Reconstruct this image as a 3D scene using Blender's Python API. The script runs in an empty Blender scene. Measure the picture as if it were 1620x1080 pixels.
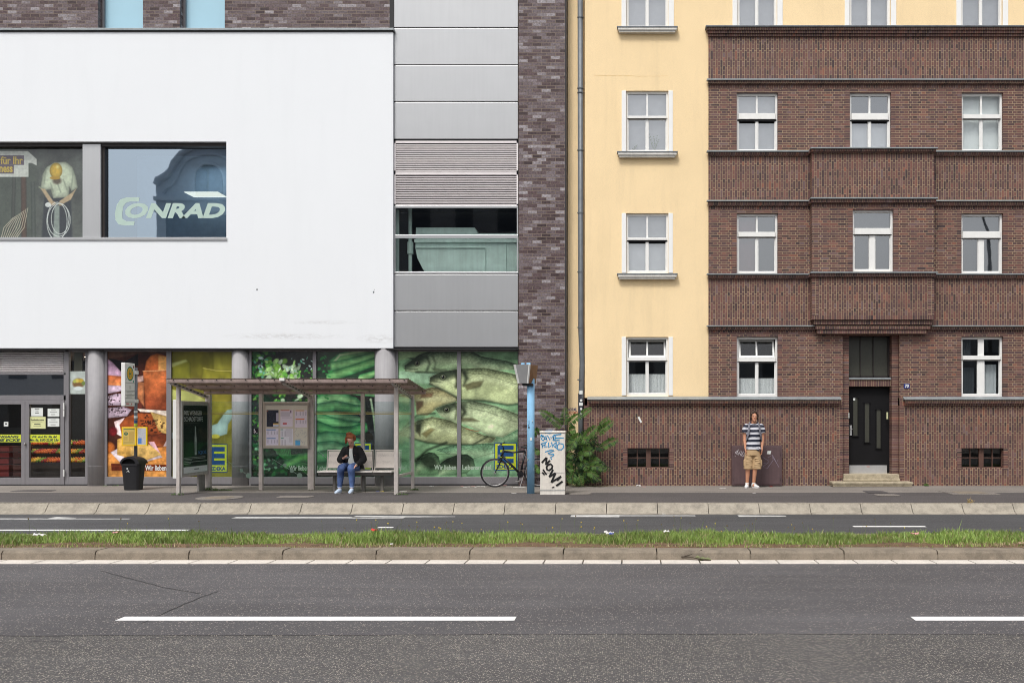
import bpy, bmesh, math, random
import numpy as np
from mathutils import Vector, Matrix
random.seed(7); np.random.seed(7)
S = bpy.context.scene
C = S.collection
R = math.radians

# ------------------------------------------------------------------ camera
cam_d = bpy.data.cameras.new('camera'); cam = bpy.data.objects.new('camera', cam_d); C.objects.link(cam)
cam.location = (0, -24, 1.6); cam.rotation_euler = (R(90), 0, 0)
cam_d.sensor_width = 36; cam_d.lens = 35.73
cam_d.shift_x = -0.1173; cam_d.shift_y = 0.0747
cam_d.clip_start = 0.1; cam_d.clip_end = 3000
S.camera = cam

# ------------------------------------------------------------------ sky, sun, exposure (bright overcast)
W = bpy.data.worlds.new("World"); S.world = W; W.use_nodes = True
nt = W.node_tree; nt.nodes.clear()
sky = nt.nodes.new('ShaderNodeTexSky'); sky.sky_type = 'NISHITA'; sky.sun_disc = False
sky.sun_elevation = R(56); sky.sun_rotation = R(200); sky.dust_density = 4.0; sky.air_density = 1.0
hs = nt.nodes.new('ShaderNodeHueSaturation'); hs.inputs['Saturation'].default_value = 0.22
bg = nt.nodes.new('ShaderNodeBackground'); bg.inputs['Strength'].default_value = 0.122
wo = nt.nodes.new('ShaderNodeOutputWorld')
nt.links.new(sky.outputs[0], hs.inputs['Color']); nt.links.new(hs.outputs[0], bg.inputs['Color']); nt.links.new(bg.outputs[0], wo.inputs['Surface'])
sd = bpy.data.lights.new('sun', 'SUN'); sd.energy = 1.45; sd.angle = R(14); sd.color = (1, .965, .92)
sun = bpy.data.objects.new('sun', sd); C.objects.link(sun)
# light travels from behind the camera, a little from its left, steeply down on the facades
sun.rotation_euler = Vector((0.30, 0.75, -1.2)).to_track_quat('-Z', 'Y').to_euler()
S.view_settings.view_transform = 'Standard'; S.view_settings.look = 'None'
S.view_settings.gamma = 1; S.view_settings.use_curve_mapping = False
S.view_settings.exposure = 0.45
S.cycles.pixel_filter_type = 'BLACKMAN_HARRIS'; S.cycles.filter_width = 1.0

# ------------------------------------------------------------------ photo pixel -> metres on a plane parallel to the street fronts
F = 1608.0
def sc(Y): return F/(24+Y)
def fx(px, Y=0.0): return (px-1000)/sc(Y)
def fz(py, Y=0.0): return 1.6+(661-py)/sc(Y)
def s2l(c):
    c = np.asarray(c, float)/255.0
    return np.where(c <= .04045, c/12.92, ((c+.055)/1.055)**2.4)
def col(r, g, b): return tuple(float(v) for v in s2l((r, g, b)))

# ------------------------------------------------------------------ tagging, empties
ORI = {}
def tag(o, label=None, cat=None, group=None, kind=None):
    if label: o['label'] = label
    if cat: o['category'] = cat
    if group: o['group'] = group
    if kind: o['kind'] = kind
    return o
def thing(name, loc, label, cat, group=None, rz=0):
    o = bpy.data.objects.new(name, None); C.objects.link(o); o.location = loc; o.rotation_euler = (0, 0, rz)
    o.empty_display_size = .2
    ORI[o.name] = Vector(loc)
    return tag(o, label, cat, group)
def org(p):
    return ORI.get(p.name, Vector((0, 0, 0))) if p else Vector((0, 0, 0))

class MB:
    def __init__(s): s.v = []; s.f = []; s.m = []; s.mi = 0
    def mat(s, i): s.mi = i; return s
    def add(s, vs, fs):
        n = len(s.v); s.v += [tuple(p) for p in vs]; s.f += [tuple(i+n for i in f) for f in fs]; s.m += [s.mi]*len(fs); return s
    def quad(s, a, b, c, d): return s.add([a, b, c, d], [(0, 1, 2, 3)])
    def box(s, x0, x1, y0, y1, z0, z1):
        if x0 > x1: x0, x1 = x1, x0
        if y0 > y1: y0, y1 = y1, y0
        if z0 > z1: z0, z1 = z1, z0
        return s.add([(x0,y0,z0),(x1,y0,z0),(x1,y1,z0),(x0,y1,z0),(x0,y0,z1),(x1,y0,z1),(x1,y1,z1),(x0,y1,z1)],
            [(0,3,2,1),(4,5,6,7),(0,1,5,4),(1,2,6,5),(2,3,7,6),(3,0,4,7)])
    def obox(s, c, u, v, w):   # oriented box: centre and three half vectors
        c, u, v, w = map(Vector, (c, u, v, w))
        P = [c+a*u+b*v+d*w for d in (-1, 1) for (a, b) in ((-1,-1),(1,-1),(1,1),(-1,1))]
        return s.add(P, [(0,3,2,1),(4,5,6,7),(0,1,5,4),(1,2,6,5),(2,3,7,6),(3,0,4,7)])
    def prism(s, pts, O, U, V, N):   # outline in U,V extruded along N
        O, U, V, N = map(Vector, (O, U, V, N)); n = len(pts)
        P = [O+U*a+V*b for a, b in pts]
        return s.add(P+[p+N for p in P], [tuple(range(n)), tuple(range(2*n-1, n-1, -1))]+[(i, i+n, (i+1) % n+n, (i+1) % n) for i in range(n)])
    def tube(s, pts, r, n=8, cap=True):
        pts = [Vector(p) for p in pts]
        rs = r if isinstance(r, (list, tuple)) else [r]*len(pts)
        rings = []; ref = None
        for i, p in enumerate(pts):
            t = (pts[min(i+1, len(pts)-1)]-pts[max(i-1, 0)])
            if t.length < 1e-9: t = Vector((0, 0, 1))
            t.normalize()
            if ref is None: a = t.cross(Vector((0, 0, 1)) if abs(t.z) < .9 else Vector((0, 1, 0)))
            else: a = ref-t*ref.dot(t)     # carried along, so the section never twists
            if a.length < 1e-4: a = t.cross(Vector((1, 0, 0)))
            a.normalize(); b = t.cross(a).normalized(); ref = a
            rings.append([p+(a*math.cos(k*2*math.pi/n)+b*math.sin(k*2*math.pi/n))*rs[i] for k in range(n)])
        return s.rings(rings, cap)
    def rings(s, rings, cap=True, closed=False):
        n = len(rings[0]); vs = [p for r in rings for p in r]; fs = []
        m = len(rings)
        for i in range(m if closed else m-1):
            j = (i+1) % m
            for k in range(n): fs.append((i*n+k, i*n+(k+1) % n, j*n+(k+1) % n, j*n+k))
        if cap and not closed: fs += [tuple(range(n-1, -1, -1)), tuple(range((m-1)*n, m*n))]
        return s.add(vs, fs)
    def loft(s, secs, n=16):   # secs: (centre, rx, ry) horizontal ellipse, or (centre, rx, ry, xdir, ydir)
        rr = []
        for q in secs:
            c = Vector(q[0]); X = Vector(q[3]) if len(q) > 3 else Vector((1, 0, 0)); Y = Vector(q[4]) if len(q) > 4 else Vector((0, 1, 0))
            rr.append([c+X*q[1]*math.cos(k*2*math.pi/n)+Y*q[2]*math.sin(k*2*math.pi/n) for k in range(n)])
        return s.rings(rr)
    def ball(s, c, r, n=12, m=8, rot=None):
        if not isinstance(r, (tuple, list)): r = (r, r, r)
        c = Vector(c); rr = []
        for i in range(m+1):
            a = math.pi*(i+.02)/(m+.04)-math.pi/2
            ring = [Vector((r[0]*math.cos(a)*math.cos(k*2*math.pi/n), r[1]*math.cos(a)*math.sin(k*2*math.pi/n), r[2]*math.sin(a))) for k in range(n)]
            if rot: ring = [rot @ p for p in ring]
            rr.append([c+p for p in ring])
        return s.rings(rr)
    def torus(s, c, Rr, r, ax1, ax2, n=48, m=8, sq=1.0):
        c, a, b = Vector(c), Vector(ax1), Vector(ax2); w = a.cross(b).normalized(); rr = []
        for i in range(n):
            t = i*2*math.pi/n; d = a*math.cos(t)+b*math.sin(t)
            rr.append([c+d*(Rr+r*math.cos(k*2*math.pi/m))+w*r*sq*math.sin(k*2*math.pi/m) for k in range(m)])
        return s.rings(rr, closed=True)
    def wall(s, x0, x1, z0, z1, y, holes=(), depth=.15, mr=None):
        xs = sorted({x0, x1} | {min(max(h[i], x0), x1) for h in holes for i in (0, 1)})
        zs = sorted({z0, z1} | {min(max(h[i], z0), z1) for h in holes for i in (2, 3)})
        for a, b in zip(xs, xs[1:]):
            for c, d in zip(zs, zs[1:]):
                mx, mz = (a+b)/2, (c+d)/2
                if any(h[0] < mx < h[1] and h[2] < mz < h[3] for h in holes): continue
                s.quad((a, y, c), (b, y, c), (b, y, d), (a, y, d))
        mi = s.mi
        if mr is not None: s.mi = mr
        for h in holes:
            a, b, c, d = max(h[0], x0), min(h[1], x1), max(h[2], z0), min(h[3], z1); e = y+depth
            if a >= b or c >= d: continue
            s.quad((a, y, c), (a, y, d), (a, e, d), (a, e, c)); s.quad((b, y, c), (b, e, c), (b, e, d), (b, y, d))
            if h[3] <= z1: s.quad((a, y, d), (b, y, d), (b, e, d), (a, e, d))
            if h[2] >= z0: s.quad((a, y, c), (a, e, c), (b, e, c), (b, y, c))
        s.mi = mi
        return s
    def build(s, name, mats, parent=None, label=None, smooth=False, bevel=0, local=False, remesh=0, relax=0, sub=0):
        me = bpy.data.meshes.new(name)
        o = bpy.data.objects.new(name, me); C.objects.link(o)
        wo_ = Vector((0, 0, 0))
        if parent is not None:
            wo_ = org(parent); o.parent = parent
        ORI[o.name] = wo_
        k = Vector((0, 0, 0)) if local else wo_
        me.from_pydata([(p[0]-k.x, p[1]-k.y, p[2]-k.z) for p in s.v], [], s.f)
        if not isinstance(mats, (list, tuple)): mats = [mats]
        for m in mats: me.materials.append(m)
        if len(mats) > 1: me.polygons.foreach_set('material_index', s.m)
        if remesh:
            md = o.modifiers.new('r', 'REMESH'); md.mode = 'VOXEL'; md.voxel_size = remesh
            if relax:
                ms = o.modifiers.new('s', 'SMOOTH'); ms.iterations = relax; ms.factor = .5
            dg = bpy.context.evaluated_depsgraph_get(); ev = o.evaluated_get(dg)
            m2 = bpy.data.meshes.new_from_object(ev); m2.name = name
            o.modifiers.clear(); o.data = m2; bpy.data.meshes.remove(me); me = m2
            if not me.materials:
                for m in mats: me.materials.append(m)
        if bevel:
            b = o.modifiers.new('bevel', 'BEVEL'); b.width = bevel; b.segments = 2; b.limit_method = 'ANGLE'; b.angle_limit = R(40)
        if smooth: me.polygons.foreach_set('use_smooth', [True]*len(me.polygons))
        if label: o['label'] = label
        me.update()
        return o

def struct(o): o['kind'] = 'structure'; return o

# ------------------------------------------------------------------ materials
def newmat(name):
    m = bpy.data.materials.new(name); m.use_nodes = True; n = m.node_tree.nodes; l = m.node_tree.links
    return m, n, l, n['Principled BSDF']
def pos(n, l, scale=None):
    g = n.new('ShaderNodeNewGeometry'); return g.outputs['Position']
def noise(n, l, vec, scale, detail=4, rough=.6):
    t = n.new('ShaderNodeTexNoise'); t.inputs['Scale'].default_value = scale; t.inputs['Detail'].default_value = detail
    t.inputs['Roughness'].default_value = rough; l.new(vec, t.inputs['Vector']); return t.outputs['Fac']
def ramp(n, l, fac, stops, interp='LINEAR'):
    r = n.new('ShaderNodeValToRGB'); r.color_ramp.interpolation = interp; e = r.color_ramp.elements
    while len(e) < len(stops): e.new(.5)
    for i, (p, c) in enumerate(stops): e[i].position = p; e[i].color = (*c[:3], 1)
    l.new(fac, r.inputs['Fac']); return r.outputs['Color']
def mix(n, l, fac, a, b, mode='MIX'):
    x = n.new('ShaderNodeMix'); x.data_type = 'RGBA'; x.blend_type = mode
    for s_, v in ((x.inputs[0], fac), (x.inputs[6], a), (x.inputs[7], b)):
        if isinstance(v, (int, float)): s_.default_value = v
        elif isinstance(v, tuple): s_.default_value = (*v[:3], 1)
        else: l.new(v, s_)
    return x.outputs[2]
def bump(n, l, h, bs, strength=.3, dist=.01):
    b = n.new('ShaderNodeBump'); b.inputs['Strength'].default_value = strength; b.inputs['Distance'].default_value = dist
    l.new(h, b.inputs['Height']); l.new(b.outputs[0], bs.inputs['Normal'])
def mat(name, c, rough=.5, metal=0, var=.12, vs=6, bmp=0, bsc=60, spec=.5, coat=0, streak=0):
    m, n, l, b = newmat(name)
    tc = n.new('ShaderNodeTexCoord').outputs['Object']
    f = noise(n, l, tc, vs, 5)
    lo = tuple(v*(1-var) for v in c); hi = tuple(min(1, v*(1+var)) for v in c)
    k = ramp(n, l, f, [(.3, lo), (.7, hi)])
    if streak:
        mp = n.new('ShaderNodeMapping'); mp.inputs['Scale'].default_value = (9, 9, .5); l.new(tc, mp.inputs['Vector'])
        k2 = ramp(n, l, noise(n, l, mp.outputs[0], 1.5, 6), [(.35, (1-streak,)*3), (.6, (1, 1, 1))])
        k = mix(n, l, 1.0, k, k2, 'MULTIPLY')
    l.new(k, b.inputs['Base Color']); b.inputs['Roughness'].default_value = rough; b.inputs['Metallic'].default_value = metal
    b.inputs['Specular IOR Level'].default_value = spec; b.inputs['Coat Weight'].default_value = coat
    if bmp: bump(n, l, noise(n, l, tc, bsc, 3), b, bmp, .01)
    return m
def glassmat(name, tint=(.9, .93, .92), refl=.2, rough=.015, fres=.7, gl=(.95, .97, 1)):
    m = bpy.data.materials.new(name); m.use_nodes = True; n = m.node_tree.nodes; l = m.node_tree.links; n.clear()
    o = n.new('ShaderNodeOutputMaterial'); t = n.new('ShaderNodeBsdfTransparent'); t.inputs[0].default_value = (*tint, 1)
    g = n.new('ShaderNodeBsdfGlossy'); g.inputs['Roughness'].default_value = rough; g.inputs['Color'].default_value = (*gl, 1)
    lw = n.new('ShaderNodeLayerWeight'); lw.inputs['Blend'].default_value = .25
    a = n.new('ShaderNodeMath'); a.operation = 'MULTIPLY_ADD'; a.inputs[1].default_value = fres; a.inputs[2].default_value = refl; a.use_clamp = True
    l.new(lw.outputs['Fresnel'], a.inputs[0])
    # slightly uneven float glass
    tc = n.new('ShaderNodeNewGeometry').outputs['Position']; bp = n.new('ShaderNodeBump'); bp.inputs['Strength'].default_value = .02; bp.inputs['Distance'].default_value = .02
    nz = n.new('ShaderNodeTexNoise'); nz.inputs['Scale'].default_value = 1.6; l.new(tc, nz.inputs['Vector']); l.new(nz.outputs['Fac'], bp.inputs['Height']); l.new(bp.outputs[0], g.inputs['Normal'])
    x = n.new('ShaderNodeMixShader'); l.new(a.outputs[0], x.inputs[0]); l.new(t.outputs[0], x.inputs[1]); l.new(g.outputs[0], x.inputs[2]); l.new(x.outputs[0], o.inputs['Surface'])
    return m
def brickmat(name, mode, bw, bh, ramp_stops, mortar, msize=.0045, squash=1.0, sqf=2, offs=.5, rough=.6, mottled=False, off=(0, 0)):
    m, n, l, b = newmat(name)
    p = pos(n, l); sp = n.new('ShaderNodeSeparateXYZ'); l.new(p, sp.inputs[0])
    ad = n.new('ShaderNodeMath'); ad.operation = 'ADD'; l.new(sp.outputs[0], ad.inputs[0]); l.new(sp.outputs[1], ad.inputs[1])
    cb = n.new('ShaderNodeCombineXYZ')
    if mode == 'run': l.new(ad.outputs[0], cb.inputs[0]); l.new(sp.outputs[2], cb.inputs[1])
    else: l.new(sp.outputs[2], cb.inputs[0]); l.new(ad.outputs[0], cb.inputs[1])
    mp = n.new('ShaderNodeMapping'); mp.inputs['Location'].default_value = (50+off[0], 50+off[1], 0); l.new(cb.outputs[0], mp.inputs['Vector'])
    # uneven laying
    dn = n.new('ShaderNodeTexNoise'); dn.inputs['Scale'].default_value = 5; l.new(mp.outputs[0], dn.inputs['Vector'])
    dv = n.new('ShaderNodeVectorMath'); dv.operation = 'MULTIPLY_ADD'; dv.inputs[1].default_value = (.008, .008, 0)
    l.new(dn.outputs['Color'], dv.inputs[0]); l.new(mp.outputs[0], dv.inputs[2])
    t = n.new('ShaderNodeTexBrick'); l.new(dv.outputs[0], t.inputs['Vector'])
    t.offset = offs; t.offset_frequency = 2; t.squash = squash; t.squash_frequency = sqf
    t.inputs['Scale'].default_value = 1; t.inputs['Mortar Size'].default_value = msize; t.inputs['Mortar Smooth'].default_value = .15
    t.inputs['Brick Width'].default_value = bw; t.inputs['Row Height'].default_value = bh; t.inputs['Bias'].default_value = 0
    t.inputs['Color1'].default_value = (0, 0, 0, 1); t.inputs['Color2'].default_value = (1, 1, 1, 1); t.inputs['Mortar'].default_value = (.5, .5, .5, 1)
    c = ramp(n, l, t.outputs['Color'], ramp_stops)
    nz = noise(n, l, mp.outputs[0], 22 if mottled else 60, 4)
    c = mix(n, l, 1.0, c, ramp(n, l, nz, [(.3, (.55,)*3 if mottled else (.78,)*3), (.7, (1.5,)*3 if mottled else (1.15,)*3)]), 'MULTIPLY')
    big = noise(n, l, mp.outputs[0], 1.3, 4)
    mc = mix(n, l, ramp(n, l, big, [(.35, (0, 0, 0)), (.68, (1, 1, 1))]), mortar, tuple(v*.42 for v in mortar))
    c = mix(n, l, t.outputs['Fac'], c, mc)
    c = mix(n, l, 1.0, c, ramp(n, l, big, [(.3, (.88,)*3), (.7, (1.12,)*3)]), 'MULTIPLY')
    l.new(c, b.inputs['Base Color']); b.inputs['Roughness'].default_value = rough; b.inputs['Specular IOR Level'].default_value = .35
    iv = n.new('ShaderNodeMath'); iv.operation = 'SUBTRACT'; iv.inputs[0].default_value = 1; l.new(t.outputs['Fac'], iv.inputs[1])
    bump(n, l, iv.outputs[0], b, .5, .006)
    return m

OB = [(0, col(66, 51, 54)), (.18, col(98, 70, 66)), (.36, col(86, 64, 66)), (.55, col(110, 78, 72)), (.72, col(102, 72, 68)), (.86, col(118, 78, 70)), (.95, col(108, 88, 90)), (1, col(134, 86, 70))]
OM = col(182, 160, 128)
M = {}
M['brick_run'] = brickmat('old_brick_running', 'run', .205, .0573, OB, OM, msize=.0047, squash=.5, offs=.5)
M['brick_sold'] = brickmat('old_brick_upright', 'sold', .205, .0573, OB, OM, squash=.5, offs=.5)
M['brick_row'] = brickmat('old_brick_rowlock', 'sold', .25, .0573, OB, OM, msize=.004, offs=0.0)
M['brick_head'] = brickmat('old_brick_header', 'run', .45, .0573, OB, OM, msize=.004, offs=0.0)
NB = [(0, col(58, 45, 47)), (.2, col(86, 69, 71)), (.38, col(106, 95, 98)), (.52, col(76, 60, 62)), (.68, col(118, 108, 112)), (.82, col(92, 79, 82)), (.93, col(138, 131, 135)), (1, col(150, 144, 148))]
M['brick_new'] = brickmat('mottled_grey_violet_brick', 'run', .217, .0776, NB, col(140, 124, 108), msize=.005, offs=.5, rough=.42, mottled=True)

def stucco(name, c, bs=140, st=.35, stain=.06, dirt=None):
    m, n, l, b = newmat(name); p = pos(n, l)
    f = noise(n, l, p, .6, 6, .6); k = ramp(n, l, f, [(.3, tuple(v*(1-stain) for v in c)), (.7, c)])
    f2 = noise(n, l, p, bs, 2); k = mix(n, l, 1.0, k, ramp(n, l, f2, [(.3, (.9,)*3), (.7, (1.06,)*3)]), 'MULTIPLY')
    if dirt:
        mp = n.new('ShaderNodeMapping'); mp.inputs['Scale'].default_value = (3.5, 3.5, .35); l.new(p, mp.inputs['Vector'])
        f3 = noise(n, l, mp.outputs[0], 1.0, 7, .65); k = mix(n, l, 1.0, k, ramp(n, l, f3, [(.3, (1-dirt,)*3), (.5, (1,)*3)]), 'MULTIPLY')
    l.new(k, b.inputs['Base Color']); b.inputs['Roughness'].default_value = .9; b.inputs['Specular IOR Level'].default_value = .2
    bump(n, l, f2, b, st, .006); return m
M['yellow'] = stucco('yellow_render', col(249, 223, 178), 110, .6, .07, .07)
M['white_render'] = stucco('white_render', col(236, 239, 242), 160, .12, .015, .015)
def scuffs(m):      # grey rub marks low on the slab's right-hand side
    n = m.node_tree.nodes; l = m.node_tree.links; b = n['Principled BSDF']; src = b.inputs['Base Color'].links[0].from_socket; p = pos(n, l)
    def blob(cx, cz, rx, rz):
        s_ = n.new('ShaderNodeVectorMath'); s_.operation = 'SUBTRACT'; l.new(p, s_.inputs[0]); s_.inputs[1].default_value = (cx, -.1, cz)
        d = n.new('ShaderNodeVectorMath'); d.operation = 'DIVIDE'; l.new(s_.outputs[0], d.inputs[0]); d.inputs[1].default_value = (rx, 1, rz)
        e = n.new('ShaderNodeVectorMath'); e.operation = 'LENGTH'; l.new(d.outputs[0], e.inputs[0]); return ramp(n, l, e.outputs['Value'], [(.2, (1, 1, 1)), (1, (0, 0, 0))])
    k = None
    for a in ((fx(598, -.1), fz(536, -.1), .55, .13), (fx(510, -.1), fz(510, -.1), .9, .06), (fx(450, -.1), fz(532, -.1), 1.6, .10)):
        q = blob(*a); k = q if k is None else mix(n, l, 1.0, k, q, 'ADD')
    mp = n.new('ShaderNodeMapping'); mp.inputs['Scale'].default_value = (5, 5, 14); l.new(p, mp.inputs['Vector'])
    k = mix(n, l, 1.0, k, ramp(n, l, noise(n, l, mp.outputs[0], 1.6, 6, .7), [(.42, (0, 0, 0)), (.68, (.55, .55, .55))]), 'MULTIPLY')
    l.new(mix(n, l, k, src, col(178, 176, 174)), b.inputs['Base Color'])
scuffs(M['white_render'])
def asphalt(name, c, grain, gs, light):
    m, n, l, b = newmat(name); p = pos(n, l)
    k = ramp(n, l, noise(n, l, p, .5, 6), [(.3, tuple(v*.86 for v in c)), (.7, tuple(v*1.12 for v in c))])
    mp = n.new('ShaderNodeMapping'); mp.inputs['Scale'].default_value = (.12, 1.4, 1); l.new(p, mp.inputs['Vector'])
    k = mix(n, l, 1.0, k, ramp(n, l, noise(n, l, mp.outputs[0], 2.0, 4), [(.3, (.86,)*3), (.7, (1.12,)*3)]), 'MULTIPLY')
    v = n.new('ShaderNodeTexVoronoi'); v.inputs['Scale'].default_value = gs; l.new(p, v.inputs['Vector'])
    sx = n.new('ShaderNodeSeparateColor'); l.new(v.outputs['Color'], sx.inputs[0])
    stone = ramp(n, l, sx.outputs[0], [(1-grain-.06, (0, 0, 0)), (1-grain, (1, 1, 1))])
    near = ramp(n, l, v.outputs['Distance'], [(.28, (1, 1, 1)), (.5, (0, 0, 0))])
    st = mix(n, l, 1.0, stone, near, 'MULTIPLY')
    tint = mix(n, l, sx.outputs[1], tuple(x*.8 for x in light), light)
    k = mix(n, l, st, k, tint)
    f2 = noise(n, l, p, gs*1.7, 3); k = mix(n, l, 1.0, k, ramp(n, l, f2, [(.36, (.5,)*3), (.64, (1.5,)*3)]), 'MULTIPLY')
    l.new(k, b.inputs['Base Color']); b.inputs['Roughness'].default_value = .85; b.inputs['Specular IOR Level'].default_value = .3
    bump(n, l, f2, b, .5, .006); return m
M['asph_near'] = asphalt('asphalt_lane', col(88, 86, 88), .13, 62, col(176, 166, 156))
M['asph_coarse'] = asphalt('asphalt_coarse_chippings', col(86, 84, 84), .36, 72, col(176, 168, 156))
M['asph_far'] = asphalt('asphalt_far_lane', col(76, 76, 78), .03, 60, col(130, 125, 118))
M['asph_walk'] = asphalt('asphalt_pavement', col(84, 80, 80), .03, 60, col(130, 125, 118))
M['walk_light'] = asphalt('concrete_paving', col(128, 122, 116), .05, 50, col(150, 145, 136))
def concrete(name, c, dark=.5, sc_=7):
    m, n, l, b = newmat(name); p = pos(n, l)
    k = ramp(n, l, noise(n, l, p, sc_, 7, .7), [(.32, tuple(v*dark for v in c)), (.56, c), (.8, tuple(min(1, v*1.1) for v in c))])
    f2 = noise(n, l, p, 90, 3); k = mix(n, l, 1.0, k, ramp(n, l, f2, [(.3, (.8,)*3), (.7, (1.12,)*3)]), 'MULTIPLY')
    l.new(k, b.inputs['Base Color']); b.inputs['Roughness'].default_value = .9; bump(n, l, f2, b, .4, .006); return m
M['kerb_pale'] = concrete('pale_bus_kerb_concrete', col(164, 156, 142), .62, 5)
M['kerb_old'] = concrete('old_kerb_concrete', col(138, 127, 112), .6, 5)
M['gutter'] = concrete('cream_gutter_stone', col(218, 210, 200), .8, 4)
M['step'] = concrete('step_stone', col(178, 166, 142), .62, 9)
M['paint'] = mat('road_paint_white', col(232, 232, 230), .7, var=.06, vs=20, bmp=.3)
M['paint_worn'] = mat('road_paint_worn', col(190, 190, 188), .8, var=.3, vs=9, bmp=.3)
M['soil'] = concrete('median_soil', col(112, 88, 66), .45, 9)
M['crack'] = mat('crack_filler', (.012, .012, .012), .8)
M['metalpanel'] = mat('grey_metal_panel', col(187, 188, 189), .3, .55, var=.025, vs=1.2, streak=.03)
M['frame_grey'] = mat('shopfront_aluminium', col(136, 133, 136), .45, .25, var=.05, vs=3, streak=.08)
M['column'] = mat('concrete_column', col(156, 154, 156), .7, var=.09, vs=3, bmp=.2, streak=.12)
M['louvre'] = mat('louvre_metal', col(226, 220, 220), .5, 0, var=.05)
M['dark'] = mat('dark_void', (.012, .012, .013), .8)
M['dark_joint'] = mat('dark_joint', (.02, .02, .022), .7)
M['interior'] = mat('interior_dark', (.035, .034, .034), .9)
M['zinc'] = mat('zinc_flashing', col(150, 156, 158), .45, .35, var=.12, vs=5, streak=.15)
M['zinc_dark'] = mat('weathered_zinc_pipe', col(112, 117, 122), .5, .3, var=.15, vs=8, streak=.2)
M['white_frame'] = mat('white_window_paint', col(233, 233, 230), .4, var=.03, vs=10, streak=.03)
M['white_surround'] = mat('white_render_band', col(236, 236, 234), .8, var=.02, vs=6, bmp=.1, bsc=120)
M['sill'] = mat('painted_sill_moulding', col(214, 212, 206), .6, var=.12, vs=6, streak=.15)
M['glass'] = glassmat('window_glass', (.95, .96, .96), .26)
M['glass_dark'] = glassmat('window_glass_low_reflection', (.88, .91, .90), .045, fres=.4)
M['glass_shelter'] = glassmat('shelter_glass', (.88, .93, .92), .03, fres=.35)
M['glass_mirror'] = glassmat('coated_shop_glass', (.42, .5, .52), .42, gl=(.72, .86, 1))
M['frost'] = mat('frosted_blue_glass', col(166, 205, 222), .25, var=.03, vs=1)
M['frost_white'] = mat('frosted_band', col(200, 212, 205), .5, var=.03, vs=3)
M['curtain'] = mat('net_curtain', col(208, 212, 216), .9, var=.06, vs=30)
M['blind'] = mat('white_blind', col(240, 243, 245), .8, var=.03, vs=3)
M['blind_grey'] = mat('grey_net_blind', col(206, 208, 210), .9, var=.06, vs=6)
M['curtain_red'] = mat('reddish_curtain', col(120, 88, 92), .9, var=.12, vs=6)
M['curtain_dark'] = mat('dark_curtain', col(62, 68, 74), .9, var=.1, vs=6)
M['lace'] = mat('lace_curtain', col(236, 238, 242), .9, var=.22, vs=45)
M['door_black'] = mat('black_door_paint', col(20, 19, 21), .6, var=.1, vs=4, bmp=.05, spec=.2)
M['steel'] = mat('brushed_steel', col(205, 205, 205), .35, .6, var=.06, vs=12)
M['steel_dull'] = mat('galvanised_steel', col(150, 146, 142), .5, .3, var=.15, vs=14, streak=.2)
M['shelter'] = mat('shelter_painted_steel', col(196, 188, 182), .5, .15, var=.12, vs=9, streak=.12)
M['shelter_roof'] = mat('shelter_roof_brown', col(150, 132, 126), .55, .1, var=.2, vs=9, streak=.2)
M['bench'] = mat('bench_wire_steel', col(226, 220, 214), .5, .2, var=.1, vs=120)
M['bench_dark'] = mat('bench_frame_steel', col(112, 108, 104), .5, .2, var=.15, vs=12)
M['black_plastic'] = mat('black_plastic', col(30, 30, 34), .5, var=.12, vs=9, bmp=.1)
M['white_plastic'] = mat('white_plastic', col(224, 224, 220), .45, var=.04, vs=8)
M['yellow_paint'] = mat('yellow_paint', col(240, 200, 20), .45, var=.05)
M['blue_post'] = mat('light_blue_paint', col(140, 188, 222), .8, spec=.2, var=.06, vs=7, streak=.12)
M['wood_brown'] = mat('brown_weathered_panel', col(142, 106, 76), .6, var=.18, vs=8, streak=.2)
M['cab_white'] = mat('cabinet_offwhite', col(228, 222, 212), .6, var=.06, vs=5, streak=.12)
M['cab_brown'] = mat('cabinet_brown_paint', col(92, 72, 74), .5, var=.1, vs=7, bmp=.08, streak=.15)
M['spray_black'] = mat('black_spray_paint', col(16, 16, 18), .5)
M['spray_blue'] = mat('blue_spray_paint', col(40, 140, 190), .6, var=.1, vs=30)
M['spray_white'] = mat('white_spray_paint', col(205, 200, 205), .6, var=.2, vs=30)
M['spray_red'] = mat('red_spray_paint', col(190, 90, 70), .6)
M['spray_navy'] = mat('navy_spray_paint', col(60, 60, 110), .6)
M['brown_frame'] = mat('brown_cellar_frame', col(88, 62, 52), .6, var=.15)
M['lamp_frame'] = mat('dark_brown_transom_frame', col(36, 28, 26), .5)
M['ribbed'] = mat('ribbed_dark_glass', col(64, 64, 56), .35, var=.1, vs=20)
M['yellow_banner'] = mat('lime_yellow_banner', col(206, 214, 60), .5, var=.02)
M['banner_text'] = mat('dark_banner_text', col(30, 60, 70), .5)
M['paper'] = mat('paper_white', col(220, 224, 220), .7, var=.03)
M['paper_yellow'] = mat('paper_pale_yellow', col(214, 216, 160), .7, var=.03)
M['ink'] = mat('ink_dark', col(50, 50, 52), .6)
M['white_text'] = mat('white_lettering', col(225, 228, 225), .5, var=.02)
M['pale_text'] = mat('pale_green_lettering', col(172, 190, 172), .5, var=.02)
M['logo_yellow'] = mat('logo_yellow', col(184, 196, 40), .4, var=.02)
M['logo_blue'] = mat('logo_blue', col(22, 70, 122), .4, var=.02)
M['iq_blue'] = mat('ad_blue_text', col(50, 120, 190), .5)
M['opp_wall'] = mat('opposite_house_render', col(196, 204, 214), .9, var=.06)
M['opp_dark'] = mat('opposite_window_dark', col(92, 104, 122), .2)
M['opp_roof'] = mat('opposite_roof_slate', col(70, 72, 78), .7)

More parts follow.
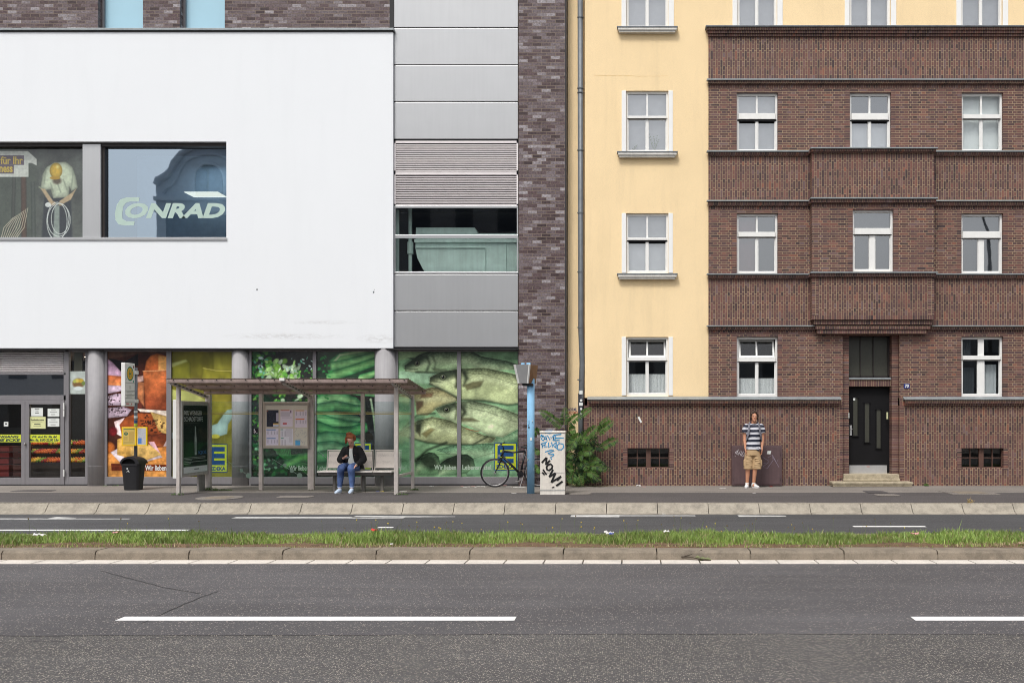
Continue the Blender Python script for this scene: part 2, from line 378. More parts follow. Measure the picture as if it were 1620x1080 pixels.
def vcolmat(name, rough=.35, spec=.5):
    m, n, l, b = newmat(name); a = n.new('ShaderNodeVertexColor'); a.layer_name = 'Col'
    tc = n.new('ShaderNodeTexCoord').outputs['Object']
    k = mix(n, l, 1.0, a.outputs[0], ramp(n, l, noise(n, l, tc, 260, 2), [(.3, (.93,)*3), (.7, (1.06,)*3)]), 'MULTIPLY')
    l.new(k, b.inputs['Base Color']); b.inputs['Roughness'].default_value = rough; b.inputs['Specular IOR Level'].default_value = spec; return m
M['print'] = vcolmat('printed_film', .18, .6)
M['print_matt'] = vcolmat('printed_paper', .6, .3)

# ------------------------------------------------------------------ lettering
def text(name, s, O, U, V, m, parent, N=None, shear=0, bold=0, thick=.0015, label=None, keep_aspect=False):
    """letters of string s filling the rectangle O, O+U, O+V; N is the outward direction"""
    cu = bpy.data.curves.new('t', 'FONT'); cu.body = s; cu.size = 1; cu.offset = bold; cu.resolution_u = 3; cu.shear = shear; cu.space_line = .95
    cu.align_x = 'CENTER'
    t = bpy.data.objects.new('t', cu); C.objects.link(t)
    dg = bpy.context.evaluated_depsgraph_get(); me = bpy.data.meshes.new_from_object(t.evaluated_get(dg))
    bpy.data.objects.remove(t); bpy.data.curves.remove(cu)
    co = np.array([v.co[:] for v in me.vertices]); mn, mx = co.min(0), co.max(0); sp_ = mx-mn; sp_[sp_ < 1e-6] = 1
    uv = (co-mn)/sp_
    O, U, V = Vector(O), Vector(U), Vector(V); N = Vector(N) if N else Vector((0, -1, 0))
    mb = MB()
    fs = [tuple(p.vertices) for p in me.polygons]
    vs = [O+U*float(a)+V*float(b)+N*thick for a, b, _ in uv]
    # thin real thickness
    bme = {}
    for f in fs:
        for i in range(len(f)):
            e = (f[i], f[(i+1) % len(f)]); bme[tuple(sorted(e))] = bme.get(tuple(sorted(e)), 0)+1
    n = len(vs); sides = []
    for f in fs:
        for i in range(len(f)):
            a, b = f[i], f[(i+1) % len(f)]
            if bme[tuple(sorted((a, b)))] == 1: sides.append((b, a, a+n, b+n))
    mb.add(vs+[v-N*thick*.8 for v in vs], fs+sides)
    bpy.data.meshes.remove(me)
    return mb.build(name, m, parent, label)

def ribbon(mb, pts, w, N=(0, -1, 0), t=.0015):
    """flat brush stroke of width w along pts, raised by t"""
    N = Vector(N); pts = [Vector(p) for p in pts]; L = []
    for i, p in enumerate(pts):
        d = (pts[min(i+1, len(pts)-1)]-pts[max(i-1, 0)]).normalized(); s_ = d.cross(N).normalized()*w/2; L.append((p-s_, p+s_))
    for (a, b), (c, d) in zip(L, L[1:]):
        mb.add([a+N*t, b+N*t, d+N*t, c+N*t, a, b, d, c], [(0, 1, 2, 3), (0, 4, 5, 1), (3, 2, 6, 7), (1, 5, 6, 2), (0, 3, 7, 4)])

# ------------------------------------------------------------------ painted (printed) surfaces
class Canvas:
    def __init__(s, x0, x1, y0, y1, step=.65, base=(128, 128, 128)):
        s.x0, s.x1, s.y0, s.y1 = x0, x1, y0, y1
        s.nx = max(2, int((x1-x0)/step)); s.ny = max(2, int((y1-y0)/step))
        s.X, s.Y = np.meshgrid(np.linspace(x0, x1, s.nx), np.linspace(y0, y1, s.ny))
        s.I = np.zeros((s.ny, s.nx, 3)); s.I[:] = base
    def blend(s, a, c):
        c = np.asarray(c, float); a = np.clip(a, 0, 1)[..., None]; s.I = s.I*(1-a)+c*a
    def sd(s, pts):
        X, Y = s.X, s.Y; d = np.full(X.shape, 1e9); ins = np.zeros(X.shape, bool); n = len(pts)
        for i in range(n):
            ax, ay = pts[i]; bx, by = pts[(i+1) % n]; ex, ey = bx-ax, by-ay
            t = np.clip(((X-ax)*ex+(Y-ay)*ey)/(ex*ex+ey*ey+1e-9), 0, 1); d = np.minimum(d, np.hypot(X-ax-t*ex, Y-ay-t*ey))
            if abs(ey) > 1e-9:
                c = ((ay > Y) != (by > Y)) & (X < ex*(Y-ay)/ey+ax); ins ^= c
        return np.where(ins, d, -d)
    def poly(s, pts, c, soft=.5, edge=0, edgew=3, op=1, grad=None):
        d = s.sd(pts); a = np.clip(d/soft+.5, 0, 1)*op; cc = np.zeros(s.I.shape); cc[:] = c
        if grad is not None:   # grad: colour at the bottom
            ys = [p[1] for p in pts]; t = np.clip((s.Y-min(ys))/(max(ys)-min(ys)+1e-9), 0, 1)[..., None]; cc = cc*(1-t)+np.array(grad, float)*t
        if edge: cc *= (1-edge*np.exp(-np.maximum(d, 0)/edgew))[..., None]
        s.blend(a, cc); return d
    def ell(s, cx, cy, rx, ry, c, rot=0, soft=.3, edge=0, op=1):
        ca, sa = math.cos(rot), math.sin(rot); u = (s.X-cx)*ca+(s.Y-cy)*sa; v = -(s.X-cx)*sa+(s.Y-cy)*ca
        q = np.sqrt((u/rx)**2+(v/ry)**2); a = np.clip((1-q)/soft, 0, 1)*op; cc = np.zeros(s.I.shape); cc[:] = c
        if edge: cc *= (1-edge*np.clip(q, 0, 1)**3)[..., None]
        s.blend(a, cc)
    def stroke(s, pts, w, c, ce=None, soft=.6, op=1, w1=None, shift=0):
        X, Y = s.X, s.Y; best = np.full(X.shape, 1e9); side = np.zeros(X.shape); wid = np.full(X.shape, float(w)); n = len(pts)-1
        for i in range(n):
            ax, ay = pts[i]; bx, by = pts[i+1]; ex, ey = bx-ax, by-ay; L = math.hypot(ex, ey)+1e-9
            t = np.clip(((X-ax)*ex+(Y-ay)*ey)/L**2, 0, 1); d = np.hypot(X-ax-t*ex, Y-ay-t*ey); m_ = d < best
            best = np.where(m_, d, best); side = np.where(m_, ((X-ax)*ey-(Y-ay)*ex)/L, side)
            if w1 is not None: wid = np.where(m_, w+(w1-w)*(i+t)/n, wid)
        a = np.clip((wid/2-best)/soft+.5, 0, 1)*op; cc = np.zeros(s.I.shape); cc[:] = c
        if ce is not None:
            q = np.clip(np.abs(side/(wid/2)-shift), 0, 1)[..., None]**1.6; cc = cc*(1-q)+np.array(ce, float)*q
        s.blend(a, cc)
    def noise(s, sx, sy, amp, seed=0, mask=None, octs=3):
        r = np.random.RandomState(seed); out = np.zeros(s.X.shape)
        for o in range(octs):
            gx = int((s.x1-s.x0)/sx*2**o)+3; gy = int((s.y1-s.y0)/sy*2**o)+3; g = r.rand(gy, gx)
            u = (s.X-s.x0)/sx*2**o; v = (s.Y-s.y0)/sy*2**o; i = np.clip(u.astype(int), 0, gx-2); j = np.clip(v.astype(int), 0, gy-2); fu = u-i; fv = v-j
            fu = fu*fu*(3-2*fu); fv = fv*fv*(3-2*fv)
            out += (g[j, i]*(1-fu)*(1-fv)+g[j, i+1]*fu*(1-fv)+g[j+1, i]*(1-fu)*fv+g[j+1, i+1]*fu*fv-.5)/2**o
        k = 1+out*amp
        if mask is not None: k = 1+(k-1)*mask
        s.I *= k[..., None]; return out
    def panel(s, name, O, U, V, m, parent, label=None):
        """flat printed sheet: O top-left corner, U to the right, V downwards"""
        O, U, V = np.array(O, float), np.array(U, float), np.array(V, float)
        k = np.array(org(parent)[:]) if parent else np.zeros(3)
        u = (s.X-s.x0)/(s.x1-s.x0); v = (s.Y-s.y0)/(s.y1-s.y0)
        P = O-k+u[..., None]*U+v[..., None]*V; P = P.reshape(-1, 3)
        idx = np.arange(s.nx*s.ny).reshape(s.ny, s.nx)
        q = np.stack([idx[1:, :-1], idx[1:, 1:], idx[:-1, 1:], idx[:-1, :-1]], -1).reshape(-1, 4)
        me = bpy.data.meshes.new(name); me.vertices.add(len(P)); me.vertices.foreach_set('co', P.ravel())
        me.loops.add(q.size); me.loops.foreach_set('vertex_index', q.ravel()); me.polygons.add(len(q))
        me.polygons.foreach_set('loop_start', np.arange(0, q.size, 4)); me.polygons.foreach_set('loop_total', np.full(len(q), 4))
        me.update(calc_edges=True)
        ca = me.color_attributes.new('Col', 'FLOAT_COLOR', 'POINT')
        L = s2l(np.clip(s.I, 0, 255)).reshape(-1, 3); ca.data.foreach_set('color', np.concatenate([L, np.ones((len(L), 1))], 1).ravel())
        me.materials.append(m); o = bpy.data.objects.new(name, me); C.objects.link(o)
        if parent: o.parent = parent
        ORI[o.name] = Vector(k)
        if label: o['label'] = label
        return o
# ================================================================== GROUND
XL, XR = -70.0, 70.0
mb = MB(); mb.quad((-900, -900, -.2), (900, -900, -.2), (900, 900, -.2), (-900, 900, -.2)); struct(mb.build('ground', M['asph_far']))
mb = MB(); mb.box(XL, XR, -2.15, .6, -.19, 0); struct(mb.build('pavement', M['walk_light']))
mb = MB(); mb.box(XL, XR, -4.78, -2.15, -.19, -.003); struct(mb.build('pavement', M['asph_walk']))
mb = MB()      # darker repair patches and light worn slabs in the pavement
def patch(x0, x1, y0, y1, m, name='pavement_patch', z=.004, n=14, jag=.03):
    p = []; 
    for i in range(n):
        a = 2*math.pi*i/n; c, s_ = math.cos(a), math.sin(a); k = 1/max(abs(c), abs(s_))
        p.append(((x0+x1)/2+(x1-x0)/2*c*k*(1+random.uniform(-jag, jag)), (y0+y1)/2+(y1-y0)/2*s_*k*(1+random.uniform(-jag, jag))))
    mb = MB(); mb.prism(p, (0, 0, z-.003), (1, 0, 0), (0, 1, 0), (0, 0, .003)); return struct(mb.build(name, m))
def gd(py, z=0.0): return (1.6-z)*F/(py-661)-24     # photo row -> Y on a level of height z
for (a, b, t, u, m) in ((1368, 1402, 776, 780, 'asph_walk'), (1385, 1422, 781.5, 784.5, 'walk_light'), (440, 495, 784, 787, 'walk_light'), (900, 935, 779.5, 782, 'walk_light'), (20, 85, 775, 777.5, 'asph_walk')):
    Y = gd((t+u)/2); patch(fx(a, Y), fx(b, Y), gd(t), gd(u), M[m], z=.006)
# pale slanted bus kerb, stone by stone
mb = MB(); L = .944
x = fx(0, -5.1)-L*20-.05
while x < 40:
    a, b = x+.006, x+L-.006; g = random.uniform(-.003, .003)
    P = [(-4.78, -.19), (-4.78, .004+g), (-5.07, .004+g), (-5.10, -.012+g), (-5.20, -.13), (-5.30, -.165), (-5.30, -.19)]
    mb.add([(a, p, q) for p, q in P]+[(b, p, q) for p, q in P], [tuple(range(7)), tuple(range(13, 6, -1))]+[(i, i+7, (i+1) % 7+7, (i+1) % 7) for i in range(7)])
    x += L
# studded strip along the kerb's upper edge
for i in range(int(26/.075)):
    xx = -17+i*.075; mb.box(xx, xx+.04, -5.055, -4.99, .004, .014)
mb.box(XL, XR, -5.28, -4.79, -.189, -.17)
struct(mb.build('kerb', M['kerb_pale']))
mb = MB(); mb.quad((XL, -9.76, -.17), (XR, -9.76, -.17), (XR, -5.28, -.17), (XL, -5.28, -.17)); struct(mb.build('road', M['asph_far']))
# far lane markings: worn bus-lane arrows and dashes
mk = MB()
def mark(x0, x1, y, w, z=-.166, taper=0, m=0, sk=0):
    h = w/2; mk.mat(m)
    mk.prism([(x0+(sk if sk > 0 else 0), y-h), (x1, y-h*(1-taper)), (x1, y+h*(1-taper)), (x0, y+h)], (0, 0, z-.003), (1, 0, 0), (0, 1, 0), (0, 0, .003))
def far(x0, x1, py, w, **k):
    Y = gd(py, -.17); mark(fx(x0, Y), fx(x1, Y), Y, w, **k)
far(-60, 298, 838.3, .13); far(1350, 1464, 832.5, .13); far(-60, 205, 820.5, .16, taper=.5, m=1); far(80, 120, 819, .35, taper=.9, m=1)
far(370, 640, 818.5, .22, m=1); far(560, 720, 817, .34, taper=.85, m=1); far(903, 980, 816, .30, taper=-.3, m=1); far(980, 1100, 815.5, .14, m=1); far(1168, 1243, 816, .28, taper=.5, m=1)
far(598, 622, 834, .12)
struct(mk.build('road_marking', [M['paint'], M['paint_worn']]))
# median: old kerbs, soil, grass
mb = MB(); L = 1.165; x = fx(0, -11.35)-L*12+.02
while x < 40:
    a, b = x+.008, x+L-.008; g = random.uniform(-.005, .005); e = random.uniform(-.006, .006)
    P = [(-11.02, -.19), (-11.02, -.05+g), (-11.30+e, -.05+g), (-11.325+e, -.058+g), (-11.345+e, -.08), (-11.36+e, -.19)]
    mb.add([(a, p, q) for p, q in P]+[(b, p, q) for p, q in P], [tuple(range(6)), tuple(range(11, 5, -1))]+[(i, i+6, (i+1) % 6+6, (i+1) % 6) for i in range(6)])
    P = [(p if False else -20.78-(p), q) for p, q in P]
    mb.add([(a, p, q) for p, q in P]+[(b, p, q) for p, q in P], [tuple(range(5, -1, -1)), tuple(range(6, 12))]+[((i+1) % 6, (i+1) % 6+6, i+6, i) for i in range(6)])
    x += L
mb.box(XL, XR, -11.34, -11.04, -.189, -.10); mb.box(XL, XR, -9.74, -9.44, -.189, -.10)
struct(mb.build('kerb', M['kerb_old']))
def hgt(x, y): return .02*math.sin(x*1.7+1)*math.sin(x*.63)+.015*math.sin(x*4.1)
mb = MB(); nx_ = 300; rows = [-11.03, -10.9, -10.6, -10.3, -10.0, -9.75]
for i in range(nx_+1):
    xx = -22+44*i/nx_
    for j, yy in enumerate(rows): mb.v.append((xx, yy, -.06+(0 if j in (0, 5) else .02+.5*hgt(xx, yy))+random.uniform(-.004, .004)))
for i in range(nx_):
    for j in range(5):
        a = i*6+j; mb.f.append((a, a+6, a+7, a+1)); mb.m.append(0)
mb.box(XL, -22, -11.02, -9.76, -.189, -.05); mb.box(22, XR, -11.02, -9.76, -.189, -.05)
struct(mb.build('median_soil', M['soil']))
def grass(n, x0, x1, y0, y1, name, hmin, hmax, base, seed, label):
    r = np.random.RandomState(seed); X = r.uniform(x0, x1, n); Y = y0+(y1-y0)*r.rand(n)**.9
    dens = .45+.5*np.sin(X*2.3)*np.sin(X*.71+1.3)+.35*np.sin(X*7.1+Y*5)+.35*np.sin(X*13.7-Y*9)*np.sin(X*1.3)
    front = (Y < y0+.30)
    keep = ~(front & (r.rand(n) > .20+.35*dens)); X, Y, dens, front = X[keep], Y[keep], dens[keep], front[keep]; n = len(X)
    H = (hmin+(hmax-hmin)*r.rand(n)**1.3)*(.75+.35*dens); H[front] *= .5; H *= .84
    tall = r.rand(n) < .003; H[tall] *= 2.0
    a = r.uniform(0, 2*np.pi, n); w = r.uniform(.003, .0065, n); lean = r.uniform(.1, .75, n)*H; b = r.uniform(0, 2*np.pi, n)
    Z = base+.012*np.sin(X*1.7)
    cx, cy = np.cos(a)*w, np.sin(a)*w; lx, ly = np.cos(b)*lean, np.sin(b)*lean
    v = np.empty((n, 5, 3))
    v[:, 0] = np.stack([X-cx, Y-cy, Z], 1); v[:, 1] = np.stack([X+cx, Y+cy, Z], 1)
    v[:, 2] = np.stack([X+cx*.8+lx*.35, Y+cy*.8+ly*.35, Z+H*.55], 1); v[:, 3] = np.stack([X-cx*.8+lx*.35, Y-cy*.8+ly*.35, Z+H*.55], 1)
    v[:, 4] = np.stack([X+lx, Y+ly, Z+H], 1)
    i0 = np.arange(n)*5
    loops = np.stack([i0, i0+1, i0+2, i0+3, i0+3, i0+2, i0+4], 1).ravel()
    me = bpy.data.meshes.new(name); me.vertices.add(n*5); me.vertices.foreach_set('co', v.ravel())
    me.loops.add(len(loops)); me.loops.foreach_set('vertex_index', loops); me.polygons.add(2*n)
    st = np.stack([np.arange(n)*7, np.arange(n)*7+4], 1).ravel(); me.polygons.foreach_set('loop_start', st); me.polygons.foreach_set('loop_total', np.tile([4, 3], n))
    me.update(calc_edges=True)
    t = r.rand(n); cl = np.stack([.145+.16*t, .24+.18*t, .042+.05*t], 1)*(.66+.30*np.sin(X*1.1)**2+.22*np.sin(X*3.3+Y*4)**2)[:, None]
    dry = (r.rand(n) < (.08+.45*front)); cl[dry] = np.stack([.30+.14*t[dry], .25+.11*t[dry], .13+.07*t[dry]], 1)
    vc = np.ones((n, 5, 4)); vc[:, :, :3] = cl[:, None, :]
    ca = me.color_attributes.new('Col', 'FLOAT_COLOR', 'POINT'); ca.data.foreach_set('color', vc.ravel())
    me.materials.append(M['grass']); o = bpy.data.objects.new(name, me); C.objects.link(o)
    return tag(o, label, 'grass', kind='stuff')
m, n_, l_, b_ = newmat('grass_blades'); a_ = n_.new('ShaderNodeVertexColor'); a_.layer_name = 'Col'; l_.new(a_.outputs[0], b_.inputs['Base Color'])
b_.inputs['Roughness'].default_value = .55; b_.inputs['Subsurface Weight'].default_value = 0
M['grass'] = m
grass(120000, -17.5, 12.5, -11.06, -9.72, 'grass', .05, .135, -.055, 3, 'uneven green grass verge along the median between the two roads')
# seed stalks and little yellow flowers rising out of the verge
mb = MB(); 
for i in range(80):
    x = random.uniform(-9, 8) if i % 2 else random.uniform(-4.5, 3.5); y = random.uniform(-10.7, -9.8); h = random.uniform(.16, .30); dx = random.uniform(-.04, .04)
    mb.mat(0).tube([(x, y, -.05), (x+dx*.5, y, h*.6), (x+dx, y, h-.05)], .0018, 3); mb.mat(1 if random.random() < .35 else 2).ball((x+dx, y, h-.05), random.uniform(.006, .011), 5, 3)
tag(mb.build('seed_stalks', [mat('stalk_green', (.12, .16, .05), .8), mat('flower_yellow', (.7, .55, .05), .7), mat('seed_brown', (.16, .11, .05), .8)]), 'thin seed stalks and tiny yellow flowers above the median grass', 'wild flowers', kind='stuff')
# gutter stones and near road
mb = MB(); L = .478; x = fx(0, -11.5)-L*30
while x < 40:
    mb.box(x+.009, x+L-.009, -11.66, -11.36, -.19, -.163); x += L
struct(mb.build('gutter_strip', M['gutter']))
mb = MB(); N_ = 500; e1 = [(-60+120*i/N_, -15.68+.03*math.sin(i*.13)+random.uniform(-.012, .012)) for i in range(N_+1)]
for (a, c), (b, d) in zip(e1, e1[1:]): mb.quad((a, c, -.17), (b, d, -.17), (b, -11.66, -.17), (a, -11.66, -.17))
struct(mb.build('road', M['asph_near']))
mb = MB()
for (a, c), (b, d) in zip(e1, e1[1:]): mb.quad((a, -22.6, -.176), (b, -22.6, -.176), (b, d, -.176), (a, c, -.176))
for (a, c), (b, d) in zip(e1, e1[1:]): mb.quad((a, c, -.176), (b, d, -.176), (b, d, -.17), (a, c, -.17))
struct(mb.build('road', M['asph_coarse']))
mk = MB(); Y = -15.03
mark(-4.52, -1.03, Y, .165); mark(2.48, 6.0, Y, .165, sk=0); mark(-11.5, -8.0, Y, .165); mark(9.5, 13, Y, .165)
struct(mk.build('road_marking', M['paint']))
# cracks sealed in the near lane
mb = MB()
def crack(P, w):
    pts = []
    for (a, b), (c, d) in zip(P, P[1:]):
        for k in range(10):
            t = k/10; py = b+(d-b)*t; px = a+(c-a)*t; Y = gd(py, -.17); pts.append((fx(px, Y)+random.uniform(-.01, .01), Y+random.uniform(-.008, .008), -.1675))
    ribbon(mb, pts, w, (0, 0, 1), .0006)
crack([(160, 903), (205, 915), (260, 929), (328, 941)], .009); crack([(346, 935), (318, 944), (240, 978), (222, 987)], .009); crack([(-20, 1016), (170, 1013), (360, 1004)], .006)
struct(mb.build('road_crack', M['crack']))
# far side of the street, behind the camera
mb = MB(); mb.box(XL, XR, -36, -22.6, -.19, -.02); struct(mb.build('pavement', M['walk_light']))

# ================================================================== THE SHOP BUILDING (left)
SH = thing('shop_building', (-8, 0, 0), 'modern shop building with a white rendered slab, grey metal panels and large food picture windows', 'building')
Xr = fx(821)       # right end of the panel field
mb = MB(); wy = -.10; xw = fx(621.5, wy); z0, z1 = fz(550.5, wy), fz(49, wy)
hole = (-16.4, fx(358, wy), fz(378, wy), fz(224, wy))
mb.wall(-34, xw, z0, z1, wy, [hole], .26)
mb.quad((xw, wy, z0), (xw, .1, z0), (xw, .1, z1), (xw, wy, z1)); mb.quad((-34, wy, z1), (xw, wy, z1), (xw, .1, z1), (-34, .1, z1)); mb.quad((-34, .14, z0), (xw, .14, z0), (xw, wy, z0), (-34, wy, z0))
mb.build('white_facade', M['white_render'], SH)
# dirt flecks and the rubbed lower corner of the render
mb = MB()
for px, py, r_ in ((406.5, 458, 1.3), (591, 462, 1.4), (592, 458, .6)): mb = MB(); mb.ball((fx(px, wy), wy, fz(py, wy)), (r_/67, .004, r_*1.3/67), 7, 4); mb.build('render_fleck', M['zinc_dark'], SH)
mb = MB(); mb.box(-34, xw+.03, wy-.05, .12, z1, z1+.05); mb.build('coping', M['zinc'], SH, bevel=.006)
mb = MB(); mb.box(-34, xw+.01, wy-.02, .12, z1-.03, z1-.002); mb.build('coping_shadow_gap', M['dark_joint'], SH)
mb = MB(); mb.box(-34, Xr, wy+.01, .10, z0-.035, z0-.003); mb.build('slab_shade_strip', M['dark_joint'], SH)  # dark strip standing in for the thin shadow beneath the slab
# strip window in the slab
Yg = .10; mb = MB()
Z0, Z1 = hole[2], hole[3]
mb.box(fx(131.5, 0), fx(160, 0), -.03, .16, Z0, Z1-.04); mb.box(-16.4, hole[1]+.02, wy-.03, .15, Z0-.03, Z0+.035)
mb.build('window_post', M['metalpanel'], SH, bevel=.004)
mb = MB(); mb.box(-16.4, hole[1], .0, .15, Z1-.09, Z1-.0); mb.box(fx(160, 0)+.001, fx(166, .05), .03, .15, Z0+.036, Z1-.091); mb.build('window_frame', M['lamp_frame'], SH)
mb = MB(); mb.quad((-16.4, Yg+.02, Z0), (fx(131, 0), Yg+.02, Z0), (fx(131, 0), Yg+.02, Z1), (-16.4, Yg+.02, Z1)); gl1 = mb.build('window_pane', M['glass_dark'], SH)
mb = MB(); mb.quad((fx(163, 0), Yg+.02, Z0), (hole[1], Yg+.02, Z0), (hole[1], Yg+.02, Z1), (fx(163, 0), Yg+.02, Z1)); mb.build('window_pane', M['glass_mirror'], SH)
mb = MB(); mb.box(fx(165, 0), hole[1], 1.6, 1.62, Z0-.1, Z1+.1); mb.build('office_back_wall', mat('office_wall_paint', col(150, 170, 190), .9), SH)
# pale lettering on the right pane
O = lambda px, py, Y: Vector((fx(px, Y), Y, fz(py, Y)))
def tpx(name, s, x0, y0, x1, y1, Y, m, parent, **k):   # lettering filling a pixel rectangle of the plane Y
    return text(name, s, O(x0, y1, Y), (fx(x1, Y)-fx(x0, Y), 0, 0), (0, 0, fz(y0, Y)-fz(y1, Y)), m, parent, **k)
letters = mat('translucent_pale_lettering', col(176, 198, 188), .6, var=.03)
tpx('window_lettering', 'ONRAD', 198, 321, 356, 345.5, Yg+.0175, letters, SH, shear=.25, bold=.045)
mb = MB(); P = []
def arc(cx, cy, rx, ry, a0, a1, n=14): return [(cx+rx*math.cos(R(a0+(a1-a0)*i/n)), cy+ry*math.sin(R(a0+(a1-a0)*i/n))) for i in range(n+1)]
# the big wrapping C as an outline
c_out = [(220, 312), (200, 312), (190, 315), (184, 324), (181, 338), (182, 348), (187, 355), (196, 356.5), (211, 356.5), (212.5, 350), (199, 349.5), (193, 346), (192.5, 338), (194, 327), (198, 321), (205, 318.5), (219, 318.5)]
mb.prism([(fx(a, Yg), fz(b, Yg)) for a, b in c_out][::-1], (0, Yg+.016, 0), (1, 0, 0), (0, 0, 1), (0, .002, 0)); mb.build('window_lettering', letters, SH)
# worker picture behind the left pane
cv = Canvas(-60, 131, 231, 376, .8, (118, 122, 116)); cv.noise(14, 20, .35, 3)
cv.poly([(-60, 231), (30, 231), (60, 260), (55, 376), (-60, 376)], (116, 126, 112), 6, op=.6); cv.stroke([(37, 270), (38, 376)], 9, (128, 96, 78), (95, 80, 70)); cv.stroke([(22, 280), (20, 376)], 6, (110, 112, 104), (80, 84, 80)); cv.stroke([(52, 290), (53, 376)], 7, (120, 128, 120), (90, 96, 90))
cv.I *= .74; cv.poly([(70, 312), (112, 312), (114, 376), (66, 376)], (50, 54, 62), 3); cv.poly([(86, 325), (94, 325), (94, 376), (84, 376)], (150, 158, 152), 2)
cv.poly([(64, 297), (67, 276), (74, 264), (86, 257), (104, 256), (114, 264), (120, 280), (123, 297), (113, 303), (110, 296), (109, 312), (84, 314), (80, 300), (70, 301)], (206, 212, 190), 1.2, edge=.4, edgew=3)
for q_ in ([(72, 268), (70, 290)], [(116, 270), (113, 296)], [(90, 288), (96, 304)], [(100, 284), (106, 300)], [(80, 290), (84, 303)]): cv.stroke(q_, 1.6, (140, 148, 130), soft=2, op=.8)
cv.stroke([(62, 296), (70, 300)], 2.5, (150, 156, 136), soft=1.5)
cv.poly([(64, 298), (71, 299), (84, 318), (80, 324), (74, 314)], (196, 172, 140), 1.5); cv.poly([(121, 298), (112, 306), (94, 318), (97, 324), (112, 316)], (196, 172, 140), 1.5); cv.ell(84, 322, 5, 4, (190, 165, 135)); cv.ell(96, 322, 5, 4, (190, 165, 135))
cv.ell(90, 286, 9, 7, (96, 84, 70), soft=.5); cv.ell(88.5, 270, 10.5, 13, (216, 180, 70), soft=.1, edge=.35); cv.ell(91, 264, 4, 5, (236, 214, 140), soft=.9); cv.ell(87, 281.5, 9, 3, (190, 150, 50), soft=.2)
for rr in ((93, 348, 18, 26), (95, 346, 14, 24), (90, 350, 16, 30)):
    cv.stroke([(rr[0]+rr[2]*math.cos(t), rr[1]+rr[3]*math.sin(t)) for t in np.linspace(0, 6.28, 30)], 1.1, (222, 224, 220))
cv.ell(76, 324, 5, 4, (225, 225, 222), soft=.1)
for k in range(9): cv.stroke([(2+k*3, 376), (6+k*4, 360), (20+k*3, 345-k*2)], 1, (200, 190, 170))
cv.poly([(-60, 239), (44, 239), (58, 252), (58, 262), (50, 258), (45, 258), (45, 280), (-60, 280)], (206, 206, 200), 1)
cv.poly([(-60, 246), (38, 246), (38, 261), (-60, 261)], (106, 92, 106), .6); cv.poly([(-60, 261), (22, 261), (22, 275), (-60, 275)], (106, 92, 106), .6)
cv.I = np.clip((cv.I-90)*1.15+92, 10, 245); cv.noise(3, 3, .12, 9)
Yp = Yg+.05
cv.panel('printed_picture', O(-60, 231, Yp), (fx(131, Yp)-fx(-60, Yp), 0, 0), (0, 0, fz(376, Yp)-fz(231, Yp)), M['print_matt'], SH)
ochre = mat('ochre_lettering', col(222, 192, 84), .6)
tpx('picture_lettering', 'für Ihr', 1, 247.5, 36, 260, Yp-.002, ochre, SH, bold=.02, thick=.004); tpx('picture_lettering', 'ness', -1, 263.5, 20, 273, Yp-.002, ochre, SH, bold=.03, thick=.004)
# upper violet brick storey above the slab, with two frosted windows
mb = MB(); by = .02; zt = 13.6
hs_ = [(fx(155, by), fx(226, by), fz(60, by), 12.6), (fx(284.5, by), fx(355.5, by), fz(60, by), 12.6)]
mb.wall(-34, xw+.02, fz(60, by), zt, by, hs_, .34); mb.build('upper_brick_wall', M['brick_new'], SH)
for h in hs_:
    mb = MB(); mb.box(h[0], h[1], by+.24, by+.30, h[2], h[3]); w_ = mb.build('frosted_window', M['frost'], SH)
    mb = MB(); mb.box(h[0], h[0]+.05, by+.17, by+.238, h[2], h[3]); mb.build('window_frame', M['frame_grey'], w_)
# grey metal panel field
px0 = 623.5
pan = [(-60, -11), (-11, 44), (44, 103), (103, 161), (161, 220.5), (433, 491.5), (491.5, 549.5)]
for a, b in pan:
    mb = MB(); mb.box(fx(px0), Xr-.025, 0.0, .06, fz(b)+.012, fz(a)-.012); mb.build('metal_panel', M['metalpanel'], SH, bevel=.006)
mb = MB(); mb.box(xw-.2, Xr, .062, .1, fz(551), zt); 
lv = mb
mb = MB()   # backing as separate pieces so the mid window stays open
mb.box(xw-.2, Xr, .062, .1, fz(551), fz(432)); mb.box(xw-.2, Xr, .062, .1, fz(327), zt); mb.box(xw-.1, fx(px0)-.0, .0, .061, fz(551), zt); mb.build('panel_backing', M['dark_joint'], SH)
for a, b in ((223, 272), (273, 325)):
    mb = MB(); x0, x1 = fx(px0), Xr-.02
    mb.box(x0, x1, -.01, .04, fz(a), fz(a+3.5)); mb.box(x0, x0+.035, -.01, .04, fz(b), fz(a)); mb.box(x1-.035, x1, -.01, .04, fz(b), fz(a)); mb.box(x0, x1, -.01, .04, fz(b), fz(b-2))
    n = 12
    for i in range(n):
        z = fz(a+5)+(fz(b-3)-fz(a+5))*(i+.5)/n
        mb.obox(((x0+x1)/2, .012, z), ((x1-x0)/2-.03, 0, 0), (0, .016, -.003), (0, -.002, .0125))
    mb.build('louvre', M['louvre'], SH)
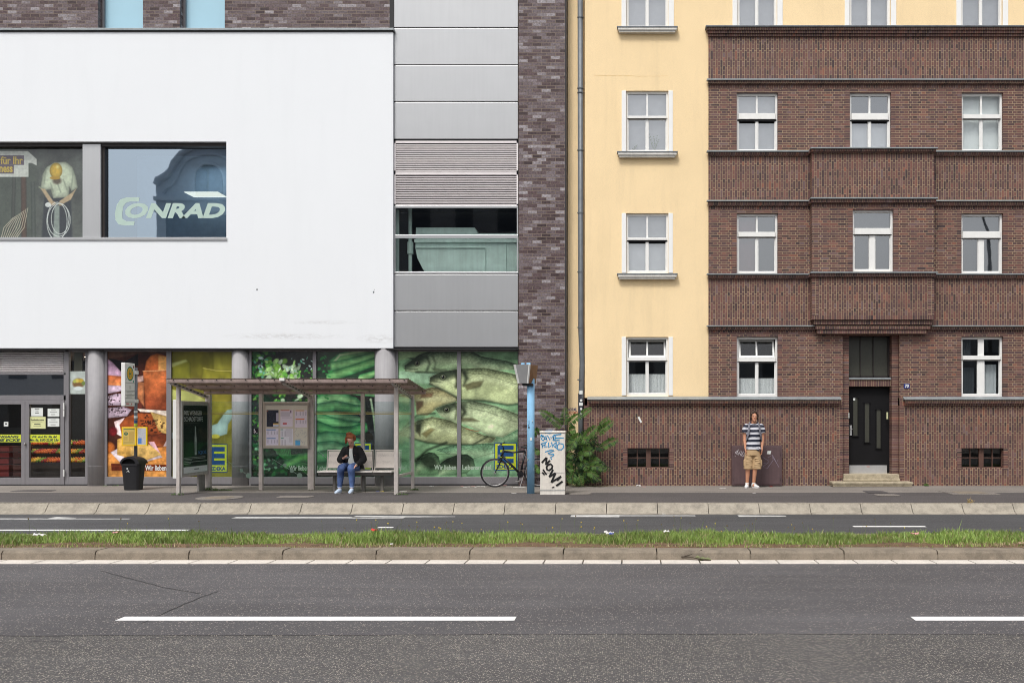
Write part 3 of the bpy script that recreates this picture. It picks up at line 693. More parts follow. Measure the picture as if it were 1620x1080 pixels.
# mid window with the ventilation duct inside
mb = MB(); x0, x1 = fx(px0), Xr-.02
for a, b in ((325.5, 329), (371.5, 377), (429.5, 433)): mb.box(x0, x1, -.005, .06, fz(b), fz(a))
mb.box(x0, x0+.03, -.003, .06, fz(430), fz(328)); mb.box(x1-.03, x1, -.003, .06, fz(430), fz(328)); mw = mb.build('mezzanine_window', M['metalpanel'], SH, bevel=.004)
mb = MB(); mb.quad((x0, .03, fz(430)), (x1, .03, fz(430)), (x1, .03, fz(328)), (x0, .03, fz(328))); mb.build('pane', M['glass_dark'], mw)
Yd = .55; duct = mat('duct_sheet_metal', col(206, 230, 222), .45, 0, var=.1, vs=4, streak=.1)
q = lambda a, b: (fx(a, Yd), fz(b, Yd))
prof = [q(658, 360), q(751, 360), q(756, 369), q(850, 369), q(850, 440), q(678, 440), q(668, 424), q(660, 408), q(657, 392)]
mb = MB(); mb.prism(prof[::-1], (0, Yd, 0), (1, 0, 0), (0, 0, 1), (0, .9, 0))
mb.box(fx(658, Yd), fx(768, Yd), Yd-.03, Yd, fz(392.5, Yd), fz(391, Yd)); mb.box(fx(767, Yd), fx(768.5, Yd), Yd-.03, Yd, fz(440, Yd), fz(391, Yd)); mb.box(fx(800, Yd), fx(801, Yd), Yd-.02, Yd, fz(440, Yd), fz(378, Yd)); mb.box(fx(656, Yd), fx(850, Yd), Yd-.06, Yd+.001, fz(384, Yd), fz(379, Yd))
mb.build('air_duct', duct, SH, bevel=.004)
mb = MB(); mb.tube([(fx(649, .6), .6, fz(328, .6)), (fx(649, .6), .6, fz(440, .6))], .045, 12); mb.tube([(fx(649, .6), .6, fz(383, .6)), (fx(649, .6), .6, fz(402, .6))], .075, 12); mb.box(fx(626, .3), fx(631, .3), .3, .34, fz(440), fz(328)); mb.build('service_pipe', duct, SH)
mb = MB(); 
for i in range(16): mb.tube([(-8, 1.0+.14*i, 6.65), (0, 1.0+.14*i, 6.65)], .045, 6)
mb.box(-6.6, -2, .11, 3.4, 6.7, 6.75); mb.box(-6.6, -2, .11, 3.4, 4.9, 4.95); mb.box(-6.6, -2, 3.3, 3.35, 4.9, 6.75)
mb.build('plant_room', mat('plant_room_dark', col(50, 50, 50), .8), SH)
# violet brick pier
mb = MB(); a, b = fx(820.5), fx(896); mb.box(a, b, -.02, .5, 0.0, zt); mb.build('brick_pier', M['brick_new'], SH)
mb = MB(); mb.box(a-.02, a-.002, -.025, .05, 0.06, fz(551)); mb.box(b-.03, b+.004, -.026, -.0205, 0.0, zt); mb.build('corner_joint', M['dark_joint'], SH)
# hull (roof, sides, back) so the building is a building from any side
mb = MB(); mb.box(-34, b, 9, 9.3, 0, zt); mb.box(-34.3, -34, -.1, 9.3, 0, zt); mb.box(-34, b, .0, 9.3, zt, zt+.25); mb.box(b-.3, b-.02, .501, 9, 0, zt); mb.box(-34, fx(140), 3.9, 4, 0, 3.2)
mb.box(-34, b-.3, 2.3, 9, 3.25, 3.4)
mb.box(-16.4, xw, 1.9, 2.0, 3.4, zt)
mb.build('building_shell', M['interior'], SH)
mb = MB()     # plain continuation of the shop front towards the left
for x in (-33.9, -30.9, -27.9, -24.9, -21.9, -19.2): mb.box(x, x+.12, .10, .24, .0, fz(553))
mb.box(-33.78, -16.9, .11, .22, .0, .22); mb.box(-33.78, -16.9, .11, .22, fz(556), fz(551)); mb.build('shopfront_frame', M['frame_grey'], SH)
mb = MB(); mb.box(-33.9, fx(-60)-.02, .17, .20, .221, fz(556)); mb.build('shopfront_panel', M['metalpanel'], SH)
# columns
for c, r_ in ((153.5, 13.3), (381, 13.5), (610.5, 17)):
    mb = MB(); cy = .16; rr = r_/sc(cy); mb.tube([(fx(c, cy), cy, .0), (fx(c, cy), cy, fz(552))], rr, 40); mb.rings([[(fx(c, cy)+(rr+.001)*math.cos(t*math.pi/20), cy+(rr+.001)*math.sin(t*math.pi/20), zz) for t in range(40)] for zz in (fz(737.5), fz(737))], cap=False); mb.build('column', M['column'], SH, smooth=False)
    for p in C.objects[-1].data.polygons: p.use_smooth = abs(p.normal.z) < .5
# shopfront frames
YF = .12
mb = MB()
def fr(a, b, t, u, y0=YF, y1=.22): mb.box(fx(a, y0), fx(b, y0), y0, y1, fz(u, y0), fz(t, y0))
for a, b in ((165, 168.8), (263, 270.5), (367, 369), (394, 397.5), (494.5, 500), (592.5, 595), (626, 629.5), (723, 729)): fr(a, b, 553, 754)
for a, b in ((165, 369), (394, 595), (626, 820)): fr(a, b, 754.1, 767.9, YF-.005); fr(a, b, 551.5, 556, YF+.01)
mb.build('shopfront_frame', M['frame_grey'], SH, bevel=.003)
mb = MB()
for a, b in ((165, 369), (394, 595), (626, 820)): mb.box(fx(a), fx(b), YF-.02, YF+.02, 0, .035)
mb.box(-16.5, fx(140), YF-.02, YF+.03, 0, .03)
mb.build('base_joint', M['dark_joint'], SH)

# entrance
mb = MB(); fr(-60, 104, 589.5, 592.5); fr(-60, 104, 625, 633); fr(100.5, 108.5, 553, 767.5); fr(134.5, 141, 553, 767.5); fr(108.6, 134.4, 754, 767.5); fr(103, 135, 552, 556); fr(-60, 101, 552, 555)
mb.build('entrance_frame', M['frame_grey'], SH, bevel=.003)
mb = MB()
for i in range(11):
    z = fz(557+i*3.0, YF); mb.obox((fx(20, YF), YF+.03, z), (fx(100, YF)-fx(20, YF), 0, 0), (0, .03, .012), (0, -.002, .006))
mb.build('louvre', M['louvre'], SH)
mb = MB(); mb.box(fx(-60), fx(101), .20, .21, fz(590), fz(554)); mb.build('louvre_backing', M['dark'], SH)
mb = MB(); mb.quad((fx(-60), .17, fz(625)), (fx(101), .17, fz(625)), (fx(101), .17, fz(592)), (fx(-60), .17, fz(592))); mb.build('transom_pane', M['glass'], SH)
def leaf(a, b, knob, side):
    mb = MB(); t, u = 633.3, 766.5
    z0_, z1_ = fz(u, YF), fz(t, YF); x0, x1 = fx(a, YF), fx(b, YF)
    mb.box(x0, x0+.09, YF-.02, .19, z0_, z1_); mb.box(x1-.09, x1, YF-.02, .19, z0_, z1_); mb.box(x0+.09, x1-.09, YF-.02, .19, z1_-.09, z1_); mb.box(x0+.09, x1-.09, YF-.02, .19, z0_, z0_+.17)
    d = mb.build('entrance_door', M['frame_grey'], SH, bevel=.004)
    mb = MB(); mb.quad((x0, .16, z0_), (x1, .16, z0_), (x1, .16, z1_), (x0, .16, z1_)); mb.build('door_glass', M['glass_dark'], d)
    mb = MB(); mb.ball((knob, YF-.05, .98), (.018, .03, .04)); mb.build('lock', M['steel_dull'], d, smooth=True)
    if side:
        for zz in (.22, 1.63, 1.80): mb = MB(); mb.tube([(x1+.01, YF-.05, zz), (x1+.01, YF-.05, zz+.16)], .018, 8); mb.build('hinge', M['white_plastic'], d)
    return d
d1 = leaf(-34, 40, fx(36.5), False); d2 = leaf(40.4, 102, fx(36.5)-9, True)
C.objects.unlink(bpy.data.objects['lock.001'])
bpy.data.objects.remove(bpy.data.objects['lock.001'])
mb = MB(); mb.quad((fx(108), .17, fz(755)), (fx(135), .17, fz(755)), (fx(135), .17, fz(553)), (fx(108), .17, fz(553))); mb.build('side_pane', M['glass_dark'], SH)
Yn = .145
def sheet(a, b, t, u, m, parent, name='notice', Y=Yn, lines=()):
    mb = MB(); mb.box(fx(a, Y), fx(b, Y), Y-.002, Y+.002, fz(u, Y), fz(t, Y)); o = mb.build(name, m, parent)
    mb = MB()
    for (p, q_, v, w) in lines: mb.box(fx(p, Y), fx(q_, Y), Y-.0035, Y-.002, fz(v+w, Y), fz(v, Y))
    if lines: mb.build('print', M['ink'], o)
    return o
sheet(49.2, 67.8, 645, 658, M['paper'], d2, lines=[(55, 62, 646.3, .8), (56, 61, 649.5, .5), (55.5, 61.5, 652.6, .9)])
sheet(75.3, 93.8, 646, 658.8, M['paper'], d2, lines=[(81, 88, 647.3, .8), (79, 90, 651.2, .5), (81, 87, 655, .9)])
sheet(75.3, 93.8, 661.3, 674.5, M['paper'], d2, lines=[(80, 88, 663, .8), (78, 91, 666.7, .5), (80, 88, 671, .9)])
o = sheet(46.2, 72, 659, 677.7, M['paper_yellow'], d2, lines=[(51, 67, 666.5, .5), (54, 64, 670, 1.1), (53, 65, 673.5, .4)])
tpx('notice_lettering', 'Kundeninformation', 49, 662.5, 69.5, 665, Yn-.003, M['ink'], o, bold=.02)
sheet(6, 13, 667, 674, M['paper'], d1, lines=[(8, 11, 669, 2)])
o = sheet(46, 94.6, 687, 699, M['yellow_banner'], d2, 'banner'); tpx('banner_lettering', 'Wir sind für Sie da!', 50, 688.6, 90, 692.3, Yn-.003, M['banner_text'], o, bold=.03, shear=.2); tpx('banner_lettering', 'Mo.-Sa. 8.00-22.00 Uhr', 47, 693.6, 93.5, 697.6, Yn-.003, M['banner_text'], o, bold=.03, shear=.2)
o = sheet(-28, 33, 687, 699, M['yellow_banner'], d1, 'banner'); tpx('banner_lettering', 'EINGANG', -9, 688.3, 29.5, 692.6, Yn-.003, M['banner_text'], o, bold=.04, shear=.25); tpx('banner_lettering', 'UM DIE ECKE', -24, 693.7, 32, 698, Yn-.003, M['banner_text'], o, bold=.04, shear=.25)
# small fruit-bowl picture high in the narrow window
cv = Canvas(109, 135, 587, 623, .5, (186, 196, 190)); cv.noise(8, 8, .2, 2); cv.ell(124, 606, 11, 9, (120, 92, 60), soft=.3); cv.ell(122, 602, 5, 4, (206, 190, 90), soft=.4); cv.ell(128, 602, 5, 4, (190, 160, 60), soft=.4); cv.ell(132, 606, 4, 4, (110, 130, 70), soft=.4); cv.ell(118, 603, 3, 3, (170, 180, 90)); cv.ell(124, 614, 9, 4, (210, 220, 220), soft=.4)
cv.panel('printed_picture', O(109, 587, .165), (fx(135, .165)-fx(109, .165), 0, 0), (0, 0, fz(623, .165)-fz(587, .165)), M['print_matt'], SH)
mb = MB(); mb.box(fx(109), fx(122), .22, .25, fz(587), fz(554)); mb.build('roller_blind', mat('dull_olive_blind', col(96, 92, 78), .8), SH)
# shop interior: floor, ceiling with small lamps, fruit shelves
mb = MB(); mb.box(-16.5, -12.3, .2, 3.9, 3.16, 3.2); mb.build('shop_ceiling', mat('shop_ceiling_brown', col(160, 148, 140), .8), SH)
mb = MB(); mb.box(-16.5, -12.3, .2, 3.9, .005, .02); mb.build('shop_floor', mat('shop_floor_dark', col(90, 84, 80), .4), SH)
lm = bpy.data.materials.new('ceiling_spot'); lm.use_nodes = True; e_ = lm.node_tree.nodes['Principled BSDF']; e_.inputs['Emission Color'].default_value = (1, .93, .82, 1); e_.inputs['Emission Strength'].default_value = 14
lm2 = lm.copy(); lm2.node_tree.nodes['Principled BSDF'].inputs['Emission Strength'].default_value = 2.2
for i in range(5):
    for j in range(3): mb = MB(); mb.box(-16.2+i*.75, -16.1+i*.75, 1.0+j*.9, 1.08+j*.9, 3.145, 3.158); mb.build('ceiling_spot', lm, SH)
FS = thing('fruit_display', (-14, .8, 0), 'stepped fruit display with oranges and greens behind the glass entrance door', 'fruit display')
mb = MB()
for k in range(3): mb.box(-14.9, -12.75, .5+k*.3, .85+k*.3, 0.02, .52+k*.2)
mb.build('shelf', mat('dark_shelf', col(44, 34, 30), .7), FS)
fm = [mat('fruit_orange', col(226, 112, 24), .4), mat('fruit_red', col(180, 40, 24), .4), mat('fruit_green', col(130, 160, 40), .4), mat('fruit_yellow', col(226, 180, 50), .4)]
mb = MB(); random.seed(11)
for k in range(3):
    for i in range(34):
        for j in range(4):
            x = -14.85+i*.062+random.uniform(-.01, .01); mb.mat(int((math.sin(i*.35+k*2)+1)*1.9+random.random()*.6) % 4).ball((x, .53+k*.3+j*.075, .56+k*.2+j*.02), random.uniform(.026, .036), 7, 5)
o = mb.build('fruit', fm, FS, smooth=True); o['kind'] = 'stuff'
BC = thing('crate_stack', (-15.0, .5, 0), 'stack of red and dark crates behind the left glass door', 'crates')
for k in range(6):
    for s_ in (0, 1):
        mb = MB(); x = fx(-4+s_*24, .4); mb.box(x, x+.27, .4, .75, .05+k*.15, .05+k*.15+.125); mb.box(x-.01, x+.28, .39, .76, .05+k*.15+.11, .05+k*.15+.125)
        cr = mb.build('crate', mat('crate_red', col(120, 28, 26), .6) if s_ == 0 else mat('crate_maroon', col(74, 30, 24), .6), BC, bevel=.006)
mb = MB(); mb.box(fx(300, 1.0), fx(352, 1.0), .7, 1.25, hole[3]-1.02, hole[3]-1.0); mb.build('office_ceiling_lamp', lm2, SH)
il2 = bpy.data.lights.new('office_fill_light', 'AREA'); il2.size = .8; il2.energy = 16; il2.color = (.85, .93, 1)  # fill light added to lift the back wall, besides the glowing ceiling lamp
io2 = bpy.data.objects.new('office_fill_light', il2); C.objects.link(io2); io2.location = (fx(300), .9, hole[3]-.15)
il = bpy.data.lights.new('shop_ceiling_light', 'AREA'); il.shape = 'RECTANGLE'; il.size = 2.6; il.size_y = 1.2; il.energy = 45; il.color = (1, .9, .75)
io = bpy.data.objects.new('shop_ceiling_light', il); C.objects.link(io); io.location = (-14.2, 1.6, 3.1)

# ------------------------------------------------------------------ printed shop window pictures
YPp = .17
def put(cv, name='window_picture'):
    a, b, t, u = cv.x0, cv.x1, cv.y0, cv.y1
    return cv.panel(name, O(a, t, YPp), (fx(b, YPp)-fx(a, YPp), 0, 0), (0, 0, fz(u, YPp)-fz(t, YPp)), M['print'], SH)
def zz(s, ox, oy): return lambda P: [(ox+a/s, oy+b/s) for a, b in P]
# 1 cheeses
cv = Canvas(168, 264, 554, 755, .62, (66, 34, 26)); Z = zz(5.143, 160, 550)
cv.poly(Z([(40, 20), (540, 20), (540, 60), (300, 50), (40, 100)]), (96, 66, 52), 3)
cv.poly(Z([(60, 85), (190, 110), (300, 50), (300, 140), (180, 215)]), (26, 22, 24), 1.5)
cv.poly(Z([(45, 85), (95, 120), (180, 215), (180, 250), (45, 225)]), (206, 168, 196), 1, edge=.25)
cv.poly(Z([(45, 222), (175, 232), (160, 320), (45, 310)]), (196, 104, 62), 1.2, edge=.2, grad=(222, 140, 84))
cv.poly(Z([(45, 303), (175, 308), (195, 330), (170, 350), (45, 376)]), (222, 196, 216), 1, edge=.3)
for P, sd_ in (([(50, 395), (120, 372), (190, 372), (185, 470), (55, 468)], 1), ([(48, 490), (180, 478), (250, 500), (210, 556), (52, 572)], 2)):
    d = cv.poly(Z(P), (216, 192, 210), 1, edge=.35); r_ = np.random.RandomState(sd_)
    for k in range(42):
        x = r_.uniform(50, 200); y = r_.uniform(P[1][1], P[3][1]); cv.ell(160+x/5.143, 550+y/5.143, r_.uniform(.5, 2), r_.uniform(.5, 1.6), (40, 26, 28), op=.8)
cv.poly(Z([(185, 360), (330, 380), (330, 500), (240, 500), (190, 470)]), (92, 44, 34), 2)
cv.poly(Z([(300, 275), (350, 280), (350, 480), (290, 400)]), (206, 130, 84), 2, edge=.3)
cv.poly(Z([(180, 255), (345, 225), (345, 270), (180, 310)]), (196, 160, 150), 2)
cv.poly(Z([(350, 200), (365, 110), (400, 65), (455, 45), (540, 70), (540, 200)]), (206, 116, 60), 1.5, edge=.2, grad=(190, 96, 50)); cv.poly(Z([(465, 60), (540, 75), (540, 190), (465, 190)]), (220, 160, 92), 2)
cv.poly(Z([(340, 190), (540, 182), (540, 510), (362, 500)]), (204, 116, 66), 1, edge=.22, grad=(150, 74, 44)); cv.poly(Z([(345, 400), (540, 410), (540, 505), (365, 498)]), (150, 74, 46), 4, op=.6); cv.stroke(Z([(340, 190), (540, 182)]), 1.2, (232, 170, 120))
cv.poly(Z([(290, 495), (540, 512), (540, 560), (420, 525), (320, 520)]), (236, 220, 206), 1)
cv.poly(Z([(105, 600), (190, 568), (160, 640), (170, 725), (125, 700)]), (232, 206, 206), 1)
cv.poly(Z([(150, 625), (200, 565), (300, 530), (410, 535), (500, 690), (410, 722), (168, 722)]), (182, 92, 46), 1.2, edge=.25, edgew=5, grad=(160, 78, 40))
cv.poly(Z([(400, 520), (540, 560), (540, 705), (470, 680)]), (226, 186, 110), 1.5, edge=.2)
r_ = np.random.RandomState(5)
for k in range(60): x = r_.normal(400, 45); y = r_.normal(620, 40); cv.ell(160+x/5.143, 550+y/5.143, r_.uniform(.6, 3), r_.uniform(.6, 2.2), (52, 30, 22), op=.7)
cv.ell(160+95/5.143, 550+680/5.143, 8, 9, (112, 28, 34), soft=.3, edge=.5); cv.ell(160+70/5.143, 550+815/5.143, 9, 11, (190, 104, 44), soft=.2, edge=.5)
cv.poly(Z([(160, 722), (540, 700), (540, 810), (160, 760)]), (96, 44, 28), 2, grad=(160, 84, 44))
cv.poly(Z([(45, 860), (540, 800), (540, 1052), (45, 1052)]), (204, 132, 66), 2, grad=(214, 150, 78)); cv.poly(Z([(80, 940), (540, 950), (540, 1002), (85, 1000)]), (104, 42, 22), 1)
for k in range(5): cv.stroke(Z([(45, 900+k*32), (540, 890+k*30)]), .5, (150, 84, 40), op=.5)
cv.poly(Z([(75, 850), (130, 820), (200, 905), (350, 922), (480, 870), (500, 890), (330, 935), (190, 940), (170, 950)]), (236, 220, 226), 1, edge=.2); cv.poly(Z([(385, 765), (430, 762), (485, 865), (430, 830)]), (222, 176, 186), 1)
cv.poly(Z([(130, 745), (190, 722), (330, 762), (400, 790), (488, 868), (340, 918), (230, 895), (130, 870)]), (228, 180, 98), 1, edge=.15, edgew=2, grad=(206, 158, 76)); cv.poly(Z([(240, 800), (330, 800), (400, 790), (488, 868), (340, 918), (240, 890)]), (232, 192, 116), 1.5, op=.8)
cv.poly(Z([(505, 800), (540, 735), (540, 800)]), (232, 206, 206), 1)
cv.noise(20, 24, .3, 6); cv.noise(6, 6, .28, 4); cv.noise(2, 2, .1, 5); put(cv)
tpx('picture_lettering', 'Wir lieben', 229.5, 735.5, 263, 744, YPp-.002, M['white_text'], SH, bold=.02)
# 2 yellow-green blocks
cv = Canvas(270.5, 367, 554, 755, .7, (104, 98, 34)); Z = zz(5.143, 260, 550)
cv.poly(Z([(40, 20), (400, 20), (400, 180), (215, 250), (40, 250)]), (112, 108, 38), 3); cv.poly(Z([(395, 25), (560, 30), (560, 190), (400, 175)]), (150, 146, 56), 1.5, edge=.2)
cv.poly(Z([(55, 120), (180, 95), (215, 120), (215, 260), (55, 260)]), (128, 128, 44), 1.5, edge=.3); cv.poly(Z([(55, 125), (175, 95), (190, 110), (55, 160)]), (172, 178, 110), 2.5)
cv.poly(Z([(310, 150), (400, 178), (560, 190), (560, 360), (296, 360)]), (138, 134, 46), 1.2, edge=.25); cv.stroke(Z([(315, 165), (420, 185), (560, 190)]), 1.4, (176, 168, 86))
cv.poly(Z([(60, 340), (200, 350), (350, 430), (350, 470), (60, 430)]), (172, 176, 104), 2.5); cv.poly(Z([(60, 430), (350, 470), (380, 800), (60, 1050)]), (116, 112, 42), 4)
cv.poly(Z([(380, 350), (560, 350), (560, 600), (500, 520), (380, 640)]), (132, 124, 44), 3, edge=.3); cv.poly(Z([(490, 432), (560, 432), (560, 640), (500, 700)]), (154, 142, 56), 1, edge=.2)
cv.poly(Z([(370, 635), (430, 615), (480, 540), (510, 505), (560, 495), (560, 560), (520, 620), (510, 700), (430, 725), (370, 710)]), (160, 186, 180), 1.5, edge=.2)
cv.poly(Z([(60, 690), (90, 680), (90, 740), (60, 740)]), (170, 190, 190), 2); cv.ell(260+415/5.143, 550+720/5.143, 8, 4, (190, 180, 70), soft=.3)
cv.poly(Z([(380, 760), (560, 700), (560, 1050), (380, 1050)]), (112, 108, 46), 4); cv.noise(26, 30, .4, 8); cv.noise(9, 16, .16, 7); put(cv)
def logo(x0, x1, y0, y1, parent, Y=YPp-.004):
    L = thing  # noqa
    w, h = x1-x0, y1-y0
    mb = MB(); mb.box(fx(x0, Y), fx(x1, Y), Y-.001, Y+.002, fz(y1, Y), fz(y0, Y)); o = mb.build('shop_logo', M['logo_blue'], parent)
    mb = MB(); mb.box(fx(x0+w*.035, Y), fx(x1-w*.035, Y), Y-.002, Y-.0011, fz(y1-h*.03, Y), fz(y0+h*.03, Y)); mb.build('logo_field', M['logo_yellow'], o)
    mb = MB(); xa, xb = x0+w*.14, x1-w*.14
    mb.box(fx(xa, Y), fx(xa+w*.12, Y), Y-.003, Y-.0021, fz(y0+h*.74, Y), fz(y0+h*.10, Y))
    for t in (.10, .34, .58): mb.box(fx(xa+w*.12, Y), fx(xb, Y), Y-.003, Y-.0021, fz(y0+h*(t+.16), Y), fz(y0+h*t, Y))
    mb.build('logo_letter', M['logo_blue'], o)
    text('logo_lettering', 'EDEKA', O(x0+w*.1, y1-h*.07, Y-.002), (w*.8/sc(Y), 0, 0), (0, 0, h*.13/sc(Y)), M['logo_blue'], o, bold=.04)
logo(331, 359.5, 702, 747, SH); logo(561, 587.5, 700, 743, SH); logo(782, 817.5, 700, 743.5, SH)
tpx('picture_lettering', 'Lebensmittel.', 275, 735.5, 322, 744, YPp-.002, M['white_text'], SH, bold=.02)
# 3 parsley
cv = Canvas(397.5, 494.5, 554, 755, .62, (38, 44, 40)); r_ = np.random.RandomState(8)
def leaves(zone, n, cols, s0, s1, seed):
    r = np.random.RandomState(seed)
    for k in range(n):
        x = r.uniform(zone[0], zone[1]); y = r.uniform(zone[2], zone[3]); c = np.array(cols[r.randint(len(cols))])*r.uniform(.8, 1.15)
        cv.ell(x, y, r.uniform(s0, s1), r.uniform(s0*.5, s1*.6), c, rot=r.uniform(-1.5, 1.5), soft=.35, edge=.35)
G1 = [(40, 110, 50), (70, 150, 60), (28, 84, 44), (110, 186, 80)]; G2 = [(130, 200, 80), (160, 220, 130), (100, 180, 70), (190, 235, 190)]; G3 = [(150, 215, 190), (190, 235, 220), (100, 190, 150)]
leaves((397, 436, 556, 600), 70, G1, 3, 8, 1); leaves((400, 430, 565, 600), 16, G3, 2, 5, 2)
leaves((420, 474, 570, 600), 60, G2, 4, 9, 3); leaves((450, 494, 566, 598), 14, G3, 1, 3.5, 4); leaves((470, 496, 585, 606), 30, G1, 2, 4, 5)
leaves((397, 415, 600, 640), 40, G1, 2, 4, 6); leaves((430, 496, 612, 640), 36, G1+G2, 3, 8, 7)
cv.poly([(410, 620), (440, 636), (495, 630), (495, 755), (400, 755)], (24, 52, 36), 6, op=.8)
leaves((397, 412, 640, 730), 60, G1, 2, 5, 9); leaves((400, 460, 700, 750), 80, [(30, 96, 52), (50, 130, 70), (24, 70, 42), (110, 170, 130)], 2.4, 7, 10)
for k in range(9): cv.stroke([(425+k*4, 700), (445+k*2, 722+k), (494, 716+k*5)], 2.2, (64, 140, 72), (34, 92, 50), op=.85)
cv.stroke([(455, 735), (475, 724), (500, 722)], 13, (96, 172, 92), (30, 90, 52), soft=2)
cv.noise(5, 5, .35, 5); cv.I = cv.I*np.array([1, .92, .95]); put(cv); tpx('picture_lettering', 'Wir lieben', 457.5, 736, 488, 744, YPp-.002, M['pale_text'], SH, bold=.015)
# 4 celery and leeks
cv = Canvas(500, 592.5, 554, 755, .62, (40, 46, 42)); Z = zz(5.143, 390, 550)
cv.poly(Z([(640, 30), (1050, 20), (1050, 250), (560, 250), (560, 120)]), (34, 62, 44), 3)
for P, w, c, ce in (([(690, 150), (760, 90), (860, 50), (1050, 10)], 18, (96, 158, 96), (38, 92, 58)), ([(700, 130), (760, 60), (1000, 20)], 6, (136, 186, 128), (60, 120, 76)), ([(690, 150), (820, 130), (950, 90), (1050, 55)], 15, (112, 178, 112), (40, 98, 60)),
    ([(690, 235), (820, 190), (940, 150), (1050, 110)], 16, (104, 170, 104), (38, 96, 56)), ([(940, 245), (1050, 205)], 12, (124, 190, 120), (50, 120, 70)), ([(690, 380), (850, 350), (1050, 375)], 13, (120, 176, 120), (50, 110, 70)),
    ([(560, 470), (620, 420), (740, 405), (870, 440), (930, 490)], 20, (112, 172, 116), (36, 92, 60)), ([(560, 500), (720, 470), (880, 500), (930, 500)], 17, (84, 150, 92), (28, 78, 50)), ([(600, 560), (720, 550), (900, 580)], 13, (96, 150, 104), (34, 80, 56)),
    ([(565, 560), (640, 590), (760, 620), (960, 650)], 18, (98, 166, 106), (26, 80, 50)), ([(560, 640), (700, 690), (860, 680), (960, 650)], 20, (72, 142, 84), (20, 70, 44)), ([(560, 760), (650, 730), (800, 740), (930, 790)], 22, (96, 160, 110), (28, 84, 56)),
    ([(560, 820), (700, 800), (880, 860)], 20, (110, 172, 124), (32, 90, 60)), ([(560, 900), (700, 870), (900, 950)], 20, (82, 146, 96), (24, 76, 50)), ([(560, 980), (700, 960), (900, 1020)], 18, (60, 124, 76), (20, 64, 42)), ([(1010, 420), (1035, 560), (1050, 700)], 4, (150, 186, 150), (110, 150, 120))):
    cv.stroke(Z(P), w, c, ce, soft=1.2, w1=w*.8)
cv.poly(Z([(560, 20), (650, 20), (690, 170), (620, 240), (560, 240)]), (40, 58, 46), 4, op=.85)
for k in range(26):
    x = r_.uniform(560, 690); y = r_.choice([r_.uniform(60, 240), r_.uniform(350, 420)]); cv.ell(390+x/5.143, 550+y/5.143, r_.uniform(1.5, 4), r_.uniform(1, 2.4), (46, 128, 66), rot=r_.uniform(-1, 1), soft=.4)
cv.poly(Z([(960, 450), (1005, 430), (1040, 760), (1050, 1050), (930, 1050), (990, 700)]), (40, 44, 40), 2)
cv.noise(30, 1.6, .2, 6); cv.noise(22, 26, .5, 8); cv.noise(5, 5, .15, 7); cv.I = np.clip((cv.I-60)*1.25+62, 10, 240)*np.array([1.0, .88, .92]); put(cv); tpx('picture_lettering', 'Lebensmittel.', 502, 736, 541, 744, YPp-.002, M['pale_text'], SH, bold=.015)
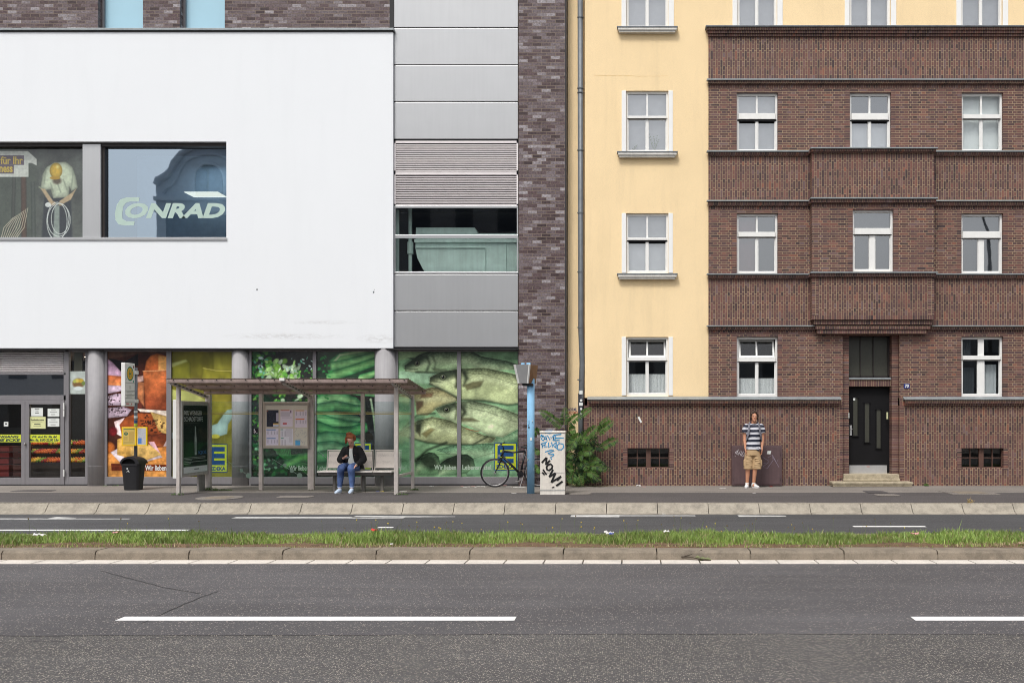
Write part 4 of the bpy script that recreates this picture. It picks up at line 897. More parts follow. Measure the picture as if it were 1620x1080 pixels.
# 5 + 6 fish
def fishes(x0, x1):
    cv = Canvas(x0, x1, 554, 755, .62, (122, 160, 122)); Z = zz(4.32, 600, 540)
    cv.poly(Z([(120, 50), (360, 55), (260, 110), (120, 130)]), (150, 180, 136), 2); cv.poly(Z([(120, 200), (420, 215), (340, 290), (120, 280)]), (146, 180, 150), 3); cv.poly(Z([(600, 50), (960, 50), (960, 125), (760, 110)]), (140, 184, 140), 3, edge=.3)
    def fish(P, base, dark, seed, edge=.75, lo=None):
        d = cv.poly(Z(P), base, 1.0); m_ = np.clip(d, 0, 1)
        xs = [p[0] for p in Z(P)]; top = np.full(cv.X.shape, 1e9)
        Q = Z(P); n = len(Q)
        for i in range(n):
            (ax, ay), (bx, by) = Q[i], Q[(i+1) % n]
            if abs(bx-ax) < 1e-6: continue
            t = (cv.X-ax)/(bx-ax); ok = (t >= 0) & (t <= 1); top = np.where(ok, np.minimum(top, ay+t*(by-ay)), top)
        dep = cv.Y-top; a = np.exp(-np.maximum(dep, 0)/9.0)*m_*edge; cv.blend(a, dark); cv.blend(np.exp(-np.maximum(d, 0)/2.6)*m_*.5, (36, 48, 38)); cv.blend(np.exp(-((dep-17)/7.0)**2)*m_*.35, (214, 226, 188))
        cv.noise(2.2, 1.2, .5, seed, m_*np.exp(-np.maximum(dep, 0)/16.0), octs=2)
    fish([(560, 700), (720, 640), (960, 560), (960, 700), (800, 790), (640, 790), (540, 800)], (92, 138, 104), (48, 76, 56), 21)
    fish([(380, 740), (560, 690), (960, 700), (960, 920), (600, 920), (500, 780)], (120, 162, 128), (70, 104, 78), 22, .5)
    fish([(170, 165), (270, 90), (360, 58), (620, 55), (700, 100), (870, 130), (962, 160), (962, 195), (800, 195), (560, 195), (420, 215), (270, 215), (175, 205)], (146, 172, 134), (50, 66, 52), 23, .9)
    fish([(120, 640), (180, 590), (260, 540), (360, 512), (480, 535), (600, 590), (720, 640), (800, 655), (770, 690), (640, 702), (450, 702), (330, 690), (200, 655)], (170, 180, 138), (82, 88, 66), 24, .7)
    fish([(120, 370), (250, 345), (360, 310), (520, 330), (535, 405), (400, 455), (330, 505), (255, 500), (245, 400)], (156, 152, 112), (92, 88, 64), 25, .8)
    fish([(345, 245), (420, 205), (560, 185), (720, 178), (900, 215), (962, 232), (962, 420), (880, 432), (720, 402), (560, 400), (450, 340), (345, 290)], (190, 204, 156), (60, 68, 50), 26, .95)
    fish([(378, 458), (450, 430), (560, 408), (640, 403), (800, 440), (962, 500), (962, 590), (840, 655), (740, 642), (600, 572), (520, 552), (420, 512)], (186, 204, 164), (84, 96, 74), 27, .9)
    fish([(245, 815), (290, 775), (340, 755), (380, 760), (410, 790), (416, 840), (400, 915), (245, 915)], (110, 150, 112), (30, 40, 34), 28, .8)
    fish([(405, 840), (460, 800), (540, 770), (600, 768), (645, 800), (655, 850), (600, 900), (520, 915), (400, 915)], (104, 142, 108), (30, 40, 34), 29, .8)
    for P, w in (([(345, 290), (450, 340), (560, 400), (720, 405), (880, 435), (962, 425)], 2), ([(120, 640), (255, 505), (380, 490)], 1.6), ([(200, 655), (330, 692), (450, 704), (640, 704), (740, 650)], 1.8), ([(250, 210), (420, 216), (560, 195)], 1.4), ([(170, 185), (260, 190)], .8), ([(345, 270), (420, 278)], .8), ([(245, 815), (330, 740), (460, 690)], 3)):
        cv.stroke(Z(P), w*1.1, (30, 38, 30), soft=3.2, op=.7)
    for P in ([(560, 210), (720, 225), (962, 300)], [(560, 440), (740, 480), (962, 560)], [(380, 770), (560, 765)], [(640, 800), (780, 760), (960, 760)]): cv.stroke(Z(P), .5, (70, 84, 62), op=.8)
    for (x, y, r) in ((258, 148, 3.6), (435, 243, 4.0), (460, 465, 4.0)):
        X_, Y_ = Z([(x, y)])[0]; cv.ell(X_, Y_, r*1.7, r*1.5, (60, 66, 50), soft=.4); cv.ell(X_, Y_, r, r, (120, 128, 100), soft=.2); cv.ell(X_, Y_, r*.6, r*.6, (14, 16, 14), soft=.2)
    for P, w, c in (([(520, 210), (535, 260), (525, 310)], 3.4, (40, 44, 34)), ([(575, 210), (600, 250), (575, 300)], 3, (52, 56, 42)), ([(320, 100), (345, 150), (325, 200)], 2.4, (60, 70, 56)), ([(555, 440), (585, 480), (560, 520)], 3.4, (56, 60, 46)), ([(518, 420), (530, 470), (520, 530)], 2, (70, 76, 60)), ([(360, 90), (385, 150), (375, 190)], 1.6, (80, 92, 74))):
        cv.stroke(Z(P), w*1.3, c, soft=4, op=.75)
    for P, c in (([(580, 300), (640, 275), (712, 270), (690, 310), (600, 332)], (122, 118, 84)), ([(560, 520), (640, 522), (685, 545), (560, 548)], (104, 100, 74)), ([(290, 630), (350, 590), (380, 600), (320, 655)], (150, 140, 92)), ([(360, 182), (450, 188), (470, 205), (380, 205)], (104, 118, 92)), ([(250, 570), (285, 560), (280, 650), (250, 610)], (72, 70, 52)), ([(250, 410), (300, 405), (300, 440), (260, 470)], (92, 70, 56)), ([(290, 350), (370, 350), (360, 380), (280, 385)], (120, 90, 70))):
        cv.poly(Z(P), c, 3.5, edge=.4, op=.75)
    cv.stroke(Z([(590, 595), (680, 615)]), 1, (150, 96, 70)); cv.poly(Z([(185, 112), (270, 112), (240, 128)]), (70, 84, 64), 1)
    for P, o_ in (([(170, 165), (225, 118), (300, 85), (330, 110), (280, 150), (230, 165), (180, 178)], .8), ([(345, 245), (420, 205), (520, 190), (530, 225), (470, 260), (400, 262), (350, 262)], .85), ([(378, 458), (440, 432), (520, 412), (520, 450), (470, 485), (420, 480)], .8), ([(560, 190), (600, 190), (610, 260), (575, 270)], .7), ([(255, 800), (330, 765), (385, 790), (400, 860), (350, 880), (300, 850)], .9), ([(420, 820), (540, 775), (620, 790), (640, 850), (560, 870), (480, 850)], .85), ([(245, 520), (300, 520), (290, 600), (245, 640)], .7), ([(560, 425), (590, 430), (600, 500), (570, 500)], .7)): cv.poly(Z(P), (30, 38, 31), 8, op=o_*.85)
    for (x, y, r) in ((258, 148, 3.4), (435, 243, 3.8), (460, 465, 3.8)):
        X_, Y_ = Z([(x, y)])[0]; cv.ell(X_, Y_, r*1.25, r*1.1, (120, 128, 104), soft=.4); cv.ell(X_, Y_, r*.8, r*.8, (12, 14, 12), soft=.3); cv.ell(X_-r*.25, Y_-r*.3, r*.2, r*.2, (220, 226, 214))
    cv.noise(26, 20, .3, 35); cv.noise(8, 6, .18, 31); cv.I = np.clip((cv.I-70)*1.1+66, 8, 240)*np.array([.97, .96, .95]); cv.noise(1.6, 1.2, .12, 33); put(cv)
fishes(629.5, 723); fishes(729, 820)
tpx('picture_lettering', 'Wir lieben', 687, 735, 721.5, 742.5, YPp-.003, M['pale_text'], SH, bold=.02); tpx('picture_lettering', 'Lebensmittel.', 731.5, 735, 779, 742.5, YPp-.003, M['pale_text'], SH, bold=.02)
# ================================================================== THE APARTMENT HOUSE (right)
AP = thing('apartment_building', (3, 0, 0), 'old apartment house with yellow render and a dark brick front with projecting bay', 'building')
XE = 24.0; YY = .06; ZT = 14.0
xb = fx(1121); xbase = fx(929)
RU, SO, RO, HE = 0, 1, 2, 3
BM = [M['brick_run'], M['brick_sold'], M['brick_row'], M['brick_head']]
z = lambda py: fz(py)
rowA, rowB, rowC = (146.5, 239), (337.5, 432), (532.5, 627)
brick_holes = []
for (a, b) in ((1165.5, 1230.5), (1344.5, 1409.5), (1521.5, 1587)):
    brick_holes.append((fx(a), fx(b), z(240), z(rowA[0])))
for (a, b) in ((1165.5, 1230.5), (1521, 1587)):
    brick_holes += [(fx(a), fx(b), z(433.5), z(rowB[0])), (fx(a), fx(b), z(628), z(rowC[0]))]
for a in (1698, 1875, 2052, 2229, 2406):
    for (u, t) in ((240, rowA[0]), (433.5, rowB[0]), (628, rowC[0])): brick_holes.append((fx(a), fx(a+66), z(u), z(t)))
cellar = [(fx(992.5), fx(1059), z(739.5), z(708.5)), (fx(1521), fx(1587.5), z(739.5), z(708.5))]
door_h = (fx(1333.5), fx(1423), -.01, z(530))
mb = MB()
mb.mat(SO).wall(xb, XE, z(119), z(48), 0)
mb.mat(RO).wall(xb, XE, z(127), z(119), 0)
mb.mat(RO).wall(xb, XE, z(139), z(127), 0)
mb.mat(RU).wall(xb, XE, z(241), z(139), 0, brick_holes, .16, HE)
mb.mat(SO).wall(xb, XE, z(312), z(241), 0); mb.mat(RO).wall(xb, XE, z(331), z(312), 0)
mb.mat(RU).wall(xb, XE, z(434), z(331), 0, brick_holes, .16, HE)
mb.mat(SO).wall(xb, XE, z(507), z(434), 0); mb.mat(RO).wall(xb, XE, z(526), z(507), 0)
mb.mat(RU).wall(xb, XE, z(629), z(526), 0, brick_holes+[door_h], .16, HE)
mb.mat(RO).wall(xbase-.07, fx(1333.5), z(641), z(629), 0); mb.wall(fx(1423), XE, z(641), z(629), 0)
mb.mat(SO).wall(xbase, XE, 0, z(641), 0, cellar+[door_h], .14, HE); mb.mat(HE).wall(xbase-.08, xbase, 0, z(629), 0)
mb.mat(HE).quad((xbase-.08, 0, 0), (xbase-.08, 0, z(629)), (xbase-.08, .3, z(629)), (xbase-.08, .3, 0))
mb.quad((xb, 0, z(629)), (xb, 0, z(48)), (xb, .2, z(48)), (xb, .2, z(629)))
mb.build('brick_wall', BM, AP)
# header-brick borders beside each opening, a whisker proud
def border(a, b, c, d, Y=0): mb = MB(); mb.box(a, b, Y-.006, Y+.003, c, d); mb.build('brick_border', [M['brick_head']], AP)
for h in brick_holes:
    border(h[0]-.105, h[0], h[2]+.01, h[3]+.06); border(h[1], h[1]+.105, h[2]+.01, h[3]+.06)
for h in cellar: border(h[0]-.10, h[0], h[2]-.05, h[3]); border(h[1], h[1]+.10, h[2]-.05, h[3])
border(fx(1324), fx(1333), .16, z(641)); border(fx(1423.5), fx(1430.5), .16, z(641))
# yellow render
yh = []
for (t, u) in ((-52, 43), (142.5, 240.5), (336.5, 432.5), (532.5, 626.5)): yh.append((fx(990.5), fx(1057.5), z(u), z(t)))
for (a, b) in ((1166.5, 1230), (1344.5, 1410), (1521.5, 1587.5), (1698, 1764), (1875, 1941), (2052, 2118), (2229, 2295), (2406, 2472)): yh.append((fx(a), fx(b), z(43.5), z(-52)))
mb = MB(); xl = fx(925)
mb.wall(xl, xb, z(629), z(48), YY, yh, .12); mb.wall(xl, XE, z(48), ZT, YY, yh, .12)
xr0 = fx(897)
mb.quad((xl, YY, z(640)), (xl, YY, ZT), (xl, .26, ZT), (xl, .26, z(640))); mb.wall(xr0, xl, 0, ZT, .26)
mb.quad((xl, YY, z(640)), (xl, .26, z(640)), (fx(930), .26, z(640)), (fx(930), YY, z(640)))
mb.build('yellow_wall', M['yellow'], AP)
# fine hairline in the render
mb = MB(); pts = [(fx(940+i*4.5), YY-.001, fz(118.5+random.uniform(-.6, .6)+(.8 if i > 12 else 0))) for i in range(27)]; ribbon(mb, pts, .006, t=.001); mb.build('render_crack', mat('pale_crack', col(228, 192, 130), .9), AP)
# white bands beside the yellow wall's windows and their moulded sills
for h in yh:
    if h[3] > 12.0:
        bs = ((h[0]-.11, h[0]-.002), (h[1]+.002, h[1]+.13)); zb, zt_ = h[2], h[3]
    else: bs = ((h[0]-.105, h[0]-.002), (h[1]+.002, h[1]+.105)); zb, zt_ = h[2]+.02, h[3]
    for a, b in bs: mb = MB(); mb.box(a, b, YY-.018, YY+.01, zb, zt_); mb.build('window_band', M['white_surround'], AP, bevel=.003)
for py in (43.5, 240.5, 433):
    mb = MB(); mb.box(fx(976), fx(1072), YY-.15, YY+.02, z(py+2.0), z(py)); s_ = mb.build('window_sill', M['zinc_dark'], AP, bevel=.008)
    mb = MB(); mb.box(fx(977.5), fx(1070.5), YY-.14, YY, z(py+6), z(py+2.2)); mb.box(fx(979.5), fx(1068.5), YY-.115, YY, z(py+9), z(py+6.1)); mb.build('sill_moulding', M['sill'], s_, bevel=.012)
# string courses: zinc cap on a projecting rowlock course
def ledge(y0, y1, x0, x1, Y=0, p=.09, left=True, right=False, name='string_course'):
    zc = z(y0)-.036
    mb = MB(); mb.mat(0).box(x0-(.05 if left else 0), x1+(.05 if right else 0), Y-p-.025, Y+.02, zc, zc+.028); mb.mat(1).box(x0-(.02 if left else 0), x1+(.02 if right else 0), Y-p+.025, Y+.01, z(y1), zc-.001)
    mb.box(x0, x1, Y-p*.45, Y+.009, z(y1)-.022, z(y1)-.001)
    return mb.build(name, [M['zinc'], M['brick_row']], AP)
BX0, BX1, BY = fx(1284.5, -.28), fx(1478, -.28), -.28
mb = MB(); zc = z(44.5); mb.mat(0).box(xb-.08, XE, -.17, .06, zc-.03, zc); mb.mat(1).box(xb-.05, XE, -.13, .05, z(50.5), zc-.031); mb.box(xb-.03, XE, -.09, .01, z(54.5), z(50.6)); mb.box(xb-.015, XE, -.045, .01, z(58.5), z(54.6)); mb.build('cornice', [M['zinc_dark'], M['brick_row']], AP)
ledge(126.5, 133, xb, XE)
for a, b, nm in ((239.5, 246, 1), (317.5, 325, 1), (433, 440, 1)):
    ledge(a, b, xb, BX0-.002); ledge(a, b, BX1+.002, XE, left=False)
    ledge(a, b, BX0, BX1, BY, .10, True, True, 'bay_string_course')
    for s_, xx in ((-1, BX0), (1, BX1)): 
        mb = MB(); zc = z(a)-.036; x0, x1 = sorted((xx+s_*.001, xx+s_*.05)); mb.mat(0).box(x0, x1, BY+.021, -.116, zc, zc+.028); mb.mat(1).box(x0, x1-.0, BY+.011, -.066, z(b), zc-.001); mb.build('bay_string_course', [M['zinc'], M['brick_row']], AP)
ledge(514.5, 521, xb, fx(1290)); ledge(514.5, 521, fx(1472), XE, left=False)
def base_ledge(x0, x1, l, r):
    zc = z(632.2); mb = MB(); mb.mat(0).prism([(-.15, zc), (-.15, zc+.012), (.0, zc+.075), (.0, zc)], (x0-(.03 if l else 0), 0, 0), (0, 1, 0), (0, 0, 1), (x1-x0+(.03 if l else 0)+(.03 if r else 0), 0, 0))
    mb.mat(1).box(x0, x1, -.11, .01, z(637.5), zc-.001); mb.box(x0, x1, -.05, .009, z(641.5), z(637.5)-.001); mb.build('base_course', [M['zinc'], M['brick_row']], AP)
base_ledge(fx(931.5), fx(1327.5), True, True); base_ledge(fx(1430.5), XE, True, False)
# bay
bayh = (fx(1349, BY), fx(1413.5, BY), z(433), z(335.5))
ZB = 1.6+(661-505.5)/sc(BY)
mb = MB()
mb.mat(SO).wall(BX0, BX1, z(312), z(240), BY); mb.mat(RO).wall(BX0, BX1, z(331), z(312), BY); mb.mat(RU).wall(BX0, BX1, z(434), z(331), BY, [bayh], .16, HE); mb.mat(SO).wall(BX0, BX1, ZB+.10, z(434), BY); mb.mat(RO).wall(BX0, BX1, ZB, ZB+.10, BY)
for xx, s_ in ((BX0, 1), (BX1, -1)):
    P = [(xx, BY, ZB), (xx, 0, ZB), (xx, 0, z(240)), (xx, BY, z(240))]; mb.mat(RU).quad(*(P if s_ < 0 else P[::-1]))
mb.quad((BX0, BY, ZB), (BX0, 0, ZB), (BX1, 0, ZB), (BX1, BY, ZB)); mb.build('bay', BM, AP)
border(bayh[0]-.105, bayh[0], bayh[2]+.01, bayh[3]+.06, BY); border(bayh[1], bayh[1]+.105, bayh[2]+.01, bayh[3]+.06, BY); border(BX0, BX0+.15, ZB+.1, z(441), BY); border(BX1-.15, BX1, ZB+.1, z(441), BY)
mb = MB(); mb.box(BX0, BX1, BY+.01, -.001, z(240)-.02, z(240)-.008); mb.build('bay_roof', M['zinc'], AP)
mb = MB(); mb.mat(2); zc = ZB
for i, (a, b) in enumerate(((1288, 1474.5), (1290.5, 1472), (1293, 1465.5))):
    Yk = BY+.03+.035*i+.02; zc2 = zc-.105; mb.box(fx(a, Yk), fx(b, Yk), Yk, -.001, zc2, zc-.018); mb.box(fx(a, Yk)+.02, fx(b, Yk)-.02, Yk+.03, -.001, zc-.0179, zc-.0005); zc = zc2
mb.build('bay_corbel', BM, AP)
# windows
def window(x0, x1, zb, zt, Y, tr=(.40, .44), uppersplit=True, midw=.045, fw=.05, glass='glass', curt=(), name='window', tilt=False, gap=0):
    w, h = x1-x0, zt-zb; ztr1 = zt-tr[0]*h; ztr0 = zt-tr[1]*h; xm = (x0+x1)/2
    mb = MB(); d0, d1 = Y+.055, Y+.13
    mb.box(x0, x0+fw, d0, d1, zb, zt); mb.box(x1-fw, x1, d0, d1, zb, zt); mb.box(x0+fw, x1-fw, d0, d1, zb, zb+fw*1.3); mb.box(x0+fw, x1-fw, d0, d1, zt-fw*1.1, zt)
    mb.box(x0+fw, x1-fw, d0-.035, d1, ztr0, ztr1)     # heavy transom
    mb.box(xm-midw/2, xm+midw/2, d0+.01, d1, zb+fw*1.3, ztr0-.001)
    if uppersplit and not tilt: mb.box(xm-midw/2, xm+midw/2, d0+.01, d1, ztr1+.001, zt-fw*1.1)
    # inner sash edges
    for (a, b, c, d) in ((x0+fw, xm-midw/2, zb+fw*1.3, ztr0), (xm+midw/2, x1-fw, zb+fw*1.3, ztr0)):
        e = .018; mb.box(a, a+e, d0+.02, d1, c, d-.001); mb.box(b-e, b, d0+.02, d1, c, d-.001); mb.box(a+e, b-e, d0+.02, d1, c, c+e); mb.box(a+e, b-e, d0+.02, d1, d-e-.001, d-.001)
    o = mb.build(name, M['white_frame'], AP, bevel=.004)
    mb = MB(); mb.box(x0+fw*.4, x1-fw*.4, d0-.004, d0+.012, ztr0-.016-gap, ztr0-.001); mb.build('sash_shade_strip', M['dark'], o)  # dark strip below the transom, sash recess shade put in as colour
    if gap:
        mb = MB(); mb.box(x0+fw, xm-midw/2-.001, d1-.03, d1-.02, ztr0-.055-gap, ztr0-.02); mb.box(xm+midw/2+.001, x1-fw, d1-.03, d1-.02, ztr0-.055-gap, ztr0-.02); mb.build('pane_shade_strip', M['dark'], o)  # dark strips painting the recess shade at the top of the lower panes
    if tilt:
        mb = MB(); a, b, c, d = x0+fw+.01, x1-fw-.01, ztr1+.01, zt-fw*1.1; dy = .12; e = .045
        for (p, q_, r_, s_) in ((a, a+e, c, d), (b-e, b, c, d), (a+e, b-e, c, c+e), (a+e, b-e, d-e, d), (xm-.02, xm+.02, c+e, d-e)):
            t0, t1 = (r_-c)/(d-c)*dy, (s_-c)/(d-c)*dy
            mb.add([(p, d0+.03+t0, r_), (q_, d0+.03+t0, r_), (q_, d0+.07+t0, r_), (p, d0+.07+t0, r_), (p, d0+.03+t1, s_), (q_, d0+.03+t1, s_), (q_, d0+.07+t1, s_), (p, d0+.07+t1, s_)], [(0,3,2,1),(4,5,6,7),(0,1,5,4),(1,2,6,5),(2,3,7,6),(3,0,4,7)])
        mb.build('tilted_sash', M['white_frame'], o)
        mb = MB(); mb.quad((a, d0+.05, c), (b, d0+.05, c), (b, d0+.05+dy, d), (a, d0+.05+dy, d)); mb.build('pane', M['glass_dark'], o)
        mb = MB(); mb.quad((x0, Y+.10, zb), (x1, Y+.10, zb), (x1, Y+.10, ztr0), (x0, Y+.10, ztr0)); mb.build('pane', M[glass], o)
    else:
        mb = MB(); mb.quad((x0, Y+.10, zb), (x1, Y+.10, zb), (x1, Y+.10, zt), (x0, Y+.10, zt)); mb.build('pane', M[glass], o)
    for c in curt:   # (u0,u1,v0,v1,material,fold)
        u0, u1, v0, v1, m, fold = c; a, b = x0+w*u0, x0+w*u1; c0, c1 = zb+h*v0, zb+h*v1; n = 40; mb = MB(); yc = Y+.22
        for i in range(n+1):
            xx = a+(b-a)*i/n; yy = yc+(fold*.018*math.sin(i*1.9)+fold*.01*math.sin(i*.8)); mb.v += [(xx, yy, c0+(fold*.006*math.sin(i*1.9))), (xx, yy, c1)]
        for i in range(n): mb.f.append((2*i, 2*i+2, 2*i+3, 2*i+1)); mb.m.append(0)
        mb.build('curtain' if fold else 'blind', M[m], o, smooth=bool(fold))
    return o
full = lambda m, f=0: ((0, 1, 0, 1, m, f),)
H = yh
window(*H[0][:4], YY, glass='glass', curt=full('blind_grey')); 
window(*H[1][:4], YY, curt=full('blind_grey'))
window(*H[2][:4], YY, gap=.02, curt=((0, 1, .56, 1, 'blind_grey', 0), (0, 1, 0, .56, 'blind', 0)))
wC = window(*H[3][:4], YY, tr=(.345, .40), glass='glass_dark', curt=((0, 1, .05, .38, 'lace', 1),), tilt=True)
for h in H[4:]: window(*h[:4], YY, glass='glass', curt=full('blind_grey'))
b0 = brick_holes
window(*b0[0][:4], .02, gap=.03, tr=(.34, .44), curt=full('blind_grey')); window(*b0[1][:4], .02, gap=.02, tr=(.34, .45), curt=((0, 1, 0, .56, 'blind', 0), (0, 1, .56, 1, 'curtain_dark', 0))); window(*b0[2][:4], .02, tr=(.36, .43), glass='glass_dark', curt=full('blind'))
window(*b0[3][:4], .02, tr=(.30, .38), glass='glass', curt=((0, .5, 0, 1, 'curtain_red', 0), (.5, 1, 0, 1, 'curtain_dark', 0)))
window(*b0[4][:4], .02, tr=(.345, .41), glass='glass_dark', curt=((0, 1, .05, .32, 'lace', 1),), tilt=True)
window(*b0[5][:4], .02, tr=(.29, .40), uppersplit=False, midw=.12, glass='glass', curt=full('curtain_dark'))
window(*b0[6][:4], .02, tr=(.31, .38), midw=.14, glass='glass_dark', curt=((.62, .92, .06, .55, 'curtain', 1), (.05, .38, .06, .5, 'curtain_dark', 1), (.08, .3, .68, .97, 'curtain_dark', 1)))
for h in b0[7:]: window(*h[:4], .02, curt=full('blind_grey'))
window(*bayh, BY+.02, tr=(.29, .39), uppersplit=False, midw=.12, glass='glass', curt=full('curtain_dark'))
# houseplants and candles standing in the windows
def sprig(x, Y, zb, h, n, m, parent, seed):
    r = random.Random(seed); mb = MB()
    for k in range(n):
        a = r.uniform(-.9, .9); L = h*r.uniform(.4, 1); p = [(x, Y, zb), (x+a*L*.3, Y, zb+L*.6), (x+a*L*.6, Y, zb+L)]; mb.tube(p, .002, 3)
        for t in (.5, .7, .85, 1):
            q_ = Vector(p[0]).lerp(Vector(p[2]), t); w = .018; mb.quad(q_+Vector((-w, 0, 0)), q_+Vector((0, -.01, -w*.5)), q_+Vector((w, 0, .01)), q_+Vector((0, 0, w)))
    return mb.build('houseplant', m, parent)
gp = mat('houseplant_green', col(120, 140, 96), .7)
w1 = bpy.data.objects['window.001']; sprig(fx(1036), YY+.16, z(236), .42, 9, gp, w1, 1); sprig(fx(1003), YY+.16, z(236), .15, 6, gp, w1, 2)
# cellar windows
for h in cellar:
    mb = MB(); d = .09; x0, x1, zb, zt_ = h; xm = (x0+x1)/2; t = .018
    mb.box(x0, x1, d, d+.04, zb, zb+t); mb.box(x0, x1, d, d+.04, zt_-t, zt_); mb.box(x0, x0+t, d, d+.04, zb, zt_); mb.box(x1-t, x1, d, d+.04, zb, zt_); mb.box(xm-.055, xm+.055, d-.01, d+.05, zb, zt_); mb.box(x0, x1, d, d+.04, (zb+zt_)/2-.008, (zb+zt_)/2+.008)
    for q_ in (x0+(xm-x0)*.47, x1-(x1-xm)*.47): mb.box(q_-.009, q_+.009, d-.002, d+.042, zb, zt_)
    o = mb.build('cellar_window', M['brown_frame'], AP); mb = MB(); mb.quad((x0, d+.03, zb), (x1, d+.03, zb), (x1, d+.03, zt_), (x0, d+.03, zt_)); mb.build('pane', M['glass_dark'], o)
    mb = MB(); mb.box(x0, x1, .5, .52, zb-.1, zt_+.1); mb.build('cellar_dark', M['interior'], o)
# entrance recess
Y1, Y2 = .12, .36
dx0, dx1 = fx(1343.5, Y2), fx(1404.5, Y2)
zs = z(749.5)
mb = MB(); mb.mat(HE)
jl0, jl1 = door_h[0], fx(1343, Y1); jr0, jr1 = fx(1411, Y1), door_h[1]; zt_ = z(530)
for a, b in ((jl0+.002, jl1), (jr0, jr1-.002)): mb.box(a, b, Y1, Y2+.05, 0, zt_+.05)
mb.mat(HE).box(dx1+.06, jr0-.001, Y1+.11, Y2+.05, 0, zt_+.05)
mb.mat(RO).box(jl1+.001, jr0-.001, Y2-.14, Y2+.05, fz(611, Y2-.14), fz(600.5, Y2-.14)); mb.mat(RU).box(door_h[0], door_h[1], .161, .5, zt_, zt_+.1)
mb.build('door_surround', BM, AP)
mb = MB(); mb.box(jl1, jr0-.003, Y2-.17, Y2, fz(600, Y2-.15), fz(597, Y2-.15)); mb.build('transom_sill', M['zinc'], AP)
tz0, tz1 = fz(596.5, Y2), zt_
mb = MB(); x0, x1 = jl1+.0, dx1+.05
for a, b in ((x0, x0+.03), (x0+(x1-x0)*.31-.01, x0+(x1-x0)*.31+.01), (x0+(x1-x0)*.61-.012, x0+(x1-x0)*.61+.012), (x1-.06, x1)): mb.box(a, b, Y2-.03, Y2+.03, tz0, tz1)
mb.box(x0, x1, Y2-.03, Y2+.03, tz0, tz0+.03); mb.box(x0, x1, Y2-.03, Y2+.03, tz1-.03, tz1); tw = mb.build('transom_window', M['lamp_frame'], AP)
mb = MB(); mb.box(x0, x1, Y2+.0, Y2+.02, tz0+.03, tz1-.03); mb.build('pane', M['ribbed'], tw)
mb = MB(); d0 = zs+.0; d1 = fz(611.5, Y2); mb.box(dx0-.05, dx1+.05, Y2, Y2+.05, d0, d1); dr = mb.build('front_door', M['door_black'], AP)
Yd2 = Y2-.012
for (a, b, t, u) in ((1349.5, 1356.5, 628.5, 689), (1368, 1375, 637.5, 699), (1386.5, 1393, 647.5, 708.5)):
    mb = MB(); X0, X1, Z0_, Z1_ = fx(a, Y2), fx(b, Y2), fz(u, Y2), fz(t, Y2)
    mb.box(X0-.03, X1+.03, Y2-.03, Y2-.001, Z1_, Z1_+.018); mb.box(X0-.03, X1+.03, Y2-.035, Y2-.001, Z0_-.02, Z0_); mb.box(X0-.018, X0, Y2-.02, Y2-.001, Z0_, Z1_); mb.box(X1, X1+.018, Y2-.02, Y2-.001, Z0_, Z1_); l_ = mb.build('door_light', M['door_black'], dr)
    mb = MB(); mb.box(X0, X1, Y2-.006, Y2-.001, Z0_, Z1_); mb.build('pane', M['ribbed'], l_)
mb = MB(); mb.box(fx(1343.5, Y2), fx(1403, Y2), Y2-.012, Y2-.001, fz(748.5, Y2), fz(735.5, Y2)); kp = mb.build('kick_plate', M['steel'], dr)
mb = MB(); mb.box(fx(1371, Y2), fx(1375.5, Y2), Y2-.015, Y2-.012, fz(738.2, Y2), fz(737.2, Y2)); mb.build('mark', M['spray_red'], kp)
mb = MB(); mb.box(fx(1344.2, Y2), fx(1347.4, Y2), Y2-.02, Y2-.001, fz(688.5, Y2), fz(672.5, Y2)); mb.tube([(fx(1346, Y2), Y2-.02, fz(678, Y2)), (fx(1346, Y2), Y2-.06, fz(678, Y2)), (fx(1347.5, Y2), Y2-.06, fz(678.5, Y2))], .009, 6); mb.build('handle', M['steel'], dr)
mb = MB(); mb.box(fx(1349.3, Y2), fx(1352.7, Y2), Y2-.016, Y2-.013, fz(633.3, Y2), fz(629, Y2)); mb.build('sticker', M['paper'], dr)
mb = MB(); mb.box(fx(1402.3, .2), fx(1404.7, .2), .18, .23, fz(662.5, .2), fz(651.7, .2)); 
o = mb.build('doorbell_panel', mat('bell_panel_beige', col(190, 190, 150), .5), AP)
mb = MB(); mb.box(fx(1342.6, .1), fx(1343.6, .1), .10, .119, fz(661, .1), fz(653, .1)); mb.build('doorbell_panel', M['paper'], AP)
mb = MB(); mb.box(fx(1333, 0), fx(1422.5, 0), -.10, .42, .115, .175); mb.box(fx(1334, 0), fx(1421.5, 0), -.085, .42, .17, zs); mb.box(fx(1317.5, -.35), fx(1443, -.35), -.38, .0, .01, .06); mb.box(fx(1316.5, -.35), fx(1444, -.35), -.40, .0, .06, .114)
mb.build('doorstep', M['step'], AP, bevel=.012)
# house number plate
mb = MB(); mb.box(fx(1429.7), fx(1438.8), -.014, 0, z(614), z(606.8)); hn = mb.build('house_number', mat('enamel_blue', col(40, 52, 120), .3), AP, bevel=.003)
text('house_number_digits', '70', (fx(1431.2), -.015, z(613.2)), (fx(1437.4)-fx(1431.2), 0, 0), (0, 0, z(607.7)-z(613.2)), M['white_text'], hn, shear=.15, bold=.03)
